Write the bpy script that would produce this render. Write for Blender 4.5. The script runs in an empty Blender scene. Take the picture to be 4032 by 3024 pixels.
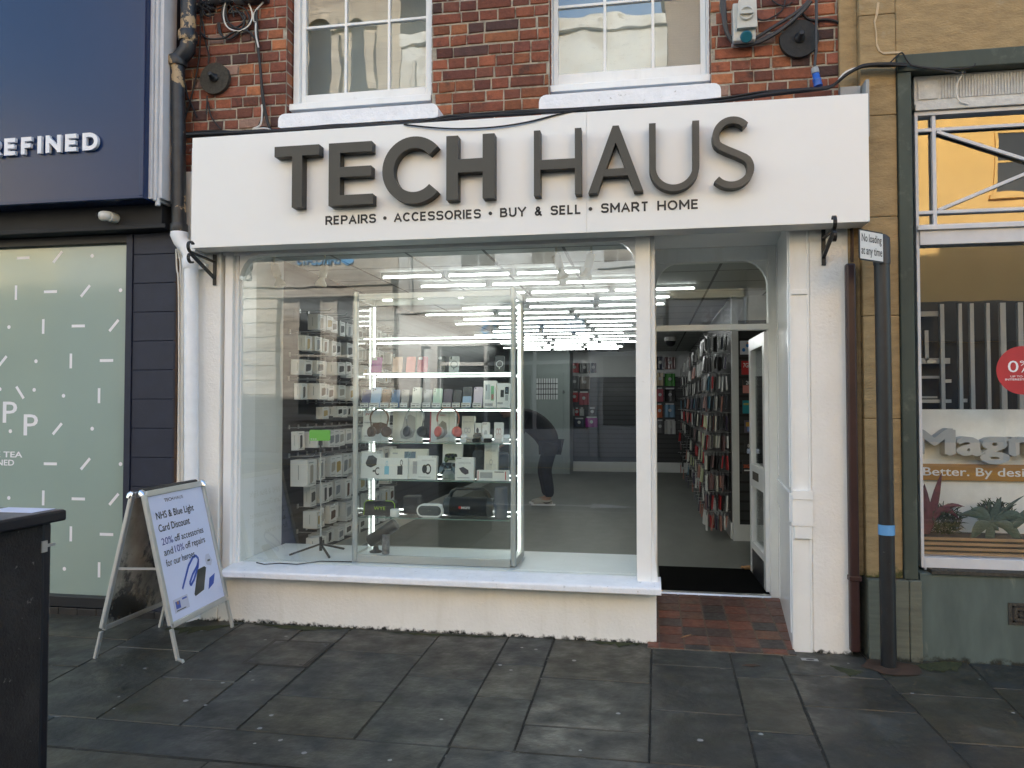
import bpy, bmesh, math, random
from mathutils import Vector, Matrix
random.seed(7)
S = bpy.context.scene
COL = S.collection

# ---------------------------------------------------------------- camera
F, CX, CY, D, H = 3018.0, 2016.0, 1512.0, 4.95, 1.5
YAW, PIT = math.atan(532/3018), math.atan(86/3018)
FW = Vector((-math.sin(YAW)*math.cos(PIT), math.cos(YAW)*math.cos(PIT), math.sin(PIT)))
RT = Vector((math.cos(YAW), math.sin(YAW), 0))
UP = RT.cross(FW)
cam = bpy.data.cameras.new('camera'); camo = bpy.data.objects.new('camera', cam); COL.objects.link(camo)
m = Matrix((RT, UP, -FW)).transposed().to_4x4(); m.translation = (0, -D, H)
camo.matrix_world = m
cam.sensor_width = 36; cam.lens = 36*F/4032; cam.clip_end = 600; cam.clip_start = .05
S.camera = camo

# ---------------------------------------------------------------- sky, sun, exposure
SUN_EL, SUN_AZ = math.radians(14.5), math.radians(3)
w = bpy.data.worlds.new('World'); S.world = w; w.use_nodes = True
nt = w.node_tree; bg = nt.nodes['Background']
sky = nt.nodes.new('ShaderNodeTexSky'); sky.sky_type = 'NISHITA'; sky.sun_disc = False
sky.sun_elevation = SUN_EL; sky.sun_rotation = SUN_AZ; sky.altitude = 50; sky.air_density = 1.0; sky.dust_density = 1.2; sky.ozone_density = 1.2
nt.links.new(sky.outputs[0], bg.inputs[0]); bg.inputs[1].default_value = .15
sl = bpy.data.lights.new('sun', 'SUN'); sl.energy = 3.3; sl.angle = math.radians(.5); sl.color = (1, .92, .82)
so = bpy.data.objects.new('sun', sl); COL.objects.link(so)
sd = Vector((-math.sin(SUN_AZ)*math.cos(SUN_EL), -math.cos(SUN_AZ)*math.cos(SUN_EL), -math.sin(SUN_EL)))
so.rotation_euler = sd.to_track_quat('-Z', 'Y').to_euler(); so.location = (0, 20, 30)
S.view_settings.view_transform = 'Standard'; S.view_settings.look = 'None'
S.view_settings.exposure = 2.27; S.view_settings.gamma = 1
S.cycles.max_bounces = 10; S.cycles.transparent_max_bounces = 24
S.cycles.sample_clamp_indirect = 6; S.cycles.caustics_reflective = False; S.cycles.caustics_refractive = False

# ---------------------------------------------------------------- geometry helpers
def ray(u, v): return FW + RT*((u-CX)/F) - UP*((v-CY)/F)
def at(u, v, Y=0):
    r = ray(u, v); t = (Y+D)/r.y; return Vector((t*r.x, Y, H+t*r.z))
def atz(u, v, Z=0):
    r = ray(u, v); t = (Z-H)/r.z; return Vector((t*r.x, -D+t*r.y, Z))
def atx(u, v, X):
    r = ray(u, v); t = X/r.x; return Vector((X, -D+t*r.y, H+t*r.z))
def ax(u, Y, v=1500): return at(u, v, Y).x
def az(u, v, Y): return at(u, v, Y).z

class MB:
    def __init__(s): s.v = []; s.f = []; s.m = []; s.s = []; s.c = []
    def add(s, vs, fs, m=0, smooth=False, col=None):
        o = len(s.v); s.v += [tuple(p) for p in vs]
        for f in fs: s.f.append([i+o for i in f]); s.m.append(m); s.s.append(smooth); s.c.append(col)
        return s
    def box(s, x0, x1, y0, y1, z0, z1, m=0, col=None):
        x0, x1 = min(x0, x1), max(x0, x1); y0, y1 = min(y0, y1), max(y0, y1); z0, z1 = min(z0, z1), max(z0, z1)
        v = [(x, y, z) for z in (z0, z1) for y in (y0, y1) for x in (x0, x1)]
        return s.add(v, [(0,2,3,1),(4,5,7,6),(0,1,5,4),(2,6,7,3),(0,4,6,2),(1,3,7,5)], m, False, col)
    def obox(s, c, a, b, d, m=0, col=None):
        c, a, b, d = map(Vector, (c, a, b, d))
        v = [c+a*i+b*j+d*k for k in (-1,1) for j in (-1,1) for i in (-1,1)]
        f = [(0,2,3,1),(4,5,7,6),(0,1,5,4),(2,6,7,3),(0,4,6,2),(1,3,7,5)]
        if a.cross(b).dot(d) < 0: f = [q[::-1] for q in f]
        return s.add(v, f, m, False, col)
    def bar(s, p, q, w, t, m=0, up=(0, -1, 0)):
        p, q = Vector(p), Vector(q); d = q-p; n = Vector(up)
        if d.length < 1e-6: return s
        n = (n-d*(n.dot(d)/d.length_squared)).normalized()
        b = d.cross(n).normalized()
        return s.obox((p+q)/2, d/2, b*w/2, n*t/2, m)
    def quad(s, a, b, c, d, m=0, col=None): return s.add([a, b, c, d], [(0,1,2,3)], m, False, col)
    def tube(s, pts, r, n=8, m=0, caps=True):
        pts = [Vector(p) for p in pts]; k = len(pts); vs = []
        rs = r if isinstance(r, (list, tuple)) else [r]*k
        prev = None
        for i, p in enumerate(pts):
            t = (pts[min(i+1, k-1)]-pts[max(i-1, 0)])
            t = t.normalized() if t.length > 1e-9 else Vector((0,0,1))
            if prev is None:
                a = Vector((0,0,1)) if abs(t.z) < .9 else Vector((1,0,0)); n1 = t.cross(a).normalized()
            else:
                n1 = prev-t*prev.dot(t); n1 = n1.normalized() if n1.length > 1e-6 else t.orthogonal().normalized()
            prev = n1; n2 = t.cross(n1)
            for j in range(n):
                a = 2*math.pi*j/n; vs.append(p+(n1*math.cos(a)+n2*math.sin(a))*rs[i])
        fs = [(i*n+j, i*n+(j+1) % n, (i+1)*n+(j+1) % n, (i+1)*n+j) for i in range(k-1) for j in range(n)]
        s.add(vs, fs, m, True)
        if caps: s.add(vs[:n], [tuple(range(n))[::-1]], m); s.add(vs[-n:], [tuple(range(n))], m)
        return s
    def lathe(s, prof, c, axis=(0,0,1), n=20, m=0):
        c = Vector(c); a = Vector(axis).normalized(); e = a.orthogonal().normalized(); g = a.cross(e); vs = []
        for (r, h) in prof:
            for j in range(n):
                t = 2*math.pi*j/n; vs.append(c+a*h+(e*math.cos(t)+g*math.sin(t))*max(r, 1e-4))
        k = len(prof)
        s.add(vs, [(i*n+j, i*n+(j+1) % n, (i+1)*n+(j+1) % n, (i+1)*n+j) for i in range(k-1) for j in range(n)], m, True)
        s.add(vs[:n], [tuple(range(n))[::-1]], m); s.add(vs[-n:], [tuple(range(n))], m)
        return s
    def prism(s, poly, o, ux, uy, d, m=0, ms=None, col=None):
        o, ux, uy, d = map(Vector, (o, ux, uy, d)); n = len(poly)
        ar = sum(poly[i][0]*poly[(i+1) % n][1]-poly[(i+1) % n][0]*poly[i][1] for i in range(n))
        if ar*ux.cross(uy).dot(d) > 0: poly = poly[::-1]
        A = [o+ux*p[0]+uy*p[1] for p in poly]; B = [p+d for p in A]
        # A cap faces away from d
        s.add(A, [tuple(range(n))], m, False, col); s.add(B, [tuple(range(n))[::-1]], m, False, col)
        s.add(A+B, [(i, n+i, n+(i+1) % n, (i+1) % n) for i in range(n)], m if ms is None else ms, False, col)
        return s
    def mesh(s, name, mats, org=Vector((0,0,0))):
        me = bpy.data.meshes.new(name)
        me.from_pydata([tuple(Vector(p)-org) for p in s.v], [], s.f)
        for t in ([mats] if isinstance(mats, (str, bpy.types.Material)) else mats): me.materials.append(M[t] if isinstance(t, str) else t)
        me.polygons.foreach_set('material_index', s.m); me.polygons.foreach_set('use_smooth', s.s)
        if any(c is not None for c in s.c):
            a = me.attributes.new('col', 'FLOAT_COLOR', 'FACE')
            for i, c in enumerate(s.c):
                c = c if c is not None else (1, 1, 1); a.data[i].color = (c[0], c[1], c[2], 1)
        me.update(); return me
    def build(s, name, mats, parent=None, bevel=0, local=False, fix=False):
        if not isinstance(mats, (list, tuple)): mats = [mats]
        if parent is not None: org = Vector((0,0,0)) if local else W[parent.name]
        elif local: org = Vector((0,0,0))
        else:
            xs = [p[0] for p in s.v]; ys = [p[1] for p in s.v]; zs = [p[2] for p in s.v]
            org = Vector(((min(xs)+max(xs))/2, (min(ys)+max(ys))/2, min(zs)))
        o = bpy.data.objects.new(name, s.mesh(name, mats, org)); COL.objects.link(o)
        if fix:
            bm = bmesh.new(); bm.from_mesh(o.data); bmesh.ops.recalc_face_normals(bm, faces=bm.faces); bm.to_mesh(o.data); bm.free()
        if parent is not None: o.parent = parent; W[o.name] = W[parent.name]
        else: o.location = org; W[o.name] = org
        if bevel:
            b = o.modifiers.new('bevel', 'BEVEL'); b.width = bevel; b.segments = 2; b.limit_method = 'ANGLE'; b.angle_limit = math.radians(40)
        return o
W = {}
def tag(o, label=None, cat=None, group=None, kind=None):
    if label: o['label'] = label
    if cat: o['category'] = cat
    if group: o['group'] = group
    if kind: o['kind'] = kind
    return o
def thing(name, loc, label, cat, group=None, rz=0):
    o = bpy.data.objects.new(name, None); COL.objects.link(o); o.empty_display_size = .1
    o.location = loc; o.rotation_euler = (0, 0, rz); W[o.name] = Vector(loc); return tag(o, label, cat, group)
def struct(mb, name, mats, **k): return tag(mb.build(name, mats, **k), kind='structure')
def dup(root, loc, rz, label, group=None):
    r = root.copy(); COL.objects.link(r); r.location = loc; r.rotation_euler = (0, 0, rz); r['label'] = label; W[r.name] = Vector(loc)
    if group: r['group'] = group
    for ch in [o for o in root.children]:
        c = ch.copy(); COL.objects.link(c); c.parent = r
        for g in [o for o in ch.children]:
            d = g.copy(); COL.objects.link(d); d.parent = c
    return r
ORD = ['first','second','third','fourth','fifth','sixth','seventh','eighth','ninth','tenth','eleventh','twelfth','thirteenth','fourteenth','fifteenth','sixteenth','seventeenth','eighteenth','nineteenth','twentieth']

_tc = {}
def glyphs(body, bold=0.0, sp=1.0):
    key = (body, bold, sp)
    if key in _tc: return _tc[key]
    c = bpy.data.curves.new('text', 'FONT'); c.body = body; c.space_character = sp; c.resolution_u = 3
    o = bpy.data.objects.new('text', c); COL.objects.link(o); bpy.context.view_layer.update()
    me = bpy.data.meshes.new_from_object(o.evaluated_get(bpy.context.evaluated_depsgraph_get()))
    vs = [(v.co.x, v.co.y) for v in me.vertices]; fs = [tuple(p.vertices) for p in me.polygons]
    ed = {}
    for f in fs:
        for i in range(len(f)):
            e = (f[i], f[(i+1) % len(f)]); k = (min(e), max(e)); ed[k] = None if k in ed else e
    bpy.data.objects.remove(o); bpy.data.curves.remove(c); bpy.data.meshes.remove(me)
    _tc[key] = (vs, fs, [e for e in ed.values() if e]); return _tc[key]
def text(mb, body, o, ux, uy, w=None, h=None, bold=0.0, d=0.0, m=0, sp=1.0, align='L', ms=None):
    # lettering in the plane o + ux*a + uy*b; w fits the width, h the height; d = raised depth along ux x uy; bold = stroke widening
    vs, fs, ed = glyphs(body, 0.0, sp)
    x0 = min(p[0] for p in vs); x1 = max(p[0] for p in vs); y0 = min(p[1] for p in vs); y1 = max(p[1] for p in vs)
    if w is None: kx = ky = h/(y1-y0)
    elif h is None: kx = ky = w/(x1-x0)
    else: kx = w/(x1-x0); ky = h/(y1-y0)
    sh = {'L': 0, 'C': -(x1-x0)*kx/2, 'R': -(x1-x0)*kx}[align]
    o, ux, uy = Vector(o), Vector(ux), Vector(uy); n = ux.cross(uy).normalized()
    copies = [(0, 0)] if not bold else [(-bold, 0), (bold, 0), (0, bold*.8), (0, -bold*.8)]
    for ci, (bx, by) in enumerate(copies):
        P = [o+ux*((p[0]-x0+bx)*kx+sh)+uy*((p[1]-y0+by)*ky) for p in vs]
        T = [p+n*(max(d, .0006)-.00006*ci) for p in P]
        def nrm(f):
            q, r, s = T[f[0]], T[f[1]], T[f[2]]; return (r-q).cross(s-q).dot(n)
        mb.add(T, [f if nrm(f) > 0 else f[::-1] for f in fs], m)
        if d > 0:
            k = len(P); mb.add(P+T, [(q, r, k+r, k+q) for q, r in ed], m if ms is None else ms)
    return mb
def strip(pts, t):
    n = len(pts); L_, R_ = [], []
    for i, p in enumerate(pts):
        def nr(q, r): l = math.hypot(r[0]-q[0], r[1]-q[1]) or 1; return (-(r[1]-q[1])/l, (r[0]-q[0])/l)
        if i == 0: nx_, ny_ = nr(pts[0], pts[1]); k = 1
        elif i == n-1: nx_, ny_ = nr(pts[-2], pts[-1]); k = 1
        else:
            n0, n1 = nr(pts[i-1], p), nr(p, pts[i+1]); nx_, ny_ = n0[0]+n1[0], n0[1]+n1[1]; l = math.hypot(nx_, ny_) or 1; nx_, ny_ = nx_/l, ny_/l; k = min(1/max(nx_*n0[0]+ny_*n0[1], .3), 1.42)
        L_.append((p[0]+nx_*t/2*k, p[1]+ny_*t/2*k)); R_.append((p[0]-nx_*t/2*k, p[1]-ny_*t/2*k))
    return L_+R_[::-1]
def _ac(cx, cy, rx, ry, a0, a1, n=6): return [(cx+rx*math.cos(math.radians(a0+(a1-a0)*i/n)), cy+ry*math.sin(math.radians(a0+(a1-a0)*i/n))) for i in range(n+1)]
def _rr(x0, y0, x1, y1, r): return _ac(x1-r,y1-r,r,r,0,90)+_ac(x0+r,y1-r,r,r,90,180)+_ac(x0+r,y0+r,r,r,180,270)+_ac(x1-r,y0+r,r,r,270,360)
_S = [(.74,.80)]+_ac(.55,.84,.19,.16,10,90,4)[1:]+_ac(.24,.76,.22,.24,90,190,6)+_ac(.27,.72,.24,.20,200,270,4)+_ac(.50,.26,.26,.26,90,-90,9)+_ac(.26,.17,.24,.17,270,170,4)
_P = [(0,0),(0,1),(.45,1)]+_ac(.45,.72,.28,.28,90,-90,8)+[(0,.44)]
SF = {'A': (.84, [[(0,0),(.42,1.0),(.84,0)], [(.15,.30),(.69,.30)]]), 'B': (.72, [_P[:-1]+[(0,.52)] if 0 else [(0,0),(0,1),(.42,1)]+_ac(.42,.77,.24,.23,90,-90,8)+[(.02,.54)], [(.10,.54),(.44,.54)]+_ac(.44,.27,.28,.27,90,-90,8)+[(0,0)]]),
 'C': (.80, [_ac(.44,.5,.44,.5,42,318,20)]), 'D': (.80, [[(0,.5),(0,1),(.34,1)]+_ac(.34,.5,.46,.5,90,-90,14)+[(0,0),(0,.5)]]), 'E': (.64, [[(.64,1),(0,1),(0,0),(.64,0)], [(.05,.52),(.58,.52)]]), 'F': (.60, [[(.60,1),(0,1),(0,0)], [(.05,.50),(.54,.50)]]),
 'H': (.78, [[(0,0),(0,1)], [(.78,0),(.78,1)], [(.04,.5),(.74,.5)]]), 'I': (.02, [[(.01,0),(.01,1)]]), 'L': (.60, [[(0,1),(0,0),(.60,0)]]), 'M': (.96, [[(0,0),(0,1)],[(.96,0),(.96,1)],[(.02,.97),(.48,.30),(.94,.97)]]), 'N': (.80, [[(0,0),(0,1)],[(.80,0),(.80,1)],[(.03,.94),(.77,.06)]]),
 'O': (.92, [_ac(.46,.5,.46,.5,90,450,32)]), 'P': (.73, [_P]), 'R': (.75, [_P, [(.40,.42),(.74,0)]]), 'S': (.76, [_S]), 'T': (.74, [[(0,1),(.74,1)], [(.37,.97),(.37,0)]]), 'U': (.78, [[(0,1),(0,.36)]+_ac(.39,.37,.39,.37,180,360,12)+[(.78,1)]]),
 'Y': (.80, [[(0,1),(.40,.46),(.80,1)], [(.40,.46),(.40,0)]]), 'W': (1.2, [[(0,1),(.3,0),(.6,.95),(.9,0),(1.2,1)]]), '&': (.84, [[(.84,0),(.22,.66)]+_ac(.40,.80,.21,.20,200,0,9)+[(.55,.62),(.16,.42)]+_ac(.30,.22,.27,.22,130,280,7)+[(.58,.10),(.80,.46)]])}
def caps(mb, s, o, ux, uy, w, h, t, d=.001, m=0, ms=None, gap=.40):
    o, ux, uy = Vector(o), Vector(ux), Vector(uy); n = ux.cross(uy).normalized(); tot = sum(SF[ch][0] for ch in s)+gap*(len(s)-1); k = (w-t)/tot; x = t/2; q = 0
    for ch in s:
        for pl in SF[ch][1]:
            Q = [(x+px*k, t/2+py*(h-t)) for px, py in pl]
            for e0, e1 in ((0, 1), (-1, -2)):       # free ends of upright strokes reach the full height
                vx, vy = Q[e0][0]-Q[e1][0], Q[e0][1]-Q[e1][1]; l = math.hypot(vx, vy)
                if pl[e0][1] in (0, 1, 1.0) and abs(vy) > .6*l and pl[0] != pl[-1]: f_ = t/2/abs(vy); Q[e0] = (Q[e0][0]+vx*f_, Q[e0][1]+vy*f_)
            mb.prism(strip(Q, t), o, ux, uy, n*(d-.00008*q), m, ms); q = (q+1) % 5
        x += (SF[ch][0]+gap)*k
    return mb
XR, ZU = (1, 0, 0), (0, 0, 1)

# ---------------------------------------------------------------- materials
M = {}
def _nn(t, k, **kw):
    n = t.nodes.new(k)
    for a, b in kw.items(): setattr(n, a, b)
    return n
def noise(t, scale, detail=4, rough=.6, vec=None, stretch=None):
    n = _nn(t, 'ShaderNodeTexNoise'); n.inputs['Scale'].default_value = scale; n.inputs['Detail'].default_value = detail; n.inputs['Roughness'].default_value = rough
    if vec is None:
        g = _nn(t, 'ShaderNodeNewGeometry'); vec = g.outputs['Position']
    if stretch:
        mp = _nn(t, 'ShaderNodeMapping'); mp.inputs['Scale'].default_value = stretch; t.links.new(vec, mp.inputs[0]); vec = mp.outputs[0]
    t.links.new(vec, n.inputs['Vector']); return n.outputs['Fac']
def ramp(t, f, a, b, c0=(0,0,0,1), c1=(1,1,1,1)):
    r = _nn(t, 'ShaderNodeValToRGB'); r.color_ramp.elements[0].position = a; r.color_ramp.elements[1].position = b
    r.color_ramp.elements[0].color = c0; r.color_ramp.elements[1].color = c1; t.links.new(f, r.inputs[0]); return r.outputs[0]
def mixc(t, f, a, b, mode='MIX'):
    x = _nn(t, 'ShaderNodeMix', data_type='RGBA', blend_type=mode)
    for sock, val in ((x.inputs[0], f), (x.inputs[6], a), (x.inputs[7], b)):
        if isinstance(val, (int, float)): sock.default_value = val
        elif isinstance(val, (tuple, list)): sock.default_value = (*val[:3], 1)
        else: t.links.new(val, sock)
    return x.outputs[2]
def mat(name, col, rough=.6, metal=0, var=.12, vs=5, bump=0, bs=60, attr=False, spec=.5, coat=0, stains=(), stretch=None, rvar=0, bstretch=None):
    # stains: (colour, noise scale, low, high[, z0, z1[, stretch]]) marks of their own colour; z0..z1 keeps them near a height (mould at the foot of a wall)
    mt = bpy.data.materials.new(name); mt.use_nodes = True; t = mt.node_tree; b = t.nodes['Principled BSDF']; L = t.links
    if attr:
        a = _nn(t, 'ShaderNodeAttribute', attribute_name='col'); c = a.outputs['Color']
        if col: c = mixc(t, 1.0, c, col, 'MULTIPLY')
    else:
        r_ = _nn(t, 'ShaderNodeRGB'); r_.outputs[0].default_value = (*col, 1); c = r_.outputs[0]
    if var:
        f = ramp(t, noise(t, vs, stretch=stretch), .3, .7, (1-var,)*3+(1,), (1+var,)*3+(1,)); c = mixc(t, 1.0, c, f, 'MULTIPLY')
    for st in stains:
        sc, ss, lo, hi = st[:4]
        f = ramp(t, noise(t, ss, 6, .65, stretch=st[6] if len(st) > 6 else None), lo, hi)
        if len(st) > 4 and st[4] is not None:
            g = _nn(t, 'ShaderNodeNewGeometry'); sx = _nn(t, 'ShaderNodeSeparateXYZ'); L.new(g.outputs['Position'], sx.inputs[0])
            mr = _nn(t, 'ShaderNodeMapRange'); mr.inputs[1].default_value = st[4]; mr.inputs[2].default_value = st[5]; mr.inputs[3].default_value = 1; mr.inputs[4].default_value = 0
            L.new(sx.outputs[2], mr.inputs[0])
            ad = _nn(t, 'ShaderNodeMath', operation='MULTIPLY'); L.new(mr.outputs[0], ad.inputs[0])
            rg = _nn(t, 'ShaderNodeMath', operation='ADD'); L.new(f, rg.inputs[0]); L.new(mr.outputs[0], rg.inputs[1])
            L.new(rg.outputs[0], ad.inputs[1])
            sm = ramp(t, ad.outputs[0], .35, .75); f = sm
        c = mixc(t, f, c, sc)
    L.new(c, b.inputs['Base Color']); b.inputs['Roughness'].default_value = rough; b.inputs['Metallic'].default_value = metal
    if rvar:
        f = ramp(t, noise(t, vs*1.7), .35, .7, (max(rough-rvar, .02),)*3+(1,), (min(rough+rvar, 1),)*3+(1,)); L.new(f, b.inputs['Roughness'])
    b.inputs['Specular IOR Level'].default_value = spec; b.inputs['Coat Weight'].default_value = coat; b.inputs['Coat Roughness'].default_value = .03
    if bump:
        bp = _nn(t, 'ShaderNodeBump'); bp.inputs['Strength'].default_value = 1; bp.inputs['Distance'].default_value = bump
        L.new(noise(t, bs, 5, .6, stretch=bstretch), bp.inputs['Height']); L.new(bp.outputs[0], b.inputs['Normal'])
    M[name] = mt; return mt
def emit(name, col, s):
    mt = bpy.data.materials.new(name); mt.use_nodes = True; t = mt.node_tree; b = t.nodes['Principled BSDF']
    b.inputs['Base Color'].default_value = (.8, .8, .8, 1); b.inputs['Emission Color'].default_value = (*col, 1); b.inputs['Emission Strength'].default_value = s; M[name] = mt
def glass(name, tint=(.93, .97, .95), ior=1.8, rough=0.0, wav=0):
    mt = bpy.data.materials.new(name); mt.use_nodes = True; t = mt.node_tree; t.nodes.remove(t.nodes['Principled BSDF'])
    out = t.nodes['Material Output']; tr = _nn(t, 'ShaderNodeBsdfTransparent'); tr.inputs[0].default_value = (*tint, 1)
    gl = _nn(t, 'ShaderNodeBsdfGlossy'); gl.inputs['Roughness'].default_value = rough; gl.inputs[0].default_value = (1, 1, 1, 1)
    fr = _nn(t, 'ShaderNodeFresnel'); fr.inputs[0].default_value = ior
    g = _nn(t, 'ShaderNodeNewGeometry')
    # the same reflectance from either side of the pane
    dt = _nn(t, 'ShaderNodeVectorMath', operation='DOT_PRODUCT'); t.links.new(g.outputs['Incoming'], dt.inputs[0]); t.links.new(g.outputs['Normal'], dt.inputs[1])
    ab = _nn(t, 'ShaderNodeMath', operation='ABSOLUTE'); t.links.new(dt.outputs['Value'], ab.inputs[0])
    om = _nn(t, 'ShaderNodeMath', operation='SUBTRACT'); om.inputs[0].default_value = 1; t.links.new(ab.outputs[0], om.inputs[1])
    pw = _nn(t, 'ShaderNodeMath', operation='POWER'); pw.inputs[1].default_value = 5; t.links.new(om.outputs[0], pw.inputs[0])
    r0 = ((ior-1)/(ior+1))**2
    ma = _nn(t, 'ShaderNodeMath', operation='MULTIPLY_ADD'); ma.inputs[1].default_value = 1-r0; ma.inputs[2].default_value = r0; t.links.new(pw.outputs[0], ma.inputs[0])
    t.nodes.remove(fr)
    if wav:
        bp = _nn(t, 'ShaderNodeBump'); bp.inputs['Distance'].default_value = wav; t.links.new(noise(t, 2.2, 2, .5), bp.inputs['Height']); t.links.new(bp.outputs[0], gl.inputs['Normal'])
    mx = _nn(t, 'ShaderNodeMixShader'); t.links.new(ma.outputs[0], mx.inputs[0]); t.links.new(tr.outputs[0], mx.inputs[1]); t.links.new(gl.outputs[0], mx.inputs[2])
    t.links.new(mx.outputs[0], out.inputs[0]); M[name] = mt
BLK = (.012, .014, .01)
mat('white_render', (.84, .83, .80), .75, var=.045, vs=3, bump=.004, bs=45, stains=((BLK, 22, .42, .64, -.02, .055), ((.5, .47, .40), 14, .66, .86), ((.76,.745,.70), 1, .52, .80, None, None, (7,7,.8)), ((.30,.29,.26), 90, .72, .75)))
mat('white_paint', (.84, .84, .82), .45, var=.03, vs=6, bump=.0012, bs=30, stains=(((.55, .52, .45), 11, .66, .82), ((.74,.735,.70), 1, .54, .82, None, None, (8,8,.9))))
mat('white_gloss', (.83, .83, .83), .22, var=.02, vs=4, bump=.0006, bs=22)
mat('sill_paint', (.86, .87, .90), .5, var=.05, vs=14, bump=.004, bs=50, stains=(((.5, .5, .5), 30, .64, .72),))
mat('sign_white', (.83, .83, .82), .38, var=.012, vs=2)
mat('letter_grey', (.046, .044, .037), .42, var=.08, vs=5, spec=.4)
mat('letter_side_shade', (.022, .021, .018), .5, var=.2, vs=9)  # darker copy of the letter grey: side shading put into the colour
mat('ink', (.012, .012, .014), .5, var=0)
mat('black_iron', (.012, .012, .013), .5, var=.2, vs=20, bump=.001)
mat('brick', None, .85, var=.22, vs=30, bump=.006, bs=55, attr=True, stains=(((.035, .025, .02), 7, .60, .78), ((.42, .36, .28), 16, .68, .76)))
mat('mortar', (.40, .36, .29), .95, var=.25, vs=20, bump=.008, bs=80, stains=(((.10, .09, .07), 9, .52, .7),))
mat('plain_brick', (.30, .10, .055), .9, var=.3, vs=14)
mat('roof_slate', (.07, .075, .085), .7, var=.2)
mat('navy_sign', (.004, .022, .085), .24, var=.06, vs=1.2, spec=.35)
mat('navy_wall', (.011, .015, .034), .6, var=.15, vs=9, bump=.002, bs=25)
mat('navy_black', (.008, .009, .013), .5, var=.2)
mat('navy_grey', (.010, .011, .015), .7, var=.2, vs=3)
mat('film_green', (.30, .385, .345), .10, var=.03, vs=.8, spec=.75)
mat('vinyl_white', (.80, .80, .84), .5, var=0)
mat('plinth_tile', (.022, .02, .02), .4, var=.3, vs=10)
mat('sandstone', (.355, .25, .125), .9, var=.18, vs=9, bump=.006, bs=45, stretch=(1, 1, 2.6), bstretch=(1, 1, 2.2), stains=(((.19, .115, .05), 4, .55, .8, None, None, (.8, .8, 3)), ((.40, .33, .21), 8, .60, .8), ((.07, .075, .02), 12, .5, .7, .42, .62)))
mat('stone_scar', (.55, .42, .27), .95, var=.2)
mat('slate_trim', (.052, .064, .050), .7, var=.18, vs=5, stretch=(1, 1, .4), stains=(((.13, .145, .115), 6, .58, .75),))
mat('slate_panel', (.085, .112, .104), .6, var=.22, vs=4, stretch=(2, 2, .5), stains=(((.21, .22, .19), 7, .62, .78, None, None, (2, 2, .4)), (BLK, 18, .42, .62, -.03, .07)))
mat('stone_block', (.125, .13, .10), .8, var=.2, vs=6, bump=.003, bs=40, stretch=(.5, .5, 6), stains=((BLK, 16, .42, .6, -.03, .06),))
mat('pale_frame', (.60, .60, .62), .5, var=.06, vs=8, bump=.001)
mat('pale_stone', (.58, .57, .54), .8, var=.12, vs=20, bump=.003, bs=70)
mat('paving', (.86,.85,.76), .54, var=.34, vs=3.4, bump=.004, bs=26, attr=True, rvar=.2, stains=(((.020, .020, .013), 1.6, .48, .72), ((.105, .10, .085), 3.6, .58, .80), ((.030,.034,.012), 2.1, .60, .78), ((.16,.155,.14), 34, .70, .76)))
mat('moss', (.036, .042, .012), .95, var=.4, vs=20, bump=.006, bs=60)
mat('joint', (.028, .026, .020), .95, var=.55, vs=25, bump=.01, bs=60, stains=(((.24, .23, .20), 9, .60, .70),))
mat('gum', (.33, .325, .31), .8, var=.2, vs=40)
mat('asphalt', (.045, .046, .05), .85, var=.2, vs=9, bump=.004, bs=120)
mat('road_white', (.6, .6, .58), .8); mat('road_yellow', (.6, .42, .06), .8)
mat('kerb_stone', (.22, .22, .21), .8)
mat('quarry_tile', None, .45, var=.25, vs=18, bump=.0015, bs=40, attr=True, rvar=.12, stains=(((.02, .017, .014), 5, .52, .8),))
mat('grout', (.17, .14, .11), .95, var=.3, vs=30)
mat('aluminium', (.60, .60, .59), .34, metal=.9, var=.04)
mat('alu_dull', (.50, .51, .50), .42, metal=.6, var=.05)
mat('chrome', (.75, .76, .78), .1, metal=1, var=0)
mat('poster_white', (.66, .70, .90), .28, var=.03, vs=3)
mat('poster_back', (.28, .27, .23), .22, var=.5, vs=4, stains=(((.03, .03, .03), 2.6, .52, .58),))
mat('cast_iron_black', (.020, .022, .027), .42, var=.4, vs=12, bump=.004, bs=25, stains=(((.40, .28, .15), 6, .57, .60),))
mat('pipe_white', (.80, .82, .86), .38, var=.05, vs=10, bump=.002, bs=25)
mat('pipe_brown', (.038, .016, .016), .4, var=.2, vs=9)
mat('rust_brown', (.06, .032, .018), .85, var=.4, vs=12)
mat('rusty_plate', (.052, .046, .036), .9, var=.4, vs=60, bump=.003, bs=160)
mat('black_plate', (.022, .022, .022), .75, var=.3, vs=40, bump=.004, bs=130)
mat('cable_black', (.010, .010, .011), .55, var=.1); mat('cable_grey', (.035, .036, .04), .5); mat('cable_white', (.68, .66, .62), .5, var=.1)
mat('grey_plastic', (.52, .52, .48), .45, var=.08, vs=20); mat('grey_box', (.30, .31, .31), .5, var=.1)
mat('plug_blue', (.02, .10, .42), .4); mat('teal', (.01, .12, .17), .4)
mat('cctv_white', (.72, .72, .69), .35, var=.05)
mat('post_black', (.012, .013, .015), .42, var=.25, vs=16, bump=.0012, bs=60, stains=(((.09, .08, .075), 40, .66, .72),))
mat('tape_blue', (.12, .32, .60), .6); mat('sign_plate', (.74, .74, .72), .35, var=.04, vs=20, stains=(((.3, .28, .2), 30, .68, .74),))
mat('cabinet_black', (.013, .012, .0125), .8, var=.3, vs=20, bump=.006, bs=110, stains=(((.16, .15, .14), 38, .67, .70), ((.035,.033,.032), 3, .5, .7)))
mat('cabinet_top', (.14, .13, .12), .8, var=.35, vs=6)
mat('cabinet_trim', (.008, .009, .014), .4)
mat('floor_grey', (.145, .152, .138), .5, var=.18, vs=2.4, stretch=(1, .35, 1), bump=.0008)
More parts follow.
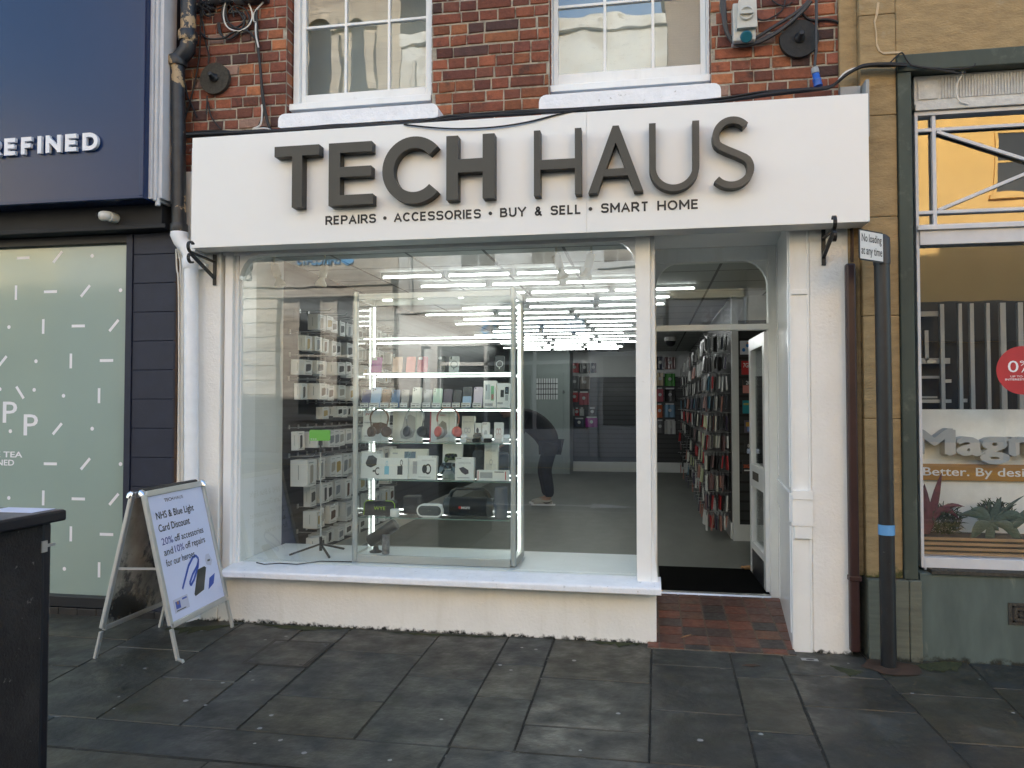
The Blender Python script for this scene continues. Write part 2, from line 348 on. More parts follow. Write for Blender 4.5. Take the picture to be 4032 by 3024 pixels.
mat('mat_black', (.0035, .0035, .0035), 1, var=.4, vs=60, bump=.004, bs=300, spec=.05)
mat('slat_black', (.012, .013, .014), .4, var=.15)
mat('int_white', (.62, .63, .62), .6, var=.03); mat('int_grey', (.30, .345, .335), .6, var=.04); mat('int_dark', (.03, .032, .034), .6)
mat('board_white', (.74, .77, .78), .35, var=.03)
mat('wood', (.36, .19, .075), .6, var=.2, vs=6, stretch=(1, 8, 8)); mat('ply', (.35, .22, .12), .7)
mat('box_white', (.78, .78, .77), .4, var=.02); mat('box_cream', (.70, .68, .62), .45, var=.03)
mat('cream_metal', (.62, .58, .47), .4)
mat('skin', (.45, .27, .20), .6); mat('cloth_black', (.008, .008, .010), .9, var=.3, vs=20); mat('trouser_navy', (.012, .017, .028), .9, var=.3, vs=15)
mat('shoe_grey', (.42, .40, .36), .6, var=.1); mat('hair_dark', (.02, .014, .01), .8)
mat('mustard', (.40, .20, .035), .6); mat('cold_grey', (.44, .46, .48), .55, var=.04); mat('panel_white', (.84, .84, .81), .6)
mat('plum', (.12, .025, .038), .5, var=.35, vs=25); mat('leaf_green', (.025, .060, .018), .6, var=.5, vs=40); mat('leaf_grey', (.048, .085, .066), .55, var=.5, vs=60, stretch=(1, 1, 3))
mat('sticker_red', (.42, .025, .035), .5)
mat('opp_brick', (.17, .14, .12), .9, var=.2, vs=4); mat('stone_bank', (.35, .33, .29), .9, var=.25, vs=1.2, stretch=(1, 1, 4), bump=.02, bs=6, stains=(((.16,.13,.10), 2.5, .60, .72, None, None, (.5,.5,5)),)); mat('wall_white', (.47, .51, .53), .8, var=.10, vs=1.1, stains=(((.24, .24, .22), 5, .60, .64, None, None, (.7, .7, 2.5)), ((.36,.37,.36), .5, .5, .56)))
mat('wall_cream', (.72, .62, .38), .85, var=.05); mat('wall_yellow', (.82, .52, .17), .85, var=.07, vs=1.2)
mat('win_dark', (.03, .035, .04), .1, var=0, spec=.6); mat('shop_grey', (.40, .40, .385), .5, var=.06); mat('bank_blue', (.02, .22, .50), .5); mat('silver', (.85, .85, .83), .4)
emit('led', (.97, 1, .98), 3.2); emit('led_strip', (.95, 1, .97), 1.5); emit('lamp_face', (1, .93, .8), 3)
glass('shop_glass', ior=2.0, wav=.0004); glass('sash_glass', (.9, .93, .92), ior=2.2, wav=.0015); glass('clear_glass', (.95, .98, .965), ior=1.5)
glass('right_glass', (.95, .97, .96), ior=2.2, wav=.0006)
_pc = {}
def paint(col, rough=.45, metal=0):
    k = (tuple(round(c, 3) for c in col), rough, metal)
    if k not in _pc: _pc[k] = mat('paint_%d' % len(_pc), col, rough, metal, var=.03)
    return _pc[k]

def courses(name, bwid, hgt, mort, dark):
    t = M[name].node_tree; pb = t.nodes['Principled BSDF']; src = pb.inputs['Base Color'].links[0].from_socket; br = _nn(t, 'ShaderNodeTexBrick'); br.inputs['Scale'].default_value = 1; br.inputs['Brick Width'].default_value = bwid; br.inputs['Row Height'].default_value = hgt; br.inputs['Mortar Size'].default_value = mort
    br.inputs['Color1'].default_value = (1,1,1,1); br.inputs['Color2'].default_value = (.86,.86,.86,1); br.inputs['Mortar'].default_value = (dark,dark,dark,1)
    g = _nn(t, 'ShaderNodeNewGeometry'); sx = _nn(t, 'ShaderNodeSeparateXYZ'); cb = _nn(t, 'ShaderNodeCombineXYZ'); ad = _nn(t, 'ShaderNodeMath', operation='ADD'); t.links.new(g.outputs['Position'], sx.inputs[0]); t.links.new(sx.outputs[0], ad.inputs[0]); t.links.new(sx.outputs[1], ad.inputs[1]); t.links.new(ad.outputs[0], cb.inputs[0]); t.links.new(sx.outputs[2], cb.inputs[1]); t.links.new(cb.outputs[0], br.inputs['Vector'])
    t.links.new(mixc(t, 1.0, src, br.outputs[0], 'MULTIPLY'), pb.inputs['Base Color'])
courses('stone_bank', .9, .42, .012, .55); courses('plain_brick', .23, .078, .008, 1.4); courses('opp_brick', .23, .078, .010, 1.5)

# ================================================================ SETTING: ground, road, pavements
struct(MB().quad((-300,-300,-.30),(300,-300,-.30),(300,300,-.30),(-300,300,-.30)), 'ground', 'asphalt')
struct(MB().box(-60, 60, -15.2, -5.95, -.28, -.12), 'road', 'asphalt')
b = MB()
for y in (-6.25, -6.42, -14.75, -14.92): b.box(-60, 60, y, y-.07, -.119, -.116, 1)
b.box(-2.6, -.9, -7.3, -7.45, -.119, -.116, 0)
b.prism([(-.9,-7.1),(-.2,-7.37),(-.9,-7.65)], (0,0,-.119), (1,0,0), (0,1,0), (0,0,.003), 0)
struct(b, 'road_markings', ['road_white', 'road_yellow'])
struct(MB().box(-60, 60, -5.95, -5.80, -.28, 0), 'kerb', 'kerb_stone', bevel=.02)
struct(MB().box(-60, 60, -18.0, -15.2, -.28, 0), 'opposite_pavement', 'kerb_stone')

# paving: every flag laid from its joints (x at the wall, x at the kerb course; cuts along y)
SLABTONE = [(.046,.046,.040),(.037,.040,.040),(.055,.052,.041),(.034,.039,.044),(.043,.042,.038),(.060,.055,.042),(.050,.052,.050)]
def slab(mb, pts, tone, g=.007, z=0.0):
    c = sum((Vector(p) for p in pts), Vector((0,0)))/len(pts); q = []
    for p, (sx_, sy_) in zip(pts, ((1,1),(-1,1),(-1,-1),(1,-1))): q.append(Vector(p)+Vector((sx_*g+random.uniform(-.003,.003), sy_*g*1.35+random.uniform(-.004,.004))))
    zj = [z+random.uniform(-.0015,.0015) for _ in q]
    n = len(q); top = [(p.x, p.y, zz) for p, zz in zip(q, zj)]; mid = []; bot = []
    for p in q:
        d = (p-c).normalized(); mid.append((p.x+d.x*.004, p.y+d.y*.004, z-.006)); bot.append((p.x+d.x*.004, p.y+d.y*.004, z-.04))
    mb.add(top, [tuple(range(n))], 0, False, tone)
    mb.add(top+mid, [(i, n+i, n+(i+1) % n, (i+1) % n) for i in range(n)], 0, False, tone)
    mb.add(mid+bot, [(i, n+i, n+(i+1) % n, (i+1) % n) for i in range(n)], 0, False, tone)
pv = MB()
def g2(u, v): p = atz(u, v); return (p.x, p.y)
# column joints: (near wall point, near front-course point)
cj = [((-4.9,.3),(-4.75,-2)), (g2(602,2466), g2(255,2653)), (g2(890,2498), g2(380,2829)), (g2(1004,2626), g2(711,2854)), (g2(1391,2471), g2(932,2873)), (g2(1745,2483), g2(1391,2914)),
      (g2(1999,2515), g2(1761,2945)), (g2(2188,2504), g2(2020,2972)), (g2(2568,2535), g2(2555,3016)), (g2(2875,2580), g2(2982,3023)), (g2(3083,2592), g2(3267,3023)),
      (g2(3423,2607), g2(3825,3024)), (g2(3781,2580), g2(4031,2829)), ((2.45,0),(2.42,-1.5)), ((3.2,0),(3.2,-2)), ((4.3,0),(4.3,-2))]
def jx(j, y):
    (x0, y0), (x1, y1) = cj[j]; return x0+(x1-x0)*(y-y0)/(y1-y0)
YF = atz(1760, 2940).y; YF2 = YF-.30
cuts = {1: [g2(467,2547)[1]], 2: [g2(657,2667)[1]], 3: [g2(1004,2615)[1]], 4: [g2(1315,2560)[1], g2(1106,2735)[1]], 5: [g2(1603,2660)[1]], 6: [g2(1954,2613)[1], g2(1900,2744)[1]],
        7: [g2(2300,2675)[1], g2(2300,2870)[1]], 8: [g2(2700,2622)[1], g2(2700,2803)[1]], 9: [g2(3000,2673)[1], g2(3060,2884)[1]], 10: [g2(3300,2665)[1], g2(3400,2795)[1]],
        11: [g2(3760,2742)[1], g2(3850,2932)[1]], 12: [-.45, -.95], 0: [-.5, -1.0], 13: [-.6], 14: [-.5, -1.1]}
for j in range(len(cj)-1):
    ys = [.12]+sorted(cuts.get(j, [-.6]), reverse=True)+[YF]
    for a, c in zip(ys[:-1], ys[1:]):
        slab(pv, [(jx(j,c), c), (jx(j+1,c), c), (jx(j+1,a), a), (jx(j,a), a)], random.choice(SLABTONE))
def course(y0, y1, x, wa, wb):
    while x < 5:
        x2 = x+random.uniform(wa, wb); slab(pv, [(x,y1),(x2,y1),(x2,y0),(x,y0)], random.choice(SLABTONE)); x = x2
course(YF, YF2, -5.3, 1.2, 2.0); y = YF2
while y > -5.7:
    y2 = max(y-random.uniform(.45, .75), -5.79); course(y, y2, -5.6+random.uniform(0,.6), .55, 1.05); y = y2
for x0, x1 in ((-60,-5.0),(4.8,60)): pv.box(x0, x1, -5.79, .12, -.04, 0, 0, (.055,.052,.046))
# mortar bed, trodden gum, moss along the wall foot
pv.quad((-60,-5.8,-.0045),(60,-5.8,-.0045),(60,.2,-.0045),(-60,.2,-.0045), 1)
def blob(mb, x, y, r, z, m, n=9, ecc=1.0):
    k = random.random()*6; mb.add([(x+r*ecc*math.cos(6.283*i/n)*random.uniform(.8,1.15), y+r*math.sin(6.283*i/n)*random.uniform(.8,1.15), z) for i in range(n)], [tuple(range(n))], m)
for u, v in [(985,2646),(570,2633),(995,2679),(468,2745),(752,2679),(877,2690),(732,2760),(810,2778),(1130,2569),(1044,2520),(793,2485),(1022,2869),(1003,2929),(1197,2966),(1535,2995),(1105,2916),(1738,2834),
             (2285,2956),(2757,2916),(2996,2892),(2260,2602),(2055,2551),(2110,2558),(2434,2811),(3858,2676),(3591,2731),(3990,2808),(1970,2620),(449,2791),(1126,2507),(1068,2818),(2012,2640),(3340,2613),(480,2620)]:
    p = atz(u, v); blob(pv, p.x, p.y, random.uniform(.006,.015), .0022, 2)
for u, v, r in [(1350,2705,.06),(1200,2500,.03),(1700,2790,.05),(2350,2722,.035),(3340,2940,.07),(2200,2735,.06),(3000,2960,.06)]:
    pass
for u0, v0, u1, v1, w0, w1 in [(650,2478,935,2462,.10,.20),(1000,2462,1390,2478,.04,.12),(1500,2492,1980,2512,.015,.06),(2320,2528,2560,2536,.04,.12),(3270,2625,3400,2650,.08,.16),(3590,2625,3800,2600,.12,.22)]:
    p, q = atz(u0, v0), atz(u1, v1); n = 14; top = []; bot = []
    for i in range(n+1):
        t = i/n; x = p.x+(q.x-p.x)*t; yy = p.y+(q.y-p.y)*t+.02; ww = random.uniform(w0, w1)*math.sin(math.pi*min(max(t,.06),.94)); top.append((x, yy, .0026)); bot.append((x, yy-ww, .0026))
    pv.add(bot+top, [(i, i+1, n+2+i, n+1+i) for i in range(n)], 3)
struct(pv, 'pavement', ['paving', 'joint', 'gum', 'moss'])

# ================================================================ OUR SHOP BUILDING
BX0, BX1 = ax(698, .05, 300), 1.262
sb = thing('brick_shop_building', ((BX0+BX1)/2, 0, 0), 'red brick building with two white sash windows above a white painted shopfront', 'building')
# --- upper brick wall, brick by brick
WY = .05
S1 = (ax(1126, WY, 300), ax(1700, WY, 200)); S2 = (ax(2163, WY, 200), ax(2799, WY, 200))
s1z = az(1400, 428, -.07); s2z = az(2480, 350, -.07)
bw = MB(); Z0, CH = 3.16, .0785
BR = [(.30,.095,.048),(.25,.078,.044),(.33,.115,.052),(.19,.062,.042),(.23,.080,.05),(.28,.095,.058),(.10,.048,.040),(.38,.14,.06),(.33,.20,.15)]
def brickbox(x0, x1, z, y=WY, dx=0):
    t = random.choices(BR, (5,5,4,4,3,4,2.2,1.6,.6))[0]; k = random.uniform(.48,1.1); col = tuple(c*k for c in t)
    j = lambda a: random.uniform(-a, a)
    x0 += .0045+j(.0025); x1 -= .0045+j(.0025); z0 = z+.0055+j(.002); z1 = z+CH-.0055+j(.002); yf = y+j(.003); e = .006
    if x1-x0 < .02: return
    f = [(x0+e,yf,z0+e),(x1-e,yf,z0+e),(x1-e,yf,z1-e),(x0+e,yf,z1-e)]; g = [(x0+j(.003),yf+.0055,z0+j(.003)),(x1+j(.003),yf+.0055,z0+j(.003)),(x1+j(.003),yf+.0055,z1+j(.003)),(x0+j(.003),yf+.0055,z1+j(.003))]; h = [(p[0],yf+.04,p[2]) for p in g]
    bw.add(f, [(0,1,2,3)], 0, False, col); bw.add(g+f, [(i, (i+1) % 4, 4+(i+1) % 4, 4+i) for i in range(4)], 0, False, col); bw.add(h+g, [(i, (i+1) % 4, 4+(i+1) % 4, 4+i) for i in range(4)], 0, False, col)
for r in range(17):
    z = Z0+r*CH; x = BX0-random.choice((0,.06))
    while x < BX1:
        wd = random.choices((.122,.238,.09), (8,2.2,.6))[0]+random.uniform(-.006,.006); a, c = x, min(x+wd, BX1); x += wd
        a = max(a, BX0)
        for (o0, o1), oz in ((S1, s1z), (S2, s2z)):
            if z+CH > oz-.02 and a < o1 and c > o0:
                if a < o0: c = o0 if o0-a > .03 else a
                elif c > o1: a = o1 if c-o1 > .03 else c
                else: c = a
        if c-a > .025: brickbox(a, c, z)
bk = WY+.0075
bw.box(BX0, S1[0]-.0, bk, .42, 3.05, 4.6, 1); bw.box(S1[1], S2[0], bk, .42, 3.05, 4.6, 1); bw.box(S2[1], BX1, bk, .42, 3.05, 4.6, 1)
bw.box(S1[0], S1[1], bk, .42, 3.05, s1z-.03, 1); bw.box(S2[0], S2[1], bk, .42, 3.05, s2z-.03, 1)
# brick returns of the openings
for X, sgn in ((S1[0], 1), (S1[1], -1), (S2[0], 1), (S2[1], -1)):
    for r in range(17):
        z = Z0+r*CH
        if z < min(s1z, s2z): continue
        k = random.uniform(.7,1.1); col = tuple(c*k for c in random.choice(BR[:5])); x = X+sgn*.003
        bw.quad((x,WY+.01,z+.006),(x,WY+.11,z+.006),(x,WY+.11,z+CH-.006),(x,WY+.01,z+CH-.006), 0, col)
bw.build('brick_wall', ['brick', 'mortar'], sb)
up = MB(); up.box(BX0, BX1, .06, .45, 4.6, 9.4); up.box(BX0, BX0+.2, .45, 12, 2.9, 9.4); up.box(BX1-.2, BX1, .45, 12, 2.9, 9.4); up.box(BX0, BX1, 11.8, 12, 0, 9.4); up.box(BX0-.01, BX1, .1, 12, 2.86, 3.0)
up.build('upper_wall', 'plain_brick', sb)
rf = MB(); rf.prism([(-.1, 9.401),(6, 10.6),(12.1, 9.401)], (BX0-.05,0,0), (0,1,0), (0,0,1), (BX1-BX0+.1,0,0)); rf.build('roof', 'roof_slate', sb)
# --- sash windows
def sash(X0, X1, zb, gz, barz, gx0, gx1, mull, sill, sg):
    Y = .135
    f = MB(); top = 5.0
    f.box(X0, gx0-.035, Y, Y+.14, zb, top); f.box(gx1+.035, X1, Y, Y+.14, zb, top)      # box frame
    f.box(gx0-.035, gx1+.035, Y-.0, Y+.14, zb, zb+.055); f.box(X0-.005, X1+.005, Y-.055, Y-.003, zb-.015, zb+.030)
    fr = f.build('sash_frame', 'white_paint', sb, bevel=.004)
    s = MB(); y0, y1 = Y+.03, Y+.07; zs = zb+.057
    s.box(gx0-.033, gx0, y0, y1, zs, top); s.box(gx1, gx1+.033, y0, y1, zs, top); s.box(gx0, gx1, y0, y1, zs, gz)
    for x in mull: s.box(x-.0095, x+.0095, y0+.004, y1-.003, gz, top)
    xs = [gx0]+[q for x in mull for q in (x-.0095, x+.0095)]+[gx1]
    for a, c in zip(xs[::2], xs[1::2]): s.box(a, c, y0+.004, y1-.003, barz-.0095, barz+.0095)
    s.build('glazing_bars', 'white_paint', fr, bevel=.003)
    MB().quad((gx0-.004,y0+.02,gz-.004),(gx1+.004,y0+.02,gz-.004),(gx1+.004,y0+.02,top),(gx0-.004,y0+.02,top)).build('pane', sg, fr)
    c = MB(); c.quad((gx0-.2,.5,gz-.4),(gx1+.2,.5,gz-.4),(gx1+.2,.5,top),(gx0-.2,.5,top)); c.build('room_curtain', 'int_grey', fr)
    l = MB(); (a, z1), (e, z0) = sill; r = .045
    n = 10; pr = []
    l.prism([(a,z0+.008),(a,z1-r)]+[(a+r-r*math.cos(t*math.pi/8), z1-r+r*math.sin(t*math.pi/8)) for t in range(1,5)]+[(e-r+r*math.sin(t*math.pi/8), z1-r+r*math.cos(t*math.pi/8)) for t in range(0,5)]+[(e,z0+.008),(e-.02,z0),(a+.02,z0)], (0,-.085,0), XR, ZU, (0,.205,0))
    l.build('sill', 'sill_paint', fr, bevel=.008)
gY = .185
sash(ax(1155,.135,300), ax(1704,.135,200), az(1400,412,.10), az(1450,362,gY), az(1450,93,gY), ax(1209,gY,250), ax(1712,gY,250)-.06, [ax(1364,gY,250), ax(1534,gY,250)], ((ax(1095,-.085,460), az(1400,428,-.085)), (ax(1725,-.085,440), az(1400,484,-.085))), 'sash_glass')
sash(ax(2166,.135,200), ax(2795,.135,200), az(2480,336,.10), az(2480,278,gY), az(2480,8,gY), ax(2199,gY,200), ax(2758,gY,200), [ax(2382,gY,200), ax(2571,gY,200)], ((ax(2122,-.085,400), az(2480,350,-.085)), (ax(2839,-.085,360), az(2480,411,-.085))), 'sash_glass')

# --- white rendered shopfront at street level
FZ = 2.575                                          # underside of the sign board
wl = ax(783, 0, 1500); wl2 = ax(865, 0, 1500); gl = ax(952, .08, 1500); pl = ax(2504, 0, 1500); pr_ = ax(2562, 0, 1500)
pil = MB(); pil.box(ax(697,.06,1500), wl2, .0, .3, -.02, FZ+.6); pil.build('left_pilaster', 'white_render', sb, bevel=.006)
rx0, rx1 = ax(3112, 0, 1500), ax(3347, 0, 1700)
rp = MB(); cx_ = ax(3190, 0, 1500)
rp.box(cx_, rx1, -.004, .4, -.02, FZ+.6); rp.build('right_pilaster', 'white_render', sb, bevel=.006)
# panelled timber casing at the door side of the right pilaster
cs = MB(); ya, yb = -.012, .4
zr0, zr1, zr2, zr3 = az(3150,2320,0)*0+az(3150,2120,0), az(3150,2070,0), az(3150,1930,0), az(3150,1160,0)
cs.box(rx0, cx_-.002, 0, .0035, -.01, FZ+.6)
cs.box(rx0+.012, cx_-.002, -.018, 0, zr0, zr1); cs.box(rx0, cx_+.004, -.022, 0, zr1, zr2-.0); cs.box(rx0+.0, cx_+.003, -.028, -.022, zr2-.055, zr2)
for x in (rx0, cx_-.014): cs.box(x, x+.012, -.010, 0, .02, zr0); cs.box(x, x+.012, -.010, 0, zr2+.001, FZ)
cs.box(rx0+.012, cx_-.014, -.010, 0, zr3, zr3+.03)
cs.build('pilaster_casing', 'white_paint', sb, bevel=.003)
# splayed reveal of the doorway
rv = MB(); e = .955
def rvq(z0, z1, off): 
    rv.add([(rx0-off-.002,.004,z0),(e-off,1.02,z0),(e-off,1.02,z1),(rx0-off-.002,.004,z1),(rx0+.05,.007,z0),(e+.05,1.02,z0),(e+.05,1.02,z1),(rx0+.05,.007,z1)], [(0,3,2,1),(0,4,7,3),(1,2,6,5),(3,7,6,2),(0,1,5,4)])
rvq(-.01, 2.695, 0); rvq(zr1+.02, zr2-.02, .012)
for a in (.06, .92):
    x = rx0+(e-rx0)*a/1.02; rv.box(x-.009, x+.02, a-.012, a+.012, zr2+.01, 2.69); rv.box(x-.009, x+.02, a-.012, a+.012, .1, zr1-.01)
rv.build('door_reveal', 'white_gloss', sb, bevel=.002)
# flutes / stepped jamb at the left of the window
jm = MB(); x1 = ax(893,.05,1500); x2 = ax(918,.03,1500)
jm.box(wl2, x1, .055, .3, .36, FZ+.02); jm.box(x1, x2, .012, .3, .36, FZ+.02); jm.box(x2, gl-.012, .045, .3, .36, FZ+.02); jm.box(gl-.012, gl, .07, .12, .39, FZ+.02)
jm.build('window_jamb', 'white_gloss', sb, bevel=.004)
# post between window and door, head with rounded corners
gz0, gz1 = .395, az(1700, 985, .08)
pm = MB(); pm.box(pl, pr_, -.004, .12, .34, FZ+.02); pm.box(pr_, pr_+.03, .05, .12, .34, FZ+.02)
pm.prism([(pr_,.39),(pr_+.045,.36),(pr_,.72)], (0,-.002,0), XR, ZU, (0,.07,0))
pm.build('window_post', 'white_paint', sb, bevel=.004)
hd = MB(); hd.box(wl2, pr_, .02, .12, gz1, FZ+.1); hd.box(wl2, pr_, -.002, .02, gz1+.05, FZ+.1); hd.build('window_head', 'white_gloss', sb, bevel=.003)
def corner(mb, x, z, rx, rz, sx, y0, y1, n=8):
    pts = [(x, z)]+[(x+sx*rx*(1-math.sin(i*math.pi/2/n)), z-rz*(1-math.cos(i*math.pi/2/n))) for i in range(n+1)]
    mb.prism(pts, (0,y0,0), XR, ZU, (0,y1-y0,0))
for q in ((gl, .15, .17, 1), (pl, .13, .165, -1)): co = MB(); corner(co, q[0], gz1, q[1], q[2], q[3], .035, .10); co.build('rounded_corner', 'white_gloss', sb, bevel=.002, fix=True)
MB().quad((gl-.005,.08,gz0-.01),(pl+.005,.08,gz0-.01),(pl+.005,.08,gz1+.005),(gl-.005,.08,gz1+.005)).build('window_pane', 'shop_glass', sb)
sl_ = MB(); sx0, sx1 = ax(868,-.12,2265), ax(2604,-.12,2330)
sl_.prism([(-.125,.335),(-.125,.372),(-.115,.380),(.10,.402),(.10,.335)], (sx0,0,0), (0,1,0), ZU, (sx1-sx0,0,0)); sl_.build('window_sill', 'sill_paint', sb, bevel=.005)
rs = MB(); rs.box(wl2+.002, ax(2585,0,2420), 0, .3, -.02, .334); rs.build('stall_riser', 'white_render', sb, bevel=.006)
# doorway: side screen, soffit, frame, transom, open door
ds = MB(); ds.box(pr_-.02, pr_+.03, .125, 1.0, -.02, .40); ds.build('side_screen', 'white_paint', sb); MB().box(pr_-.01, pr_+.02, .125, 1.0, gz1, FZ+.02).build('side_head', 'white_paint', sb)
MB().quad((pr_+.01,.12,.4),(pr_+.01,1.0,.4),(pr_+.01,1.0,gz1),(pr_+.01,.12,gz1)).build('side_pane', 'clear_glass', sb)
MB().box(pr_+.032, rx0+.15, .008, 1.1, 2.70, 2.74).build('soffit', 'white_gloss', sb)
MB().box(-2.9, pr_, .0, .3, FZ+.101, FZ+.5).build('lintel', 'white_paint', sb); MB().box(pr_+.002, rx0, .006, .3, 2.741, FZ+.5).build('door_lintel', 'white_paint', sb)
DY = 1.0
jl0, jl1 = ax(2560,DY,1800), ax(2587,DY,1800); jr0, jr1 = ax(3030,DY,1800), ax(3064,DY,1800)
df = MB(); zt0, zt1 = az(2800,1300,DY), az(2800,1278,DY); zg1 = az(2800,1030,DY)
df.box(jl0-.03, jl1, DY, DY+.09, .09, 2.699); df.box(jr0, jr1+.02, DY, DY+.09, .07, 2.699); df.box(jl1, jr0, DY, DY+.09, zt0, zt1); df.box(jl1, jr0, DY, DY+.09, zg1, 2.699)
corner(df, jl1, zg1, .17, .20, 1, DY+.02, DY+.07); corner(df, jr0, zg1, .17, .20, -1, DY+.02, DY+.07)
dfr = df.build('door_frame', 'white_paint', sb, bevel=.003, fix=True)
MB().quad((jl1-.01,DY+.05,zt1),(jr0+.01,DY+.05,zt1),(jr0+.01,DY+.05,zg1),(jl1-.01,DY+.05,zg1)).build('transom_pane', 'shop_glass', dfr)
hx, hy = jr0-.005, DY+.04; ex, ey = ax(2962,1.79,1800), 1.79
dv = Vector((ex-hx, ey-hy, 0)); dl = dv.length; dv.normalize(); dn = Vector((-dv.y, dv.x, 0))   # dn faces the shop
def dbar(mb, a0, a1, z0, z1, t=.022, m=0):
    c = Vector((hx, hy, 0))+dv*(a0+a1)/2+Vector((0,0,(z0+z1)/2)); mb.obox(c, dv*(a1-a0)/2, dn*t, Vector((0,0,(z1-z0)/2)), m)
dr = MB(); dt = zt0-.012; dbar(dr, 0, .09, .115, dt); dbar(dr, dl-.09, dl, .115, dt); dbar(dr, .09, dl-.09, dt-.10, dt); dbar(dr, .09, dl-.09, .84, 1.02); dbar(dr, .09, dl-.09, .32, .38); dbar(dr, .09, dl-.09, .115, .32, .022, 1)
door = dr.build('door', ['white_gloss', 'cabinet_trim'], sb, bevel=.003)
g = MB(); dbar(g, .085, dl-.085, 1.0, dt-.09, .003); dbar(g, .085, dl-.085, .37, .85, .003); g.build('door_glass', 'clear_glass', door)
g = MB(); dbar(g, dl*.40, dl*.76, .90, .965, .027); g.build('letterbox', 'rusty_plate', door)
g = MB(); dbar(g, dl-.05, dl-.02, 1.10, 1.14, .05); g.build('door_handle', 'chrome', door)

# doorway tiles, threshold bar
tl = MB(); QT = [(.155,.052,.030),(.125,.048,.029),(.095,.040,.028),(.055,.034,.028),(.036,.030,.027),(.135,.058,.031),(.18,.056,.030)]
def zt(y): return .010+.075*max(y+.08, 0)/1.06
y = -.085; r = 0
while y < .99:
    hgt = .075 if r == 0 else .150; x = pr_-.03
    xs = [x, x+.075]
    while xs[-1] < .98: xs.append(xs[-1]+.153)
    for a, c in zip(xs[:-1], xs[1:]):
        y2 = min(y+hgt, .995); g = .0048; k = random.uniform(.8,1.15); col = tuple(q*k for q in random.choices(QT, (4,4,3,2,1.6,3,2) if .12 < a < .7 else (1,2,4,2,1,1,3))[0])
        R = lambda X, Yy: X if X <= rx0+(e-rx0)*max(Yy,0)/1.02 else rx0+(e-rx0)*max(Yy,0)/1.02+.004
        if R(a,y) >= a-.001 or True:
            A = [(min(a+g,R(a+g,y)),y+g,zt(y)),(min(c-g,R(c-g,y)),y+g,zt(y)),(min(c-g,R(c-g,y2)),y2-g,zt(y2)),(min(a+g,R(a+g,y2)),y2-g,zt(y2))]
            if A[1][0]-A[0][0] > .01 or A[2][0]-A[3][0] > .01:
                Bv = [(p[0]-.0,p[1],p[2]-.02) for p in A]; tl.add(A, [(0,1,2,3)], 0, False, col); tl.add(A+Bv, [(4,5,1,0)], 0, False, col)
    y = y+hgt+.003; r += 1
tl.add([(pr_-.03,-.088,-.03),(rx0+.0,-.088,-.03),(e,.995,zt(.995)-.004),(pr_-.03,.995,zt(.995)-.004),(pr_-.03,-.083,.004),(rx0,-.083,.004)], [(4,5,2,3),(0,1,5,4)], 1)
struct(tl, 'doorway_tiles', ['quarry_tile', 'grout'])
tag(MB().prism([(DY-.02,.083),(DY-.012,.097),(DY+.03,.101),(DY+.03,.083)], (jl1,0,0), (0,1,0), ZU, (jr0-jl1,0,0)).build('threshold_strip', 'aluminium'), 'bright metal threshold strip across the shop doorway', 'threshold strip')

# ================================================================ SIGN BOARD
fx0, fx1, fy = -3.064, 1.288, -.20; fz0, fz1 = 2.578, 3.337
sg = thing('shop_sign', ((fx0+fx1)/2, fy, fz0), 'long white sign board with big raised dark grey letters above the shop window', 'sign')
seam = ax(2310, fy, 600)
p = MB(); p.box(fx0, seam-.0012, fy, -.03, fz0, fz1); p.box(seam+.0012, fx1, fy, -.03, fz0, fz1); p.box(seam-.002, seam+.002, fy+.004, -.03, fz0+.001, fz1-.001)
p.box(fx0-.035, fx0-.002, fy+.05, 0, fz0-.01, fz1-.05); p.build('sign_panel', 'sign_white', sg, bevel=.0015)
p = MB(); p.box(fx1+.002, fx1+.02, -.15, 0, 3.1, 3.44); p.box(fx1-.12, fx1-.005, -.06, -.01, 3.345, 3.44); p.build('end_flashing', 'grey_box', sg)
LY = -.275
Zb = (az(1169,811,LY)+az(2115,772,LY)+az(1757,791,LY))/3; Zt = (az(1168,573,LY)+az(2115,513,LY)+az(1775,536,LY))/3; HC = Zt-Zb
SW, LW = 1.04*abs(ax(1190,LY,700)-ax(1148,LY,700)), .93*abs(ax(2129,LY,650)-ax(2102,LY,650))
def letter(polys):
    q = MB()
    for i, pp in enumerate(polys): q.prism(pp, (0,LY+.002*i,0), XR, ZU, (0,-.002-LY-.2,0), 0, 1)
    q.build('letter', ['letter_grey', 'letter_side_shade'], sg, fix=True)
def arc(cx, cz, rx, rz, a0, a1, n=28): return [(cx+rx*math.cos(math.radians(a0+(a1-a0)*i/n)), cz+rz*math.sin(math.radians(a0+(a1-a0)*i/n))) for i in range(n+1)]
X = lambda u, v=690: ax(u, LY, v)
a, c = X(1081,595), X(1256,595); s0, s1 = X(1149,720), X(1189,720)
letter([[(a,Zt),(c,Zt),(c,Zt-SW*.86),(s1,Zt-SW*.86),(s1,Zb),(s0,Zb),(s0,Zt-SW*.86),(a,Zt-SW*.86)]])
a, c = X(1294,690), X(1463,690); mz = Zb+HC*.53; t = SW*.84
letter([[(a,Zb),(c+.008,Zb),(c+.008,Zb+t),(a+SW,Zb+t),(a+SW,mz-t/2),(c-.004,mz-t/2),(c-.004,mz+t/2),(a+SW,mz+t/2),(a+SW,Zt-t),(c,Zt-t),(c,Zt),(a,Zt)]])
a, c = X(1505,670), X(1735,670); cz = (Zb+Zt)/2; rz = HC/2+.012; rx = rz*.98; cx = a+rx
letter([arc(cx,cz,rx,rz,42,318,40)+arc(cx,cz,rx-SW*.98,rz-SW*.95,318,42,40)])
a, c = X(1757,660), X(1947,660); t = SW*.98
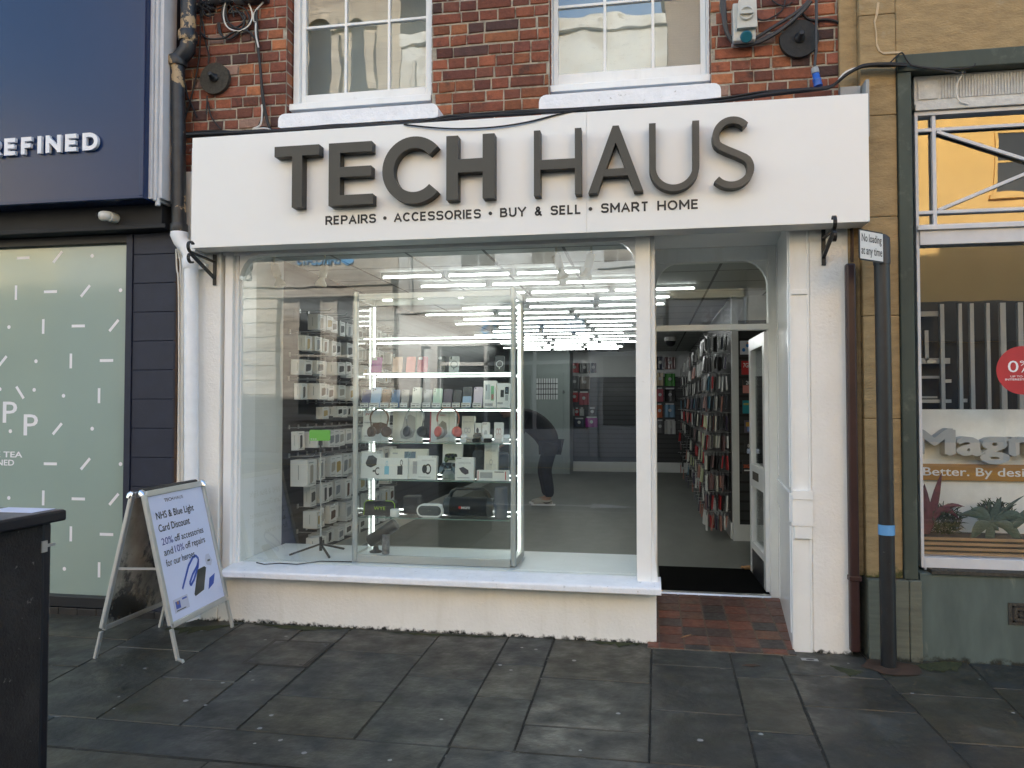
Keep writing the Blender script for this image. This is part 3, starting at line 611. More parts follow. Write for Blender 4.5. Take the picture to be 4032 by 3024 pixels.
letter([[(a,Zb),(a+t,Zb),(a+t,mz-.045),(c-t,mz-.045),(c-t,Zb),(c,Zb),(c,Zt),(c-t,Zt),(c-t,mz+.04),(a+t,mz+.04),(a+t,Zt),(a,Zt)]])
a, c = X(2102,640), X(2289,640); t = LW
letter([[(a,Zb),(a+t,Zb),(a+t,mz-.055),(c-t,mz-.055),(c-t,Zb),(c,Zb),(c,Zt),(c-t,Zt),(c-t,mz+.005),(a+t,mz+.005),(a+t,Zt),(a,Zt)]])
a, c = X(2316,760), X(2533,750); mm = (a+c)/2+.002; hw = LW*.46; k = .036
inz = Zt-.15
slope = (mm-hw-a)/HC
lx = lambda z: a+k*1.55+(z-Zb)*slope; rx_ = lambda z: c-k*1.55-(z-Zb)*slope
letter([[(a,Zb),(a+k*1.55,Zb),(mm,Zb+(mm-a-k*1.55)/slope),(c-k*1.55,Zb),(c,Zb),(mm+hw,Zt),(mm-hw,Zt)],
        [(lx(Zb+.10)-.004,Zb+.10),(rx_(Zb+.10)+.004,Zb+.10),(rx_(Zb+.145)+.004,Zb+.145),(lx(Zb+.145)-.004,Zb+.145)]])
a, c = X(2556,630), X(2754,620); r = (c-a)/2; cz = Zb+r-.012; t = LW
letter([[(a,Zt),(a,cz)]+arc(a+r,cz,r,r,180,360,24)[1:-1]+[(c,cz),(c,Zt),(c-t,Zt),(c-t,cz)]+arc(a+r,cz,r-t,r-t,360,180,24)[1:-1]+[(a+t,cz),(a+t,Zt)]])
a, c = X(2794,640), X(2971,640); wS = c-a; rz2 = (HC+.024-LW)/4; t = LW; cxm = (a+c)/2
ctr = []
zc2 = Zt+.012-t/2-rz2; zc1 = Zb-.012+t/2+rz2; rxx = wS/2-t/2
ctr += [(cxm+.004+(rxx-.012)*math.cos(math.radians(q)), zc2+rz2*math.sin(math.radians(q))) for q in range(38, 226, 8)]
lo = [(cxm+rxx*math.cos(math.radians(q)), zc1+rz2*math.sin(math.radians(q))) for q in range(48, -146, -8)]
ctr += lo
for _ in range(2): ctr = [ctr[0]]+[((ctr[i-1][0]+2*ctr[i][0]+ctr[i+1][0])/4, (ctr[i-1][1]+2*ctr[i][1]+ctr[i+1][1])/4) for i in range(1, len(ctr)-1)]+[ctr[-1]]
L_, R_ = [], []
for i, pnt in enumerate(ctr):
    q0, q1 = ctr[max(i-1,0)], ctr[min(i+1,len(ctr)-1)]; dx, dz = q1[0]-q0[0], q1[1]-q0[1]; ln = math.hypot(dx,dz)
    L_.append((pnt[0]-dz/ln*t/2, pnt[1]+dx/ln*t/2)); R_.append((pnt[0]+dz/ln*t/2, pnt[1]-dx/ln*t/2))
letter([L_+R_[::-1]])
q = MB(); zb2 = (az(1380,885,fy)+az(2660,823,fy))/2; h2 = az(2660,785,fy)-az(2660,823,fy)
for wd, u0, u1, v in [('REPAIRS',1282,1481,870),('ACCESSORIES',1552,1894,850),('BUY',1969,2071,840),('&',2105,2133,838),('SELL',2168,2289,832),('SMART',2366,2554,815),('HOME',2588,2751,805)]:
    x0, x1 = ax(u0,fy,v), ax(u1,fy,v); caps(q, wd, (x0,fy-.0005,zb2), XR, ZU, x1-x0, h2, h2*.19, .003)
for u, v in ((1516,862),(1931,845),(2325,828)): q.lathe([(.0115,0),(.0115,.003)], (ax(u,fy,v),fy-.001,zb2+h2*.48), (0,-1,0), 16)
q.build('lettering', 'ink', sg)

# ================================================================ NAVY SHOP on the left
ns = thing('navy_shop_building', (-5.5, 0, 0), 'navy painted shop with a big dark blue fascia and a sage green patterned window', 'building')
NX1 = ax(690, -.02, 1500)
nf = -.26; nx = ax(572, nf, 400); nz = az(300, 795, nf)
p = MB(); p.box(-10, nx, nf, -.03, nz, 4.6); p.box(-10, nx, nf-.012, nf-.002, nz-.0, nz+.018); p.box(nx-.03, nx, nf-.012, nf-.002, nz+.018, 4.6)
fa = p.build('fascia', 'navy_sign', ns, bevel=.004)
p = MB(); z0, z1 = az(360,590,nf-.03), az(360,521,nf-.03); xa, xb = ax(-56,nf-.03,560), ax(384,nf-.03,560)
caps(p, 'REFINED', (xa,nf-.004,z0), XR, ZU, xb-xa, z1-z0, (z1-z0)*.24, .024, gap=.56); p.build('lettering', 'vinyl_white', fa)
p = MB(); a, c = ax(586,-.2,400), ax(634,-.2,400); p.box(a, a+(c-a)*.42, -.215, -.03, nz+.01, 4.6); p.box(a+(c-a)*.46, c-.03, -.20, -.03, nz-.0, 4.6); p.box(c-.028, c, -.18, -.03, nz+.02, 4.6)
p.tube([(a+(c-a)*.62,-.17,nz-.03),(a+(c-a)*.62,-.17,nz+.02)], .018, 10); p.build('white_trim', 'pale_frame', ns, bevel=.003)
MB().box(ax(636,.02,300), ax(697,.02,300), .0, .3, 2.5, 4.6).build('side_panel', 'navy_black', ns)
lz0 = az(300, 915, -.10)
p = MB(); p.box(-10, ax(637,-.1,850), -.10, .2, lz0, nz+.02); p.box(-10, ax(655,-.11,900), -.125, -.102, lz0+.0, lz0+.03); p.build('lintel', 'navy_grey', ns, bevel=.004)
wx = ax(512, .04, 1500); wz1 = az(300, 968, .04); wz0 = az(300, 2340, .04)
p = MB(); p.box(-10, wx, .0, .3, wz1, lz0-.002); p.box(-10, wx, -.03, .3, wz0-.075, wz0); p.build('window_frame', 'navy_black', ns, bevel=.004)
# patterned film behind the pane
fl = MB(); fl.quad((-10,.04,wz0),(wx,.04,wz0),(wx,.04,wz1),(-10,.04,wz1), 0)
def dash(u, v, kind):
    c = at(u, v, .036); L, wd = .110, .021
    if kind == 'o': fl.add([(c.x+.0145*math.cos(6.283*i/18), .0385, c.z+.0145*math.sin(6.283*i/18)) for i in range(18)], [tuple(range(18))], 1); return
    an = {'-': 0, '|': 90, '/': 48, '\\': -54}[kind]; ca, sa = math.cos(math.radians(an)), math.sin(math.radians(an)); k = L/2
    P = [(c.x+ca*i*k-sa*j*wd/2, .0385, c.z+sa*i*k+ca*j*wd/2) for i, j in ((-1,-1),(1,-1),(1,1),(-1,1))]
    if P[1][0] <= wx+.01: fl.add(P, [(0,1,2,3)], 1)
U = lambda x, y, k: dash(x/1.8433, 800+y/1.8433, k)
V_ = lambda x, y, k: dash(x/1.8433, 1600+y/1.8433, k)
for x, y, k in [(166,397,'-'),(417,390,'/'),(667,382,'o'),(926,375,'|'),(114,649,'|'),(364,642,'-'),(618,637,'/'),(873,631,'o'),(63,899,'o'),(312,895,'|'),(566,891,'-'),(825,888,'/'),(14,1150,'/'),(259,1147,'o'),(512,1145,'|'),(771,1142,'-'),
                (143,1374,'\\'),(246,1355,'o'),(459,1398,'o'),(717,1397,'|'),(414,1638,'/'),(667,1637,'o'),(926,1636,'|'),(73,1655,'o'),(-3,1350,'o')]: U(x, y, k)
for x, y, k in [(363,417,'-'),(618,418,'/'),(873,419,'o'),(62,665,'o'),(312,665,'|'),(566,672,'-'),(825,675,'/'),(512,926,'|'),(771,930,'-'),(717,1187,'|'),(465,1180,'o'),(926,1180,'|')]: V_(x, y, k)
def ftext(s, u0, u1, v0, v1, bold):
    a, c = at(u0, v1, .036), at(u1, v0, .036); text(fl, s, (a.x,.0392,a.z), XR, ZU, w=c.x-a.x, h=c.z-a.z, bold=bold, m=1)
ftext('P', 10, 66, 1582, 1664, .006); ftext('P', 92, 148, 1632, 1714, .006); ftext('THE TEA', -75, 86, 1779, 1799, .02); ftext('REFINED', -76, 54, 1811, 1831, .02)
fl.build('shop_window', ['film_green', 'vinyl_white'], ns)
p = MB(); p.box(wx, NX1, .0, .3, .0, lz0-.002); p.box(wx, wx+.05, -.022, -.002, .25, lz0-.01)
tz = az(600, 1000, -.02); th = .117*1.62
x0 = wx+.053; y = .30
k = 0
while y < lz0-.02:
    z1 = min(y+.205, lz0-.01); p.box(x0, NX1-.004, -.012, -.002, y+.0008, z1+.0012); y += .208
p.build('tiled_pilaster', 'navy_wall', ns, bevel=.003)
p = MB(); x = -10
while x < NX1-.02: x2 = min(x+.153, NX1); p.box(x+.002, x2-.002, -.035, .2, -.02, wz0-.08); x = x2
p.build('plinth', 'plinth_tile', ns, bevel=.003)
p = MB(); p.box(-16, BX0-.01, .31, .45, 0, 6.4); p.box(-16, BX0-.01, .45, 12, 5.9, 6.4); p.box(-16,-15.8,.45,12,0,5.9); p.box(-16,BX0-.01,11.8,12,0,5.9); p.box(-16,-10.01,-.02,.3,0,6.4); p.build('upper_wall', 'plain_brick', ns)
p = MB(); p.prism([(-.05,6.401),(6,6.9),(12,6.401)], (-16,0,0), (0,1,0), ZU, (16+BX0-.08,0,0)); p.build('roof', 'roof_slate', ns)
c = at(418, 852, -.17)
cc = thing('security_camera', c, 'white turret security camera under the dark blue fascia', 'security camera')
p = MB(); p.lathe([(.034,.0),(.036,.02),(.036,.07)], (c.x+.02,-.171,c.z), (0,1,0), 20); p.build('base', 'cctv_white', cc)
p = MB(); p.lathe([(.001,-.045),(.026,-.044),(.033,-.03),(.036,.0),(.033,.02),(.022,.034),(.001,.04)], (c.x-.004,-.185,c.z), (-.7,-.6,-.1), 20); p.build('housing', 'cctv_white', cc)
p = MB(); p.lathe([(.020,0),(.020,.003)], (c.x-.004-.7*.050,-.185-.6*.050,c.z-.005), (-.7,-.6,-.1), 16); p.build('lens', 'ink', cc)

# ================================================================ SANDSTONE SHOP on the right
rs = thing('sandstone_shop_building', (3.5, 0, 0), 'golden sandstone shop with grey slate trim and a white framed showroom window', 'building')
SX = ax(3548, -.04, 1500); TX = ax(3606, -.05, 1500)
p = MB(); pz = az(3450, 2275, -.03)
z = pz
for hgt in (.95, .62, .60, .62, .62, .60):
    if z >= 4.5: break
    p.box(rx1+.075, SX, -.03, .4, z+.001, min(z+hgt, 4.6)-.001); z += hgt
tz0 = az(3700, 275, -.045); bz1 = az(3700, 205, -.045)
p.box(rx1-.03, rx1+.075, .02, .4, pz, 4.6); xx = SX+.001
for hgt in (.55, 4): p.box(xx, 9, -.03, .4, (bz1 if hgt == .55 else bz1+.552), min(bz1+hgt, 4.6)+.0); 
p.box(rx1+.0, SX, -.002, .4, 4.3, 4.6)
st = p.build('stone_wall', 'sandstone', rs, bevel=.006)
p = MB(); pts = [at(u, v, -.034) for u, v in [(3458,10),(3452,60),(3444,85),(3450,130),(3452,175),(3462,200),(3478,210),(3545,206)]]
for i, (a, c) in enumerate(zip(pts[:-1], pts[1:])): w_ = .009*random.uniform(.7,1.5); p.bar(a, c+(c-a)*.05, w_, .006)
p.build('mortar_scar', 'stone_scar', st)
p = MB(); p.box(SX+.002, TX, -.05, .4, pz+.0, tz0); p.box(SX+.002, 9, -.055, .4, tz0+.002, bz1-.002); p.build('slate_surround', 'slate_trim', rs, bevel=.006)
p = MB(); px1 = ax(3633, -.08, 2400); bx = ax(3582, -.08, 2400); p.box(rx1+.075, bx, -.075, .3, -.02, pz-.002); p.box(bx+.002, px1, -.078, .3, -.02, pz-.001); p.build('plinth_block', 'stone_block', rs, bevel=.006)
rz0 = az(3800, 2262, -.03)
p = MB(); p.box(px1, 9, -.04, .3, -.02, rz0); p.build('slate_riser', 'slate_panel', rs, bevel=.004)
p = MB(); g0, g1 = at(3972,2460,-.045), at(4075,2378,-.045); p.box(g0.x, g1.x, -.046, -.02, g0.z, g1.z)
vn = p.build('vent_grille', 'rusty_plate', rs)
p = MB(); W_, H_ = g1.x-g0.x, g1.z-g0.z
for a, c, e, f in [(.15,.12,.85,.20),(.15,.80,.85,.88),(.15,.12,.22,.88),(.35,.32,.85,.40),(.35,.32,.42,.66),(.35,.60,.62,.68),(.55,.45,.62,.68),(.78,.40,.85,.88)]:
    p.box(g0.x+W_*a, g0.x+W_*e, -.0475, -.0462, g0.z+H_*c, g0.z+H_*f)
p.build('grille_slots', 'ink', vn)
# frieze, transom lights with the crossed bars, main pane
WYR = .03
a0 = ax(3606, WYR, 800); fz_1 = az(3800, 285, WYR); fz_0 = az(3800, 415, WYR)
p = MB(); p.box(a0, 9, WYR, .2, fz_0, tz0); p.box(a0, 9, WYR-.02, WYR, fz_0-.02, fz_0+.02); p.box(a0+.02, a0+.13, WYR-.008, WYR, fz_0+.05, fz_1-.04)
x = a0+.155
while x < 3.2: p.box(x, x+.009, WYR-.008, WYR, fz_0+.05, fz_1-.02); x += .0165
p.build('fluted_frieze', 'pale_stone', rs, bevel=.002)
t0, t1 = az(3800, 445, WYR), az(3800, 880, WYR); m0, m1 = az(3800,960,WYR), az(3800,2200,WYR)
p = MB(); tY = WYR
p.box(a0, a0+.018, tY, .12, m1-.06, fz_0-.022); p.box(a0+.018, 9, tY, .12, t0, fz_0-.022); p.box(a0+.018, 9, tY-.01, .12, m0, t1); p.box(a0, 9, tY-.03, tY-.012, t1-.035, t1-.01)
p.box(a0+.018, 9, tY, .12, m1-.075, m1)
vx = ax(3681, tY, 600); p.box(vx-.011, vx+.011, tY+.01, tY+.04, t1, t0)
hA, hB = az(3700,506,tY), az(3700,832,tY)
p.box(a0+.018, vx-.011, tY+.012, tY+.038, hA-.010, hA+.010); p.box(vx+.011, 9, tY+.012, tY+.038, hA-.010, hA+.010); p.box(a0+.018, vx-.011, tY+.012, tY+.038, hB-.010, hB+.010); p.box(vx+.011, 9, tY+.012, tY+.038, hB-.010, hB+.010)
p.bar((vx+.02,tY+.024,hA-.012),(vx+1.2,tY+.024,hB+.012), .020, .02); q0, q1 = Vector((vx+.02,tY+.024,hB+.012)), Vector((vx+1.2,tY+.024,hA-.012)); mid = (q0+q1)/2; dd = (q1-q0).normalized()
p.bar(q0, mid-dd*.022, .020, .02); p.bar(mid+dd*.022, q1, .020, .02)
wf = p.build('window_frame', 'pale_frame', rs, bevel=.002)
MB().quad((a0+.01,tY+.045,t1-.005),(9,tY+.045,t1-.005),(9,tY+.045,t0+.005),(a0+.01,tY+.045,t0+.005)).build('transom_pane', 'right_glass', wf)
MB().quad((a0+.01,tY+.05,m1-.005),(9,tY+.05,m1-.005),(9,tY+.05,m0+.005),(a0+.01,tY+.05,m0+.005)).build('main_pane', 'right_glass', wf)
p = MB(); p.box(a0+.03, 9, -.06, tY, rz0+.002, rz0+.022); p.box(a0+.035, 9, -.03, tY-.012, rz0+.024, m1-.077); p.build('window_sill', 'rusty_plate', rs)
p = MB(); p.box(rx1+.08, 9, .41, .6, 4.0, 10.4); p.box(rx1+.08, 9, .6, 12, 9.8, 10.4); p.box(8.8, 9, .6, 12, 0, 9.8); p.box(rx1+.08,8.8,11.8,12,0,9.8); p.box(rx1+.02, rx1+.08, .45, 12, 0, 10.4); p.build('upper_wall', 'sandstone', rs)
p = MB(); p.prism([(-.05,10.401),(3,11.0),(12,10.401)], (rx1+.08,0,0), (0,1,0), ZU, (8,0,0)); p.build('roof', 'roof_slate', rs)
p = MB(); p.box(a0-.02, 9, .62, .64, 0, 4.0); p.box(a0-.02, 9, .13, .62, 3.45, 3.5); p.box(a0-.06, a0-.02, .13, 3.5, .0, 4.0); p.build('showroom_lining', 'int_dark', rs)
# showroom display
dy = .42; w0 = az(3800, 1612, dy); x0 = ax(3612, .12, 1700)
ds_ = thing('window_display_panel', (a0+.8, dy, .7), 'white display panel with pale grey raised letters and a mustard slogan strip in the right-hand showroom window', 'display panel')
p = MB(); p.box(a0-.01, 4, dy, dy+.03, .40, w0); p.build('back_panel', 'panel_white', ds_)
p = MB(); la, lb = at(3612,1822,dy-.1), at(4072,1700,dy-.1); z0 = az(3800,1796,dy-.1); 
text(p, 'Magnet', (ax(3610,dy-.1,1750),dy-.001,az(3800,1822,dy-.1)), XR, ZU, w=.98, h=(az(3800,1693,dy-.1)-az(3800,1822,dy-.1)), bold=.045, d=.09); p.build('raised_lettering', 'cold_grey', ds_)
bz0, bz1_ = az(3800,1893,dy-.02), az(3800,1828,dy-.02); p = MB(); p.box(a0-.01, 4, dy-.02, dy-.001, bz0, bz1_); bs = p.build('slogan_strip', 'mustard', ds_)
p = MB(); xa = ax(3635,dy-.02,1860); xb = ax(4060,dy-.02,1860); text(p, 'Better. By design.', (xa,dy-.021,bz0+(bz1_-bz0)*.13), XR, ZU, w=(xb-xa)*1.12, h=(bz1_-bz0)*.66, bold=.012, d=.002); p.build('slogan_lettering', 'vinyl_white', bs)
# grey kitchen cabinets and bars behind
kt = thing('kitchen_display', (a0+.9, .55, .9), 'dim grey fitted kitchen units with tall pale bars behind the right-hand showroom window', 'kitchen display')
p = MB(); x = ax(3660,.55,1300)
for i, (u, wd) in enumerate([(3703,16),(3775,14),(3820,16),(3885,14),(3940,22),(4010,20),(4060,20)]): MB().box(ax(u,.5,1300), ax(u+wd,.5,1300), .5, .53, w0, az(3800,1195,.5)).build('tall_bar', 'shop_grey', kt)
p = MB()
for v0, v1, u0, u1 in [(1225,1245,3610,3700),(1300,1420,3640,3655),(1410,1432,3610,3740),(1480,1490,3610,3720),(1560,1568,3610,3690)]: MB().box(ax(u0,.54,v0), ax(u1,.54,v0), .535, .56, az(3700,v1,.54), az(3700,v0,.54)).build('cabinet_front', 'shop_grey', kt)
p = MB()
for v0, v1, u0, u1 in [(1418,1430,3650,3684),(1494,1507,3710,3745),(1573,1586,3610,3745),(1570,1584,3778,3808)]: MB().box(ax(u0,.53,v0), ax(u1,.53,v0), .525, .533, az(3700,v1,.53), az(3700,v0,.53)).build('drawer_rail', 'alu_dull', kt)
p = MB(); c = at(4028, 1458, tY+.046); p.add([(c.x+.145*math.cos(6.283*i/40), tY+.0465, c.z+.145*math.sin(6.283*i/40)) for i in range(40)], [tuple(range(40))], 0)
for s_, u0, u1, v0, v1, bd in [('0',3969,4010,1420,1466,0),('%',4016,4050,1420,1440,0),('APR',4022,4092,1446,1466,.01),('UP TO 4 YEARS',3979,4092,1478,1486,.01),('INTEREST FREE',3958,4076,1490,1498,.02)]:
    a, cc_ = at(u0,v1,tY+.045), at(u1,v0,tY+.045); text(p, s_, (a.x,tY+.0455,a.z), XR, ZU, w=cc_.x-a.x, h=cc_.z-a.z, bold=bd, m=1)
tag(p.build('window_sticker', ['sticker_red', 'vinyl_white']), 'round red finance offer sticker on the right-hand showroom window', 'sticker')
# planter and plants
py0, py1 = .13, .36; pzt = az(3800, 2112, py0); pzb = az(3800, 2196, py0)
pt = thing('slatted_planter', (a0+.8, .25, pzb), 'long wooden slatted planter box of leafy plants inside the right-hand showroom window', 'planter')
p = MB(); n = 5; hs = (pzt-pzb)/n
for i in range(4): p.box(a0+.02, 4, py0, py0+.02, pzb+.012+i*hs*1.16, pzb+.012+i*hs*1.16+hs*.62)
p.build('slat', 'ply', pt, bevel=.002)
p = MB(); p.box(a0+.02, 4, py0+.021, py1, pzb, pzt-.01); p.build('trough', 'int_dark', pt)
p = MB(); p.box(a0+.02, 4, .09, .40, m1-.0, pzb-.001); p.build('base_strip', 'board_white', pt)
def leaf(mb, base, tip, wd, bend=.0, m=0, n=6, sidev=None):
    base, tip = Vector(base), Vector(tip); d = tip-base; sd_ = (sidev or d.cross(Vector((0,1,0)))).normalized() if d.length else Vector((1,0,0)); pts = []
    for i in range(n+1):
        t = i/n; c = base+d*t+Vector((0,0,bend*math.sin(math.pi*t))); ww = wd*math.sin(math.pi*min(t*.86+.14,1))**.8*(1 if t < .97 else .1); pts += [c-sd_*ww/2+Vector((0,.006,0)), c+Vector((0,-.004,0)), c+sd_*ww/2+Vector((0,.006,0))]
    mb.add(pts, [q for i in range(n) for q in ((i*3,i*3+1,i*3+4,i*3+3),(i*3+1,i*3+2,i*3+5,i*3+4))], m, True)
Py = .24
def L2(mb, u0, v0, u1, v1, wd, bend=0, y0=Py, y1=None): leaf(mb, at(u0,v0,y0), at(u1,v1,y0 if y1 is None else y1), wd, bend)
p = MB()
for q in [(3640,2110,3624,1890,.085),(3650,2110,3612,1930,.06),(3655,2090,3708,1862,.05),(3650,2110,3640,1905,.07),(3665,2060,3800,1995,.035,.05),(3665,2040,3780,2045,.05,.06),(3655,2100,3690,1980,.04)]: L2(p, *q)
tag(p.build('cordyline_plant', 'plum'), 'plum red broad leaved plant at the left end of the slatted planter', 'plant', 'plants in the slatted planter')
def bush(name, label, uc, vc, ru, rv, n, ln, wd, m):
    p = MB()
    for i in range(n):
        a = random.uniform(0, 6.283); r = math.sqrt(random.random()); c = at(uc+ru*r*math.cos(a), vc+rv*r*math.sin(a), Py+.03+random.uniform(-.03,.06)); d = Vector((random.uniform(-1,1), random.uniform(-1,.3), random.uniform(-.3,1.2))).normalized()*ln*random.uniform(.6,1.2)
        leaf(p, c, c+d, wd, .004, n=2)
    tag(p.build(name, m), label, 'plant', 'plants in the slatted planter')
bush('rosemary_plant', 'spiky dark green rosemary-like bush beside the plum red leaves', 3725, 2055, 62, 55, 420, .05, .006, 'leaf_green')
bush('fern_plant', 'fine dark fern fronds rising behind the grey green leaves', 3915, 2020, 75, 45, 260, .045, .008, 'leaf_green')
p = MB()
rp_ = random.Random(3)
for i in range(16): a_ = rp_.uniform(-2.9, .25); r_ = rp_.uniform(60, 125); L2(p, 3905+rp_.uniform(-12,12), 2062+rp_.uniform(-8,8), 3905+r_*math.cos(a_), 2062+r_*.8*math.sin(a_), rp_.uniform(.022,.038), rp_.uniform(.0,.045), rp_.uniform(.19,.27), rp_.uniform(.15,.28))
for q in [(3905,2060,3942,1957,.045),(3905,2060,3822,2005,.055,.03),(3900,2055,3822,2130,.07,.03),(3905,2060,3893,2185,.055,.01),(3915,2060,4025,2120,.06,.03),(3915,2050,4032,1952,.02,.01),(3905,2055,3775,2030,.05,.03),(3915,2060,4060,2060,.06,.05),(3900,2060,3935,2090,.04),(3950,2070,4035,2170,.06,.04),(3990,2080,4100,2010,.06,.03)]: L2(p, *(tuple(q)+(0,)*(6-len(q)))[:6], .165)
tag(p.build('calathea_plant', 'leaf_grey'), 'broad grey green striped leaf plant spilling over the slatted planter', 'plant', 'plants in the slatted planter')

# ================================================================ PIPES, PLATES, CABLES on the wall
dp = thing('downpipe', at(735, 2440, -.06), 'tall downpipe with a peeling black upper length and a white painted lower length', 'downpipe')
y = -.07
def pp(u, v, Y=None): q = at(u, v, y if Y is None else Y); return q
rU = .058
p = MB(); p.tube([pp(742,-60),pp(742,130)], rU*.9, 14); p.tube([pp(742,160),pp(738,195),pp(722,215),pp(704,232),pp(699,255)], rU*.95, 14); p.tube([pp(699,262),pp(703,600),pp(705,900)], rU*.84, 14); p.build('black_pipe', 'cast_iron_black', dp)
p = MB()
for u, v0, v1, r in [(740,125,165,.066),(698,225,262,.066),(705,882,915,.060)]: MB().tube([pp(u,v0),pp(u,v0+6),pp(u,v1-6),pp(u,v1)], [r*.94,r,r,r*.94], 14).build('pipe_collar', 'cast_iron_black', dp)
p.box(pp(640,235).x, pp(690,235).x, -.06, -.03, pp(660,248).z, pp(660,228).z); p.build('pipe_bracket', 'cast_iron_black', dp, bevel=.003)
p = MB(); p.tube([pp(706,915),pp(706,925),pp(712,950),pp(735,975),pp(748,1000),pp(751,1030)], [.058,.062,.052,.052,.052,.052], 14); p.tube([pp(752,1045),pp(753,1700),pp(752,2400),at(762,2440,-.07)], .0485, 14)
p.build('white_pipe', 'pipe_white', dp)
p = MB(); p.tube([pp(751,1018),pp(751,1024),pp(751,1052),pp(751,1060)], [.055,.06,.058,.052], 14); p.lathe([(.022,0),(.022,.02)], at(802,1045,-.02), (0,-1,0), 12); p.box(pp(770,1045).x, pp(802,1045).x, -.05, -.01, pp(780,1056).z, pp(780,1034).z); p.build('white_collar', 'pipe_white', dp, bevel=.003)
MB().box(ax(684,-.01,1500), ax(697,-.01,1500), -.012, .05, .0, 2.55).build('rust_strip', 'rust_brown', dp)
def cable(name, pts, r, m, label, cat='cable', group=None, Y=None):
    p = MB(); pts = pts if isinstance(pts[0], list) else [pts]
    for path in pts:
        P = [at(u, v, q[0] if q else (Y if Y is not None else .02)) for u, v, *q in path]; Q = []
        for i in range(len(P)-1):       # smooth the run
            a, b_, c, d = P[max(i-1,0)], P[i], P[i+1], P[min(i+2,len(P)-1)]
            for k in range(4):
                t = k/4; Q.append(.5*((2*b_)+(c-a)*t+(2*a-5*b_+4*c-d)*t*t+(3*b_-a-3*c+d)*t**3))
        Q.append(P[-1]); p.tube(Q, r, 6)
    return tag(p.build(name, m), label, cat, group)
cable('conduit_cable', [[(694,980),(697,1060),(704,1150),(706,1700),(707,2040)],[(700,975),(712,1060),(716,1250),(715,1700),(716,2030)],[(707,985),(719,1040),(722,1250),(719,1500),(720,2030)]], .0065, 'cable_white', 'three white cables running down beside the white downpipe', Y=-.012)
zz = lambda u, v, n=0: [(u+dx, v+dy) for dx, dy in ()]
k = lambda x, y: (560+x/3.6867, y/3.6867)
cable('riser_cable', [[k(840,-20),k(848,250),k(835,700),k(800,1000),k(750,1250),k(690,1500),k(620,1700)],[k(855,-20),k(860,150),k(890,400),k(930,650),k(970,800),k(955,930)],[k(945,1390),k(930,1660)],[k(955,1480),k(1000,1690),(870,510)],[k(620,1190),k(660,1400),k(720,1530),k(790,1700)]], .0055, 'cable_black', 'black cables hanging down the brick between the downpipe and the round plate', Y=.03)
cable('loop_cable', [[k(1190,20),k(1160,200),k(1200,330),k(1290,400),k(1420,370),k(1500,250),k(1420,180),k(1260,190)],[k(1230,20),k(1215,200),k(1260,330),k(1400,420),k(1550,380),k(1600,250)],[k(1100,330),k(1120,470),k(1230,565),k(1350,520),k(1440,430),k(1480,300),k(1350,110)],[k(1120,330),k(1150,500),k(1260,570),k(1370,480)],[k(1250,180),k(1350,90),k(1500,140),k(1560,300),k(1480,420)]], .007, 'cable_black', 'coiled loops of black cable under the junction boxes by the downpipe', Y=.025)
rk = random.Random(5); tang = []
for i in range(12):
    x0, y0 = rk.uniform(760, 1000), rk.uniform(-60, 120); P_ = [k(x0, y0)]
    for j_ in range(rk.randint(3, 5)): x0 += rk.uniform(-60, 190); y0 += rk.uniform(-70, 100); P_.append(k(min(max(x0, 745), 1330), min(max(y0, -50), 330)))
    tang.append(P_)
cable('tangle_cable', tang, .0055, 'cable_black', 'tangled black cables between the downpipe and the junction boxes', Y=.022)
cable('white_loop_cable', [[k(1215,20),k(1180,180),k(1200,330),k(1270,420),k(1400,450),k(1540,380),k(1600,220),k(1540,30)],[k(1760,30),k(1630,180),k(1620,300),k(1660,330)]], .0055, 'cable_white', 'white cable loop among the black coils by the downpipe', Y=.018)
cable('bundle_cable', [[k(1640,150),k(1640,350),k(1650,560),k(1690,800),k(1720,1100),k(1740,1400),k(1790,1690),(1068,510),(1110,520)],[k(1660,150),k(1670,400),k(1680,600),k(1710,900),k(1735,1200),k(1750,1500),k(1760,1640),(1010,508),(960,520),(830,515),(735,525)],[k(1650,330),k(1665,600),k(1700,850),k(1728,1150),k(1765,1450),k(1800,1660),(1062,512)],[k(860,470),k(940,560),k(1180,555),k(1300,480),k(1450,440),k(1560,470),k(1640,570)]], .0075, 'cable_black', 'thick bundle of black cables dropping beside the left sash window', Y=.02)
cable('bare_cable', [[k(1735,1520),k(1740,1640),(1025,492),(995,508),(1040,505),(1068,512)],[k(1650,340),k(1650,500),k(1690,690)]], .006, 'cable_white', 'short white cable looped at the foot of the black cable bundle', Y=.012)
top = [(735,533),(900,524),(1060,517),(1190,508),(1330,500),(1480,494),(1600,490),(1700,478),(1760,462),(1900,452),(2060,442),(2200,434),(2330,428),(2480,419),(2600,413),(2740,404),(2860,394),(3000,372),(3150,356),(3260,345),(3300,320),(3340,288),(3400,262),(3480,256),(3570,255)]
rows = []
for dv, dy in ((0,0),(7,.01),(-6,.012),(3,-.012),(-2,.02)):
    rows.append([(u, v+dv*(1 if 900 < u < 3260 else .6)+random.uniform(-4,4), -.10+dy) for u, v in top])
cable('fascia_cable', rows, .0075, 'cable_black', 'long black cables lying along the top edge of the white sign board')
cable('sag_cable', [(1590,490,-.21),(1700,502,-.215),(1810,507,-.215),(1950,500,-.215),(2080,480,-.212),(2200,450,-.205),(2300,430,-.2)], .0052, 'cable_black', 'single thin black cable sagging across the top of the sign board')
cable('white_run_cable', [(3300,318,-.06),(3330,285,-.06),(3390,264,-.06),(3480,258,-.06),(3570,258,-.07)], .007, 'cable_white', 'white cable curving over onto the sandstone beside black cables')
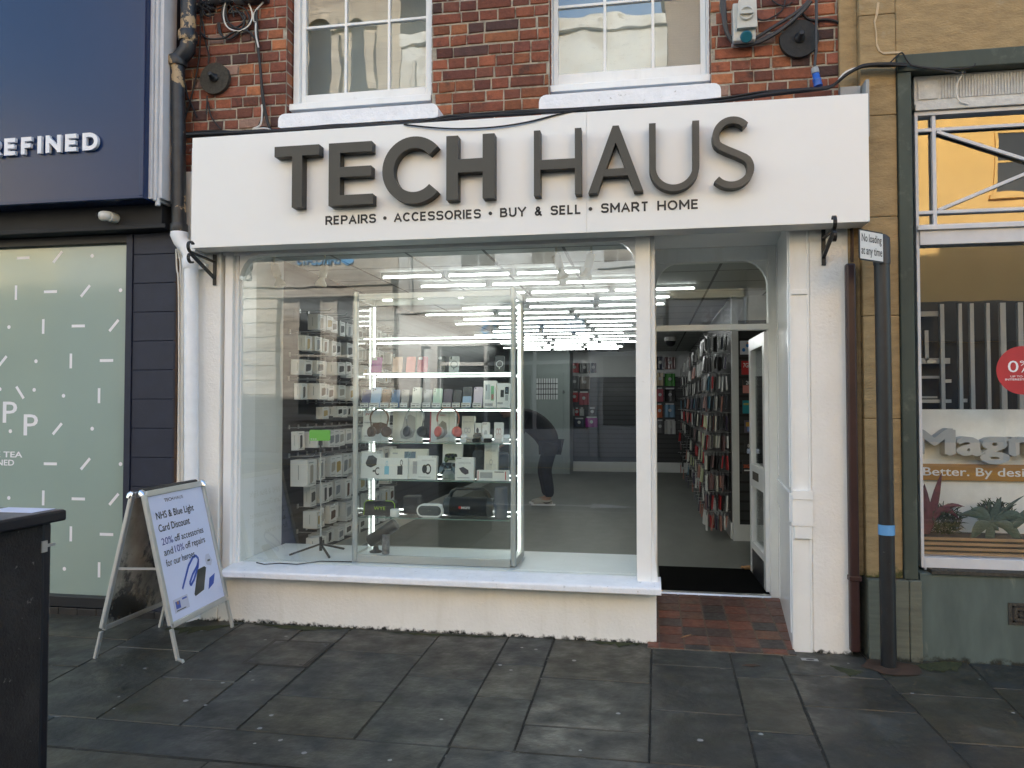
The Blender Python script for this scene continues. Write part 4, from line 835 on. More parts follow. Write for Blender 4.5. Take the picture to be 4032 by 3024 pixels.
cable('stone_cable', [[(3500,252),(3530,222),(3552,208),(3570,235),(3592,258),(3640,268),(3700,275),(3760,282)],[(3600,262),(3700,270),(3770,272),(3830,262),(3840,250)],[(3580,256),(3660,268),(3720,280),(3790,290),(3800,283)]], .005, 'cable_black', 'loose black wires under the slate lintel of the sandstone shop', Y=-.07)
cable('frieze_cable', [(3790,280),(3785,300),(3768,330),(3766,370),(3780,400),(3812,410)], .0045, 'cable_white', 'thin white wire drooping over the fluted white frieze', Y=-.0)
q = lambda x, y: (2780+x/3.6867, y/3.6867)
cable('swag_cable', [[q(225,-20),q(240,200),q(280,430),q(360,580),q(480,640),q(640,640),q(850,560),q(1080,430),q(1300,250),q(1500,30)],[q(240,-20),q(262,250),q(310,500),q(420,640),q(560,665),q(760,620),q(980,510),q(1200,350),q(1400,170),q(1530,20)],[q(265,-20),q(285,300),q(330,510),q(470,610),q(700,560),q(950,410),q(1180,270),q(1340,160),q(1490,10)]], .0105, 'cable_grey', 'heavy grey black cables swagged under the white switch socket', Y=.0)
cable('clip_cable', [q(1400,200),q(1470,270),q(1560,295),q(1740,285),q(1880,310),q(1980,380),q(2005,450),q(2000,800),q(2005,1000),q(1950,1130)], .008, 'cable_black', 'black cable bent down the right edge of the brickwork beside the sandstone', Y=.035)
cable('drop_cable', [q(1600,-20),q(1605,200),q(1595,480),q(1600,720),q(1585,860),q(1575,985)], .009, 'cable_grey', 'grey cable hanging down to the blue plug connector', Y=-.02)
cable('thin_loop_cable', [[q(720,210),q(760,280),q(870,290),q(1000,230),q(1100,150),q(1140,60),q(1150,-20)],[q(950,-10),q(1030,60),q(1150,90),q(1250,30)]], .005, 'cable_black', 'thin black wire looped to the right of the white switch socket', Y=.03)
def wplate(u, v, rad, m, lab, notch):
    c = at(u, v, .03); t = thing('wall_plate', c, lab, 'wall plate', 'round wall tie plates on the brickwork'); p = MB()
    if notch: pl_ = [(rad*math.cos(a)*1.0, rad*math.sin(a)) for a in [math.radians(x_) for x_ in list(range(-60, 61, 10))+list(range(70, 105, 8))+list(range(165, 300, 10))]]
    else: pl_ = [(rad*math.cos(6.283*i/40), rad*math.sin(6.283*i/40)) for i in range(40)]
    p.prism(pl_, (c.x, .014, c.z), XR, ZU, (0,.032,0)); p.build('disc', m, t, bevel=.004, fix=True)
    p = MB(); p.lathe([(.034,0),(.034,.012),(.020,.014),(.020,.028),(.017,.03),(.017,.062),(.011,.064)], (c.x,.014,c.z), (.05,-1,.12), 8); p.build('bolt', 'black_iron', t)
wplate(848, 311, .112, 'rusty_plate', 'round rusty brown tie plate beside the downpipe', False)
wplate(3146, 155, .118, 'black_plate', 'round black tie plate with a flat cut corner below the grey cables', True)
c = at(2932, 70, -.02)
sw = thing('isolator_switch', c, 'white rotary isolator switch socket on the brick wall', 'switch')
A, B = at(2900, 118, -.06), at(2976, 5, -.06)
p = MB(); p.box(A.x-.02, B.x-.0, -.05, .05, A.z-.065, B.z+.005); p.build('back_box', 'grey_plastic', sw, bevel=.006)
p = MB(); p.prism([(A.x,A.z),(B.x+.005,A.z+.0),(B.x,B.z),(A.x+.01,B.z)], (0,-.085,0), XR, ZU, (0,.034,0)); p.box(A.x+.015, B.x-.012, -.07, -.051, B.z+.001, B.z+.03); p.build('front_plate', 'grey_plastic', sw, bevel=.004, fix=True)
d = at(2939, 53, -.085); p = MB(); p.lathe([(.044,0),(.044,.012),(.034,.013),(.033,.006),(.001,.006)], (d.x,-.085,d.z), (0,-1,0), 24); p.box(d.x-.04, d.x+.04, -.108, -.09, d.z-.009, d.z+.009); p.build('rotary_knob', 'grey_plastic', sw)
d = at(2938, 142, -.06); p = MB(); p.lathe([(.036,0),(.036,.03),(.030,.034)], (d.x,-.052,d.z), (0,-1,-.5), 16); p.build('socket_cap', 'teal', sw)
c = at(3220, 325, -.05)
pg = thing('plug_connector', c, 'blue and grey industrial plug hanging above the sign board', 'plug')
t = at(3207, 268, -.04); e2 = at(3222, 340, -.05); dd = (e2-t)
p = MB(); p.tube([t, t+dd*.08, t+dd*.30], [.020,.023,.024], 12); p.build('grey_cap', 'grey_box', pg)
p = MB(); p.tube([t+dd*.32, t+dd*.6, t+dd*.62, t+dd*.7, t+dd*.72, t+dd*1.0], [.021,.022,.026,.026,.024,.027], 12); p.build('blue_body', 'plug_blue', pg)
for i, (u0, u1, v1, lab) in enumerate([(825,905,10,'grey junction box with cut top edge nearest the downpipe'),(920,957,10,'small grey junction box between the two larger ones above the cable loops'),(960,1050,10,'dark grey junction box nearest the left sash window')]):
    a, c = at(u0,v1,.0), at(u1,-60,.0); t = thing('junction_box', ((a.x+c.x)/2,.03,a.z), lab, 'junction box', 'junction boxes above the cable loops')
    p = MB(); p.box(a.x, c.x, -.03, .05, a.z, c.z); p.build('box_body', 'grey_box' if i < 2 else 'cable_grey', t, bevel=.006)
    p = MB(); p.box(a.x+.01, c.x-.01, -.036, -.031, a.z+.012, c.z); p.build('box_lid', 'grey_box' if i < 2 else 'cable_grey', t, bevel=.003)
def bracket(u, vt, vb, Y0, tipu, tipv, lab, ytip, up1):
    w0_, w1 = at(u, vt, Y0), at(u, vb, Y0); t = thing('hanging_bracket', w1, lab, 'bracket', 'black iron basket brackets beside the shopfront')
    p = MB(); p.box(w0_.x-.012, w0_.x+.012, Y0-.012, Y0-.001, w1.z, w0_.z); p.build('wall_bar', 'black_iron', t, bevel=.002)
    tip = at(tipu, tipv, ytip); a = Vector((w0_.x, Y0-.012, w0_.z-.055)); p = MB(); sw_ = Vector((1,0,0))
    p.bar(a, tip, .012, .02, up=sw_); hk = [tip]; dx = (tip-a).normalized()
    for an in range(0, 250, 25): hk.append(tip+dx*(.035*math.sin(math.radians(an)))+Vector((0,0,.035*(1-math.cos(math.radians(an))))))
    for h0, h1 in zip(hk[:-1], hk[1:]): p.bar(h0, h1, .010, .02, up=sw_)
    p.build('top_arm', 'black_iron', t)
    p = MB(); b0 = Vector((w1.x, Y0-.014, w1.z+.05)); b1 = tip+Vector((0,0,-.01)); p.bar(b0, b1, .016, .02, up=sw_)
    hk = [b1]
    for an in range(0, 230, 25): hk.append(b1+dx*(.03*math.sin(math.radians(an)))-Vector((0,0,.03*(1-math.cos(math.radians(an))))))
    for h0, h1 in zip(hk[:-1], hk[1:]): p.bar(h0, h1, .010, .02, up=sw_)
    p.build('brace', 'black_iron', t)
bracket(848, 1002, 1124, -.002, 752, 993, 'black iron bracket on the white wall beside the white downpipe', -.30, 0)
bracket(3241, 905, 1046, -.004, 3284, 900, 'black iron bracket on the right white pilaster beside the doorway', -.33, 0)
bp_ = thing('brown_downpipe', at(3375, 2590, -.02), 'slim brown square downpipe against the white pilaster', 'downpipe')
p = MB(); q0 = ax(3344,-.06,2000); z1 = az(3365, 1035, -.06); p.box(q0, ax(3383,-.06,2000), -.06, -.005, .03, z1); p.build('lower_pipe', 'pipe_brown', bp_, bevel=.012)
p = MB(); p.box(q0-.004, ax(3388,-.06,2000)+.004, -.064, -.002, az(3370,2290,-.06), az(3370,2270,-.06)); p.build('pipe_joint', 'pipe_brown', bp_, bevel=.004)
p = MB(); p.tube([at(3355, 1032, -.03), at(3355, 930, -.03), at(3352, 880, -.03)], .010, 8); p.build('thin_conduit', 'rust_brown', bp_)

# ================================================================ SIGN POST
pb = atz(3500, 2625); po = thing('sign_post', (pb.x, pb.y, 0), 'black tubular street post with a no loading plate and blue tape band', 'sign post')
ptop = at(3470, 925, pb.y); r = .0425
dirp = Vector((ptop.x-pb.x, 0, ptop.z)); P = lambda t: Vector((pb.x, pb.y, 0))+dirp*t
p = MB(); p.tube([P(-.02), P(.985)], r, 20); p.build('pole', 'post_black', po)
p = MB(); p.tube([P(.93), P(.985), P(.992), P(1.0)], [r+.004,r+.004,r+.003,r*.6], 20); p.build('cap', 'cable_grey', po)
tv = (1.5-0)*0; tt = (at(3490,2105,pb.y).z)/ptop.z; tb = (at(3490,2065,pb.y).z)/ptop.z
p = MB(); p.tube([P(tt), P(tb)], r+.002, 20); p.build('tape_band', 'tape_blue', po)
q1 = at(3477, 955, pb.y-.05); q0 = Vector((at(3380, 990, pb.y-.28).x, pb.y-.10, q1.z))
c0 = at(3383, 1025, pb.y-.07); c1 = at(3474, 997, pb.y-.07)
# plate turned about the post towards the road
pa, pc = at(3381, 1022, pb.y-.20), at(3477, 990, pb.y-.055)
uxp = Vector((pc.x-pa.x, pc.y-pa.y, 0)); PW = uxp.length; uxp.normalize(); n_ = uxp.cross(Vector((0,0,1)))
hz = .175; zc = az(3440, 970, pb.y-.12)
o = Vector((pa.x, pa.y, zc-hz/2))
p = MB(); p.prism([(.0,.01),(.01,0),(PW-.01,0),(PW,.01),(PW,hz-.01),(PW-.01,hz),(.01,hz),(0,hz-.01)], o, uxp, ZU, n_*.004, 1); m_ = .008
p.prism([(m_,m_),(PW-m_,m_),(PW-m_,hz-m_),(m_,hz-m_)], o+n_*.0042, uxp, ZU, n_*.001, 0)
pt_ = p.build('plate', ['sign_plate', 'ink'], po, fix=True)
p = MB(); text(p, 'No loading', o+n_*.0055+uxp*.022+Vector((0,0,.093)), uxp, ZU, w=PW-.044, h=.058, bold=.014); text(p, 'at any time', o+n_*.0055+uxp*.018+Vector((0,0,.020)), uxp, ZU, w=PW-.036, h=.058, bold=.014); p.build('lettering', 'ink', pt_)
p = MB(); cc_ = P(zc/ptop.z); p.tube([cc_-Vector((0,0,.03)), cc_+Vector((0,0,.03))], r+.003, 20); p.build('clip', 'cable_grey', po)
p = MB(); blob(p, pb.x+.02, pb.y-.03, .15, .004, 0, 14, 1.1); struct(p, 'soil', 'rust_brown')

# ================================================================ A-BOARD
ry = -.45; N0, N1 = atz(700,2600), atz(915,2470); O0, O1 = atz(375,2592), atz(630,2470)
ab = thing('pavement_sign', ((N0.x+O0.x)/2, (N0.y+O1.y)/2, 0), 'silver framed A-board advertising a discount on the pavement beside the shop', 'A-board')
tN, tF = atx(560, 1952, -3.03), atx(775, 1886, -3.03); tzz = (tN.z+tF.z)/2+.01
def panel(f0, f1, top0, top1, poster):
    # f0/f1 feet near and far, top0/top1 top corners
    f0, f1, top0, top1 = map(Vector, (f0, f1, top0, top1)); up_ = ((top0-f0)+(top1-f1))/2; ln = up_.length; up_.normalize(); al = (f1-f0); wd = al.length; al.normalize(); n = al.cross(up_).normalized(); lo_ = .185 if poster else .16
    if n.x < 0 and poster: n = -n
    if n.x > 0 and not poster: n = -n
    b0, b1 = f0+up_*lo_, f1+up_*lo_; fw_ = .034
    p = MB(); e = .012
    p.obox(b0+up_*(ln-lo_)/2, al*fw_/2, up_*(ln-lo_)/2-up_*.02, n*e); p.obox(b1+up_*(ln-lo_)/2, al*fw_/2, up_*(ln-lo_)/2-up_*.02, n*e)
    p.obox((b0+b1)/2+up_*fw_/2, al*(wd/2-fw_/2), up_*fw_/2, n*e); p.obox((top0+top1)/2-up_*fw_*.6, al*(wd/2-fw_/2), up_*fw_*.55, n*e)
    fr = p.build('poster_frame', 'alu_dull', ab, bevel=.005)
    for f, b_ in ((f0, b0), (f1, b1)):
        p = MB(); p.bar(f, b_, .026, .016, up=n)
        if f is f0 and poster: p.bar(f, f-up_*.0+Vector((.055,-.03,-.045+.05)), .024, .016, up=n)
        p.build('leg', 'alu_dull', ab, bevel=.002)
    p = MB()
    for tp in (top0, top1): p.tube([tp-up_*.035+n*.0, tp-up_*.012, tp+up_*.004-n*.006], [.022,.022,.012], 10)
    p.build('chrome_corner', 'chrome', ab)
    c = (b0+b1+top0+top1)/4; hw, hh = wd/2-.012, (ln-lo_)/2-.012
    p = MB(); off = n*(.004); p.obox(c-n*.004, al*hw, up_*hh, n*.003, 0 if poster else 1); ps = p.build('poster', ['poster_white', 'poster_back'], ab)
    return c+n*.0, al, up_, n, hw, hh, ps
c, al, up_, n, hw, hh, ps = panel(N0, N1, (tN.x+.03, N0.y+.02, tzz), (tF.x+.03, N1.y-.01, tzz), True)
panel(O0, O1, (tN.x-.035, N0.y+.015, tzz-.008), (tF.x-.035, N1.y-.015, tzz-.008), False)
p = MB(); hb = (Vector(N0)*.5+Vector((tN.x, N0.y, tzz))*.5); hb2 = (Vector(O0)*.5+Vector((tN.x, O0.y, tzz))*.5); p.bar(hb+Vector((-.02,.03,.03)), hb2+Vector((.02,.03,.035)), .014, .006, up=(0,-1,0)); p.build('hinge_bar', 'alu_dull', ab)
p = MB(); p.tube([Vector((tN.x,N0.y+.05,tzz-.004)), Vector((tN.x,N1.y-.05,tzz-.004))], .018, 8); p.build('top_hinge', 'black_iron', ab)
# poster print: words and pictures lie on the sheet
o = c+n*.0002-al*hw-up_*hh; PWd, PHt = hw*2, hh*2
def pt2(a, b_): return o+al*(a*PWd)+up_*(b_*PHt)
p = MB()
def ptxt(s, a, b_, w_, h_, bold, m): text(p, s, pt2(a, b_), al, up_, w=w_*PWd, h=h_*PHt, bold=bold, m=m)
ptxt('TECH', .28, .905, .155, .025, .012, 0); ptxt('HAUS', .455, .905, .155, .025, -.004, 3)
ptxt('NHS & Blue Light', .10, .768, .66, .072, .012, 0); ptxt('Card Discount', .10, .690, .54, .055, .012, 0)
ptxt('20%', .105, .588, .185, .053, .004, 1); ptxt('off accessories', .32, .588, .53, .053, .004, 0)
ptxt('and', .105, .507, .15, .053, .004, 0); ptxt('10%', .29, .507, .16, .053, .004, 1); ptxt('off repairs', .475, .492, .37, .068, .004, 0); ptxt('for our heroes', .105, .425, .50, .053, .004, 0)
def poly(pts, m, k=.0004): p.add([pt2(*q)+n*k for q in pts], [tuple(range(len(pts)))], m)
def band(ctr_, wd_, m, k=.0004):
    for (a0_, b0_), (a1_, b1_) in zip(ctr_[:-1], ctr_[1:]):
        dx, dz = (a1_-a0_)*PWd, (b1_-b0_)*PHt; l_ = math.hypot(dx,dz); ox, oz = -dz/l_*wd_/2/PWd, dx/l_*wd_/2/PHt; ex_, ez = dx/l_*.001/PWd, dz/l_*.001/PHt
        poly([(a0_+ox-ex_,b0_+oz-ez),(a0_-ox-ex_,b0_-oz-ez),(a1_-ox+ex_,b1_-oz+ez),(a1_+ox+ex_,b1_+oz+ez)], m, k)
band([(.28,.225),(.46,.375),(.56,.425),(.62,.43),(.655,.40),(.62,.34),(.50,.255),(.43,.225),(.42,.245),(.50,.30),(.60,.345),(.65,.385)], .017, 2)
poly([(.09,.175),(.34,.175),(.34,.075),(.09,.075)], 4); poly([(.12,.10),(.20,.10),(.20,.155),(.12,.155)], 2, .0006); poly([(.145,.13),(.175,.13),(.175,.155),(.145,.155)], 5, .0008); poly([(.24,.15),(.32,.15),(.32,.163),(.24,.163)], 2, .0006); poly([(.12,.083),(.28,.083),(.28,.09),(.12,.09)], 0, .0006)
poly([(.47,.13),(.64,.15),(.76,.31),(.73,.325),(.60,.32),(.46,.15)], 6, .0006); poly([(.72,.135),(.84,.165),(.90,.24),(.78,.22)], 2, .0005)
poly([(.78,.33),(.86,.31),(.90,.35),(.86,.41),(.80,.41),(.77,.37)], 4, .0005); poly([(.81,.35),(.86,.35),(.86,.365),(.81,.365)], 6, .0007)
M['pr_grey'] = mat('print_grey', (.16,.16,.19), .5, var=0); mat('print_blue', (.06,.07,.30), .5, var=0); mat('print_band', (.04,.09,.42), .4, var=.1); mat('print_card', (.52,.54,.68), .4, var=.03); mat('print_skin', (.30,.16,.10), .5); mat('print_phone', (.055,.055,.045), .3)
p.build('poster_print', ['ink', 'print_blue', 'print_band', 'print_grey', 'print_card', 'print_skin', 'print_phone'], ps)

# ================================================================ BLACK STREET CABINET in front
Zc = 1.17; cr = atz(264, 2006, Zc); cb = thing('street_cabinet', (cr.x-.19, cr.y-.5, 0), 'rough black street cabinet with a flat lid at the near left', 'street cabinet')
p = MB(); p.box(cr.x-.40, cr.x, cr.y-1.25, cr.y, Zc-.034, Zc); lid = p.build('lid', 'cabinet_trim', cb, bevel=.006)
p = MB(); p.box(cr.x-.39, cr.x-.006, cr.y-1.24, cr.y-.008, Zc+.0005, Zc+.002); p.build('lid_top', 'cabinet_top', lid)
p = MB(); p.box(cr.x-.38, cr.x-.030, cr.y-1.22, cr.y-.062, 0, Zc-.040); p.build('body', 'cabinet_black', cb, bevel=.006)
p = MB(); p.box(cr.x-.37, cr.x-.034, cr.y-.060, cr.y-.022, 0, Zc-.037); p.build('corner_post', 'cabinet_trim', cb, bevel=.008)
p = MB(); p.box(cr.x-.030, cr.x-.026, cr.y-.07, cr.y-.048, Zc-.125, Zc-.09); p.box(cr.x-.034, cr.x-.029, cr.y-.049, cr.y-.012, Zc-.112, Zc-.103); p.build('hinge_tab', 'alu_dull', cb)
for q_ in [(-.0005, cr.y-.30, Zc-.02)]: pass
p = MB(); p.box(cr.x-.20, cr.x-.03, cr.y-.11, cr.y-.015, Zc+.003, Zc+.0045); tag(p.build('paper_sheet', 'poster_white'), 'flat white sheet of paper on the black street cabinet lid', 'paper')

# ================================================================ MANHOLE COVER, small litter
a_, b_, c_, d_ = [atz(*q) for q in ((948,2614),(1196,2632),(1318,2532),(1082,2520))]
mh = thing('manhole_cover', (a_+b_+c_+d_)/4, 'square recessed manhole cover filled with paving in front of the stall riser', 'manhole cover')
def inset(k): cc = (a_+b_+c_+d_)/4; return [cc+(q-cc)*k for q in (a_,b_,c_,d_)]
def ringm(k0, k1, z, m): 
    p = MB(); O, I = inset(k0), inset(k1); p.add([q+Vector((0,0,z)) for q in O+I], [(i,(i+1)%4,4+(i+1)%4,4+i) for i in range(4)]); return p
ringm(1.0, .955, .0030, 0).build('outer_frame', 'rusty_plate', mh); ringm(.935, .89, .0036, 0).build('inner_frame', 'rusty_plate', mh)
p = MB(); I = inset(.885); p.add([q+Vector((0,0,.0030)) for q in I], [(0,1,2,3)], 0, False, (.055,.052,.046))
for i in range(4):
    s = I[i]; p.add([s+Vector((0,0,.0034)), s+(I[(i+1)%4]-s)*.16+Vector((0,0,.0034)), s+(I[(i-1)%4]-s)*.16+Vector((0,0,.0034))], [(0,1,2)], 0, False, (.09,.09,.10))
p.build('infill', 'paving', mh)
p = MB()
for i in (0, 1, 2): s = I[i]+((a_+b_+c_+d_)/4-I[i])*.09; p.lathe([(.012,0),(.012,.001)], s+Vector((0,0,.0042)), ZU, 10)
p.build('lifting_hole', 'ink', mh)
p = MB(); s = atz(2700, 2525, .004); p.prism([(-.05,-.012),(.02,.004),(.06,.016),(.012,.012)], s+Vector((0,0,.03)), (.8,.6,0), (-.6,.8,0), (0,0,.003)); tag(p.build('twig', 'wood'), 'pale wood splinter lying on the doorway tiles', 'twig')
p = MB(); s = atz(2955, 2622); p.prism([(-.05,0),(-.02,.018),(.03,.015),(.055,-.005),(.01,-.02)], s+Vector((0,0,.003)), (1,.2,0), (-.2,1,0), (0,0,.002)); tag(p.build('dead_leaf', 'rust_brown'), 'brown dead leaf on the paving before the doorway', 'leaf')
p = MB(); s = atz(3190, 2600); p.box(s.x-.05, s.x+.045, s.y-.02, s.y+.022, .0035, .0045, 0); p.add([(s.x+.0+.025*math.cos(6.283*i/18), s.y+.013*math.sin(6.283*i/18), .0048) for i in range(18)], [tuple(range(18))], 1); tag(p.build('ground_sticker', ['gum', 'ink']), 'small white sticker with a dark oval at the foot of the right pilaster', 'sticker')

# ================================================================ SHOP INTERIOR (setting)
IX0, IX1, IY, FZi, CZ = -2.86, .88, 11.65, .09, 2.66
struct(MB().box(IX0-.1, 1.9, DY+.031, IY+.1, -.05, FZi), 'shop_floor', 'floor_grey')
def ceil_mat():
    mt = mat('ceiling_tile', (.58,.60,.59), .8, var=.02); t = mt.node_tree; b = t.nodes['Principled BSDF']; br = _nn(t, 'ShaderNodeTexBrick', offset=0.0)
    br.inputs['Scale'].default_value = 1; br.inputs['Brick Width'].default_value = .6; br.inputs['Row Height'].default_value = .6; br.inputs['Mortar Size'].default_value = .012
    br.inputs['Color1'].default_value = br.inputs['Color2'].default_value = (.56,.58,.57,1); br.inputs['Mortar'].default_value = (.12,.12,.12,1)
    g = _nn(t, 'ShaderNodeNewGeometry'); t.links.new(g.outputs['Position'], br.inputs['Vector']); t.links.new(br.outputs[0], b.inputs['Base Color'])
ceil_mat()
struct(MB().box(IX0-.1, pr_-.02, .305, 1.099, CZ, CZ+.05).box(IX0-.1, 1.9, 1.10, IY+.1, CZ, CZ+.05), 'shop_ceiling', 'ceiling_tile')
def slat_mat():
    mt = mat('slat_wall', (.014,.016,.017), .42, var=.1); t = mt.node_tree; b = t.nodes['Principled BSDF']; g = _nn(t, 'ShaderNodeNewGeometry'); sx = _nn(t, 'ShaderNodeSeparateXYZ'); t.links.new(g.outputs['Position'], sx.inputs[0])
    mo = _nn(t, 'ShaderNodeMath', operation='PINGPONG'); mo.inputs[1].default_value = .05; t.links.new(sx.outputs[2], mo.inputs[0])
    c = ramp(t, mo.outputs[0], .008, .014, (.002,.002,.002,1), (.020,.022,.023,1)); t.links.new(c, b.inputs['Base Color'])
slat_mat()
b = MB(); b.box(IX0-.12, IX0, .74, IY, .22, CZ, 1); b.box(IX0-.12, IX0+.012, .74, IY, FZi, .22, 0); b.box(IX0-.12, IX0+.005, .125, .738, .30, CZ, 0); struct(b, 'wall_left', ['int_white', 'slat_wall'])
GXR = ax(2243, 10.9, 1500)
b = MB(); b.box(IX0, GXR, 10.9, IY, FZi, CZ, 0); b.box(GXR, IX1, IY, IY+.1, .30, 2.12, 1); b.box(GXR, IX1, IY, IY+.1, 2.12, CZ, 2); b.box(GXR, IX1, IY-.02, IY, FZi, .30, 2)
struct(b, 'wall_back', ['int_grey', 'slat_wall', 'int_white'])
PX0, PX1 = ax(2885, 3.38, 1700), ax(2910, 3.38, 1700)
b = MB(); b.box(IX1, IX1+.1, 3.5, IY, .26, CZ, 1); b.box(IX1-.012, IX1+.1, 3.5, IY, FZi, .26, 0); b.box(PX0, PX1, 3.38, 3.5, FZi, CZ, 0); b.box(PX1, 1.9, 3.40, 3.5, .26, 2.4, 1); b.box(PX1, 1.9, 3.40, 3.5, 2.4, CZ, 0); b.box(PX1, 1.9, 3.385, 3.5, FZi, .26, 0); b.box(1.78, 1.9, 1.05, 3.4, FZi, CZ, 0); b.box(1.0, 1.9, 1.1, 1.2, FZi, CZ, 0)
struct(b, 'wall_right', ['int_white', 'slat_wall'])
struct(MB().box(-2.85, pr_-.03, .125, .80, .30, .403).box(-2.4, pr_-.03, .125, .80, .403, .404), 'window_board', 'board_white', bevel=.002)
struct(MB().box(-2.8, pr_-.03, .70, .79, .0, .30), 'window_board_front', 'int_white')
tag(MB().box(jl1+.02, jr0+.06, DY+.04, 1.92, FZi, FZi+.012).build('door_mat', 'mat_black'), 'large black entrance mat inside the open door', 'door mat')
p = MB(); c = atz(2935, 2238, FZi+.02); p.tube([c+Vector((-.035,0,.008)), c+Vector((-.03,0,.008)), c+Vector((-.02,0,.008)), c+Vector((-.01,0,.008)), c+Vector((.05,0,.010)), c+Vector((.12,.01,.012))], [.006,.017,.008,.015,.017,.012], 10); tag(p.build('door_wedge', 'wood'), 'turned wooden peg lying on the black mat beside the door', 'wooden peg')
# --- back door in the grey wall with a barred window
bd = thing('office_door', (ax(2148,10.88,1700), 10.88, FZi), 'grey painted office door with a small barred window at the back of the shop', 'door')
x0, x1, z1 = ax(2078,10.88,1600), ax(2220,10.88,1600), az(2148,1466,10.88)
p = MB(); p.box(x0, x0+.06, 10.86, 10.895, FZi, z1); p.box(x1-.06, x1, 10.86, 10.895, FZi, z1); p.box(x0+.06, x1-.06, 10.86, 10.895, z1-.07, z1); p.box(x0+.06, x1-.06, 10.88, 10.897, FZi, z1-.07); p.build('door_leaf', 'int_grey', bd)
a_, c_ = at(2112,1573,10.87), at(2196,1490,10.87); p = MB(); p.box(a_.x, c_.x, 10.872, 10.879, a_.z, c_.z)
for i in range(4): random.seed(i+3)
wn = p.build('window', 'board_white', bd); p = MB()  # brightness of the lit room behind is painted as a white panel
for i in range(1, 9): x = a_.x+(c_.x-a_.x)*i/9; p.box(x-.006, x+.006, 10.86, 10.866, a_.z, c_.z)
for i in range(1, 4): z = a_.z+(c_.z-a_.z)*i/4; p.box(a_.x, c_.x, 10.866, 10.871, z-.008, z+.008)
p.build('window_bar', 'ink', wn)
p = MB(); p.lathe([(.02,0),(.035,.03),(.02,.05)], at(2219,1543,10.86), (0,-1,0), 12); p.build('door_knob', 'chrome', bd)
# --- ceiling tubes
for i in range(17):
    y = 1.42+.548*i; st_ = [-2.28,-2.10,-1.95,-2.05,-2.1,-2.7,-2.35,-2.6,-2.1,-2.3,-2.7,-2.45,-2.2,-2.6,-2.3,-2.75,-2.5][i]; xe_ = [-.5,-.05,.5,.28,.24,.05,-.1,.1,-.15,.0,-.3,.05,-.25,.1,-.5,-.4,-.5][i]; n = 3
    t = thing('tube_light', (st_, y, CZ-.05), '%s row of joined white tube lights from the front across the shop ceiling' % ORD[i], 'tube light', 'rows of white tube lights on the shop ceiling')
    ln = (xe_-st_)/3-.035
    for k in range(n):
        x0 = st_+k*(ln+.035)
        ln2 = ln
        if ln2 < .2: continue
        MB().box(x0+.02, x0+ln2-.02, y-.0065, y+.0065, CZ-.047, CZ-.034).build('tube', 'led', t)
        p = MB(); p.box(x0, x0+ln2, y-.012, y+.012, CZ-.028, CZ-.001); p.box(x0, x0+.018, y-.014, y+.014, CZ-.054, CZ-.029); p.box(x0+ln2-.018, x0+ln2, y-.014, y+.014, CZ-.054, CZ-.029); p.build('fitting', 'int_white', t)
# --- spotlights over the window
for i, (u0, v0, u1, v1, lab) in enumerate([(1080,1042,1105,1130,'cream spotlight nearest the left end of the shop window'),(1278,1045,1262,1130,'second cream spotlight from the left, above the display cabinet post'),(2190,1005,2218,1098,'cream spotlight left of the pair by the window post'),(2328,1000,2306,1100,'cream spotlight right of the pair, nearest the window post')]):
    a, c = at(u0,v0,.55), at(u1,v1,.55); d = c-a; t = thing('spotlight', a, lab, 'spotlight', 'cream spotlights over the shop window')
    p = MB(); p.tube([a, a+d*.02, a+d*.55], [.026,.032,.030], 14); p.build('body', 'cream_metal', t)
    p = MB(); p.tube([a+d*.55, a+d*.66, a+d*.86, a+d*.96], [.019,.021,.043,.044], 14); p.build('bulb', 'cream_metal', t)
    p = MB(); p.tube([a-d*.02+Vector((0,0,.0)), a+Vector((0,0,.12))], .008, 8); p.tube([a+Vector((0,0,.10)), Vector((a.x,.55,CZ))], .02, 10); p.build('stem', 'cream_metal', t)
p = MB(); c = at(2640,1352,8); cm = thing('security_camera', (c.x,8,c.z), 'white dome security camera below the shop ceiling seen through the doorway', 'security camera')
p.lathe([(.10,0),(.10,-.05),(.09,-.06)], (c.x,8,c.z+.1), (0,0,1), 16); p.build('base', 'cctv_white', cm); p = MB(); p.lathe([(.085,0),(.075,-.05),(.045,-.08),(.001,-.09)], (c.x,8,c.z+.04), (0,-.3,1), 16); p.build('dome', 'ink', cm)

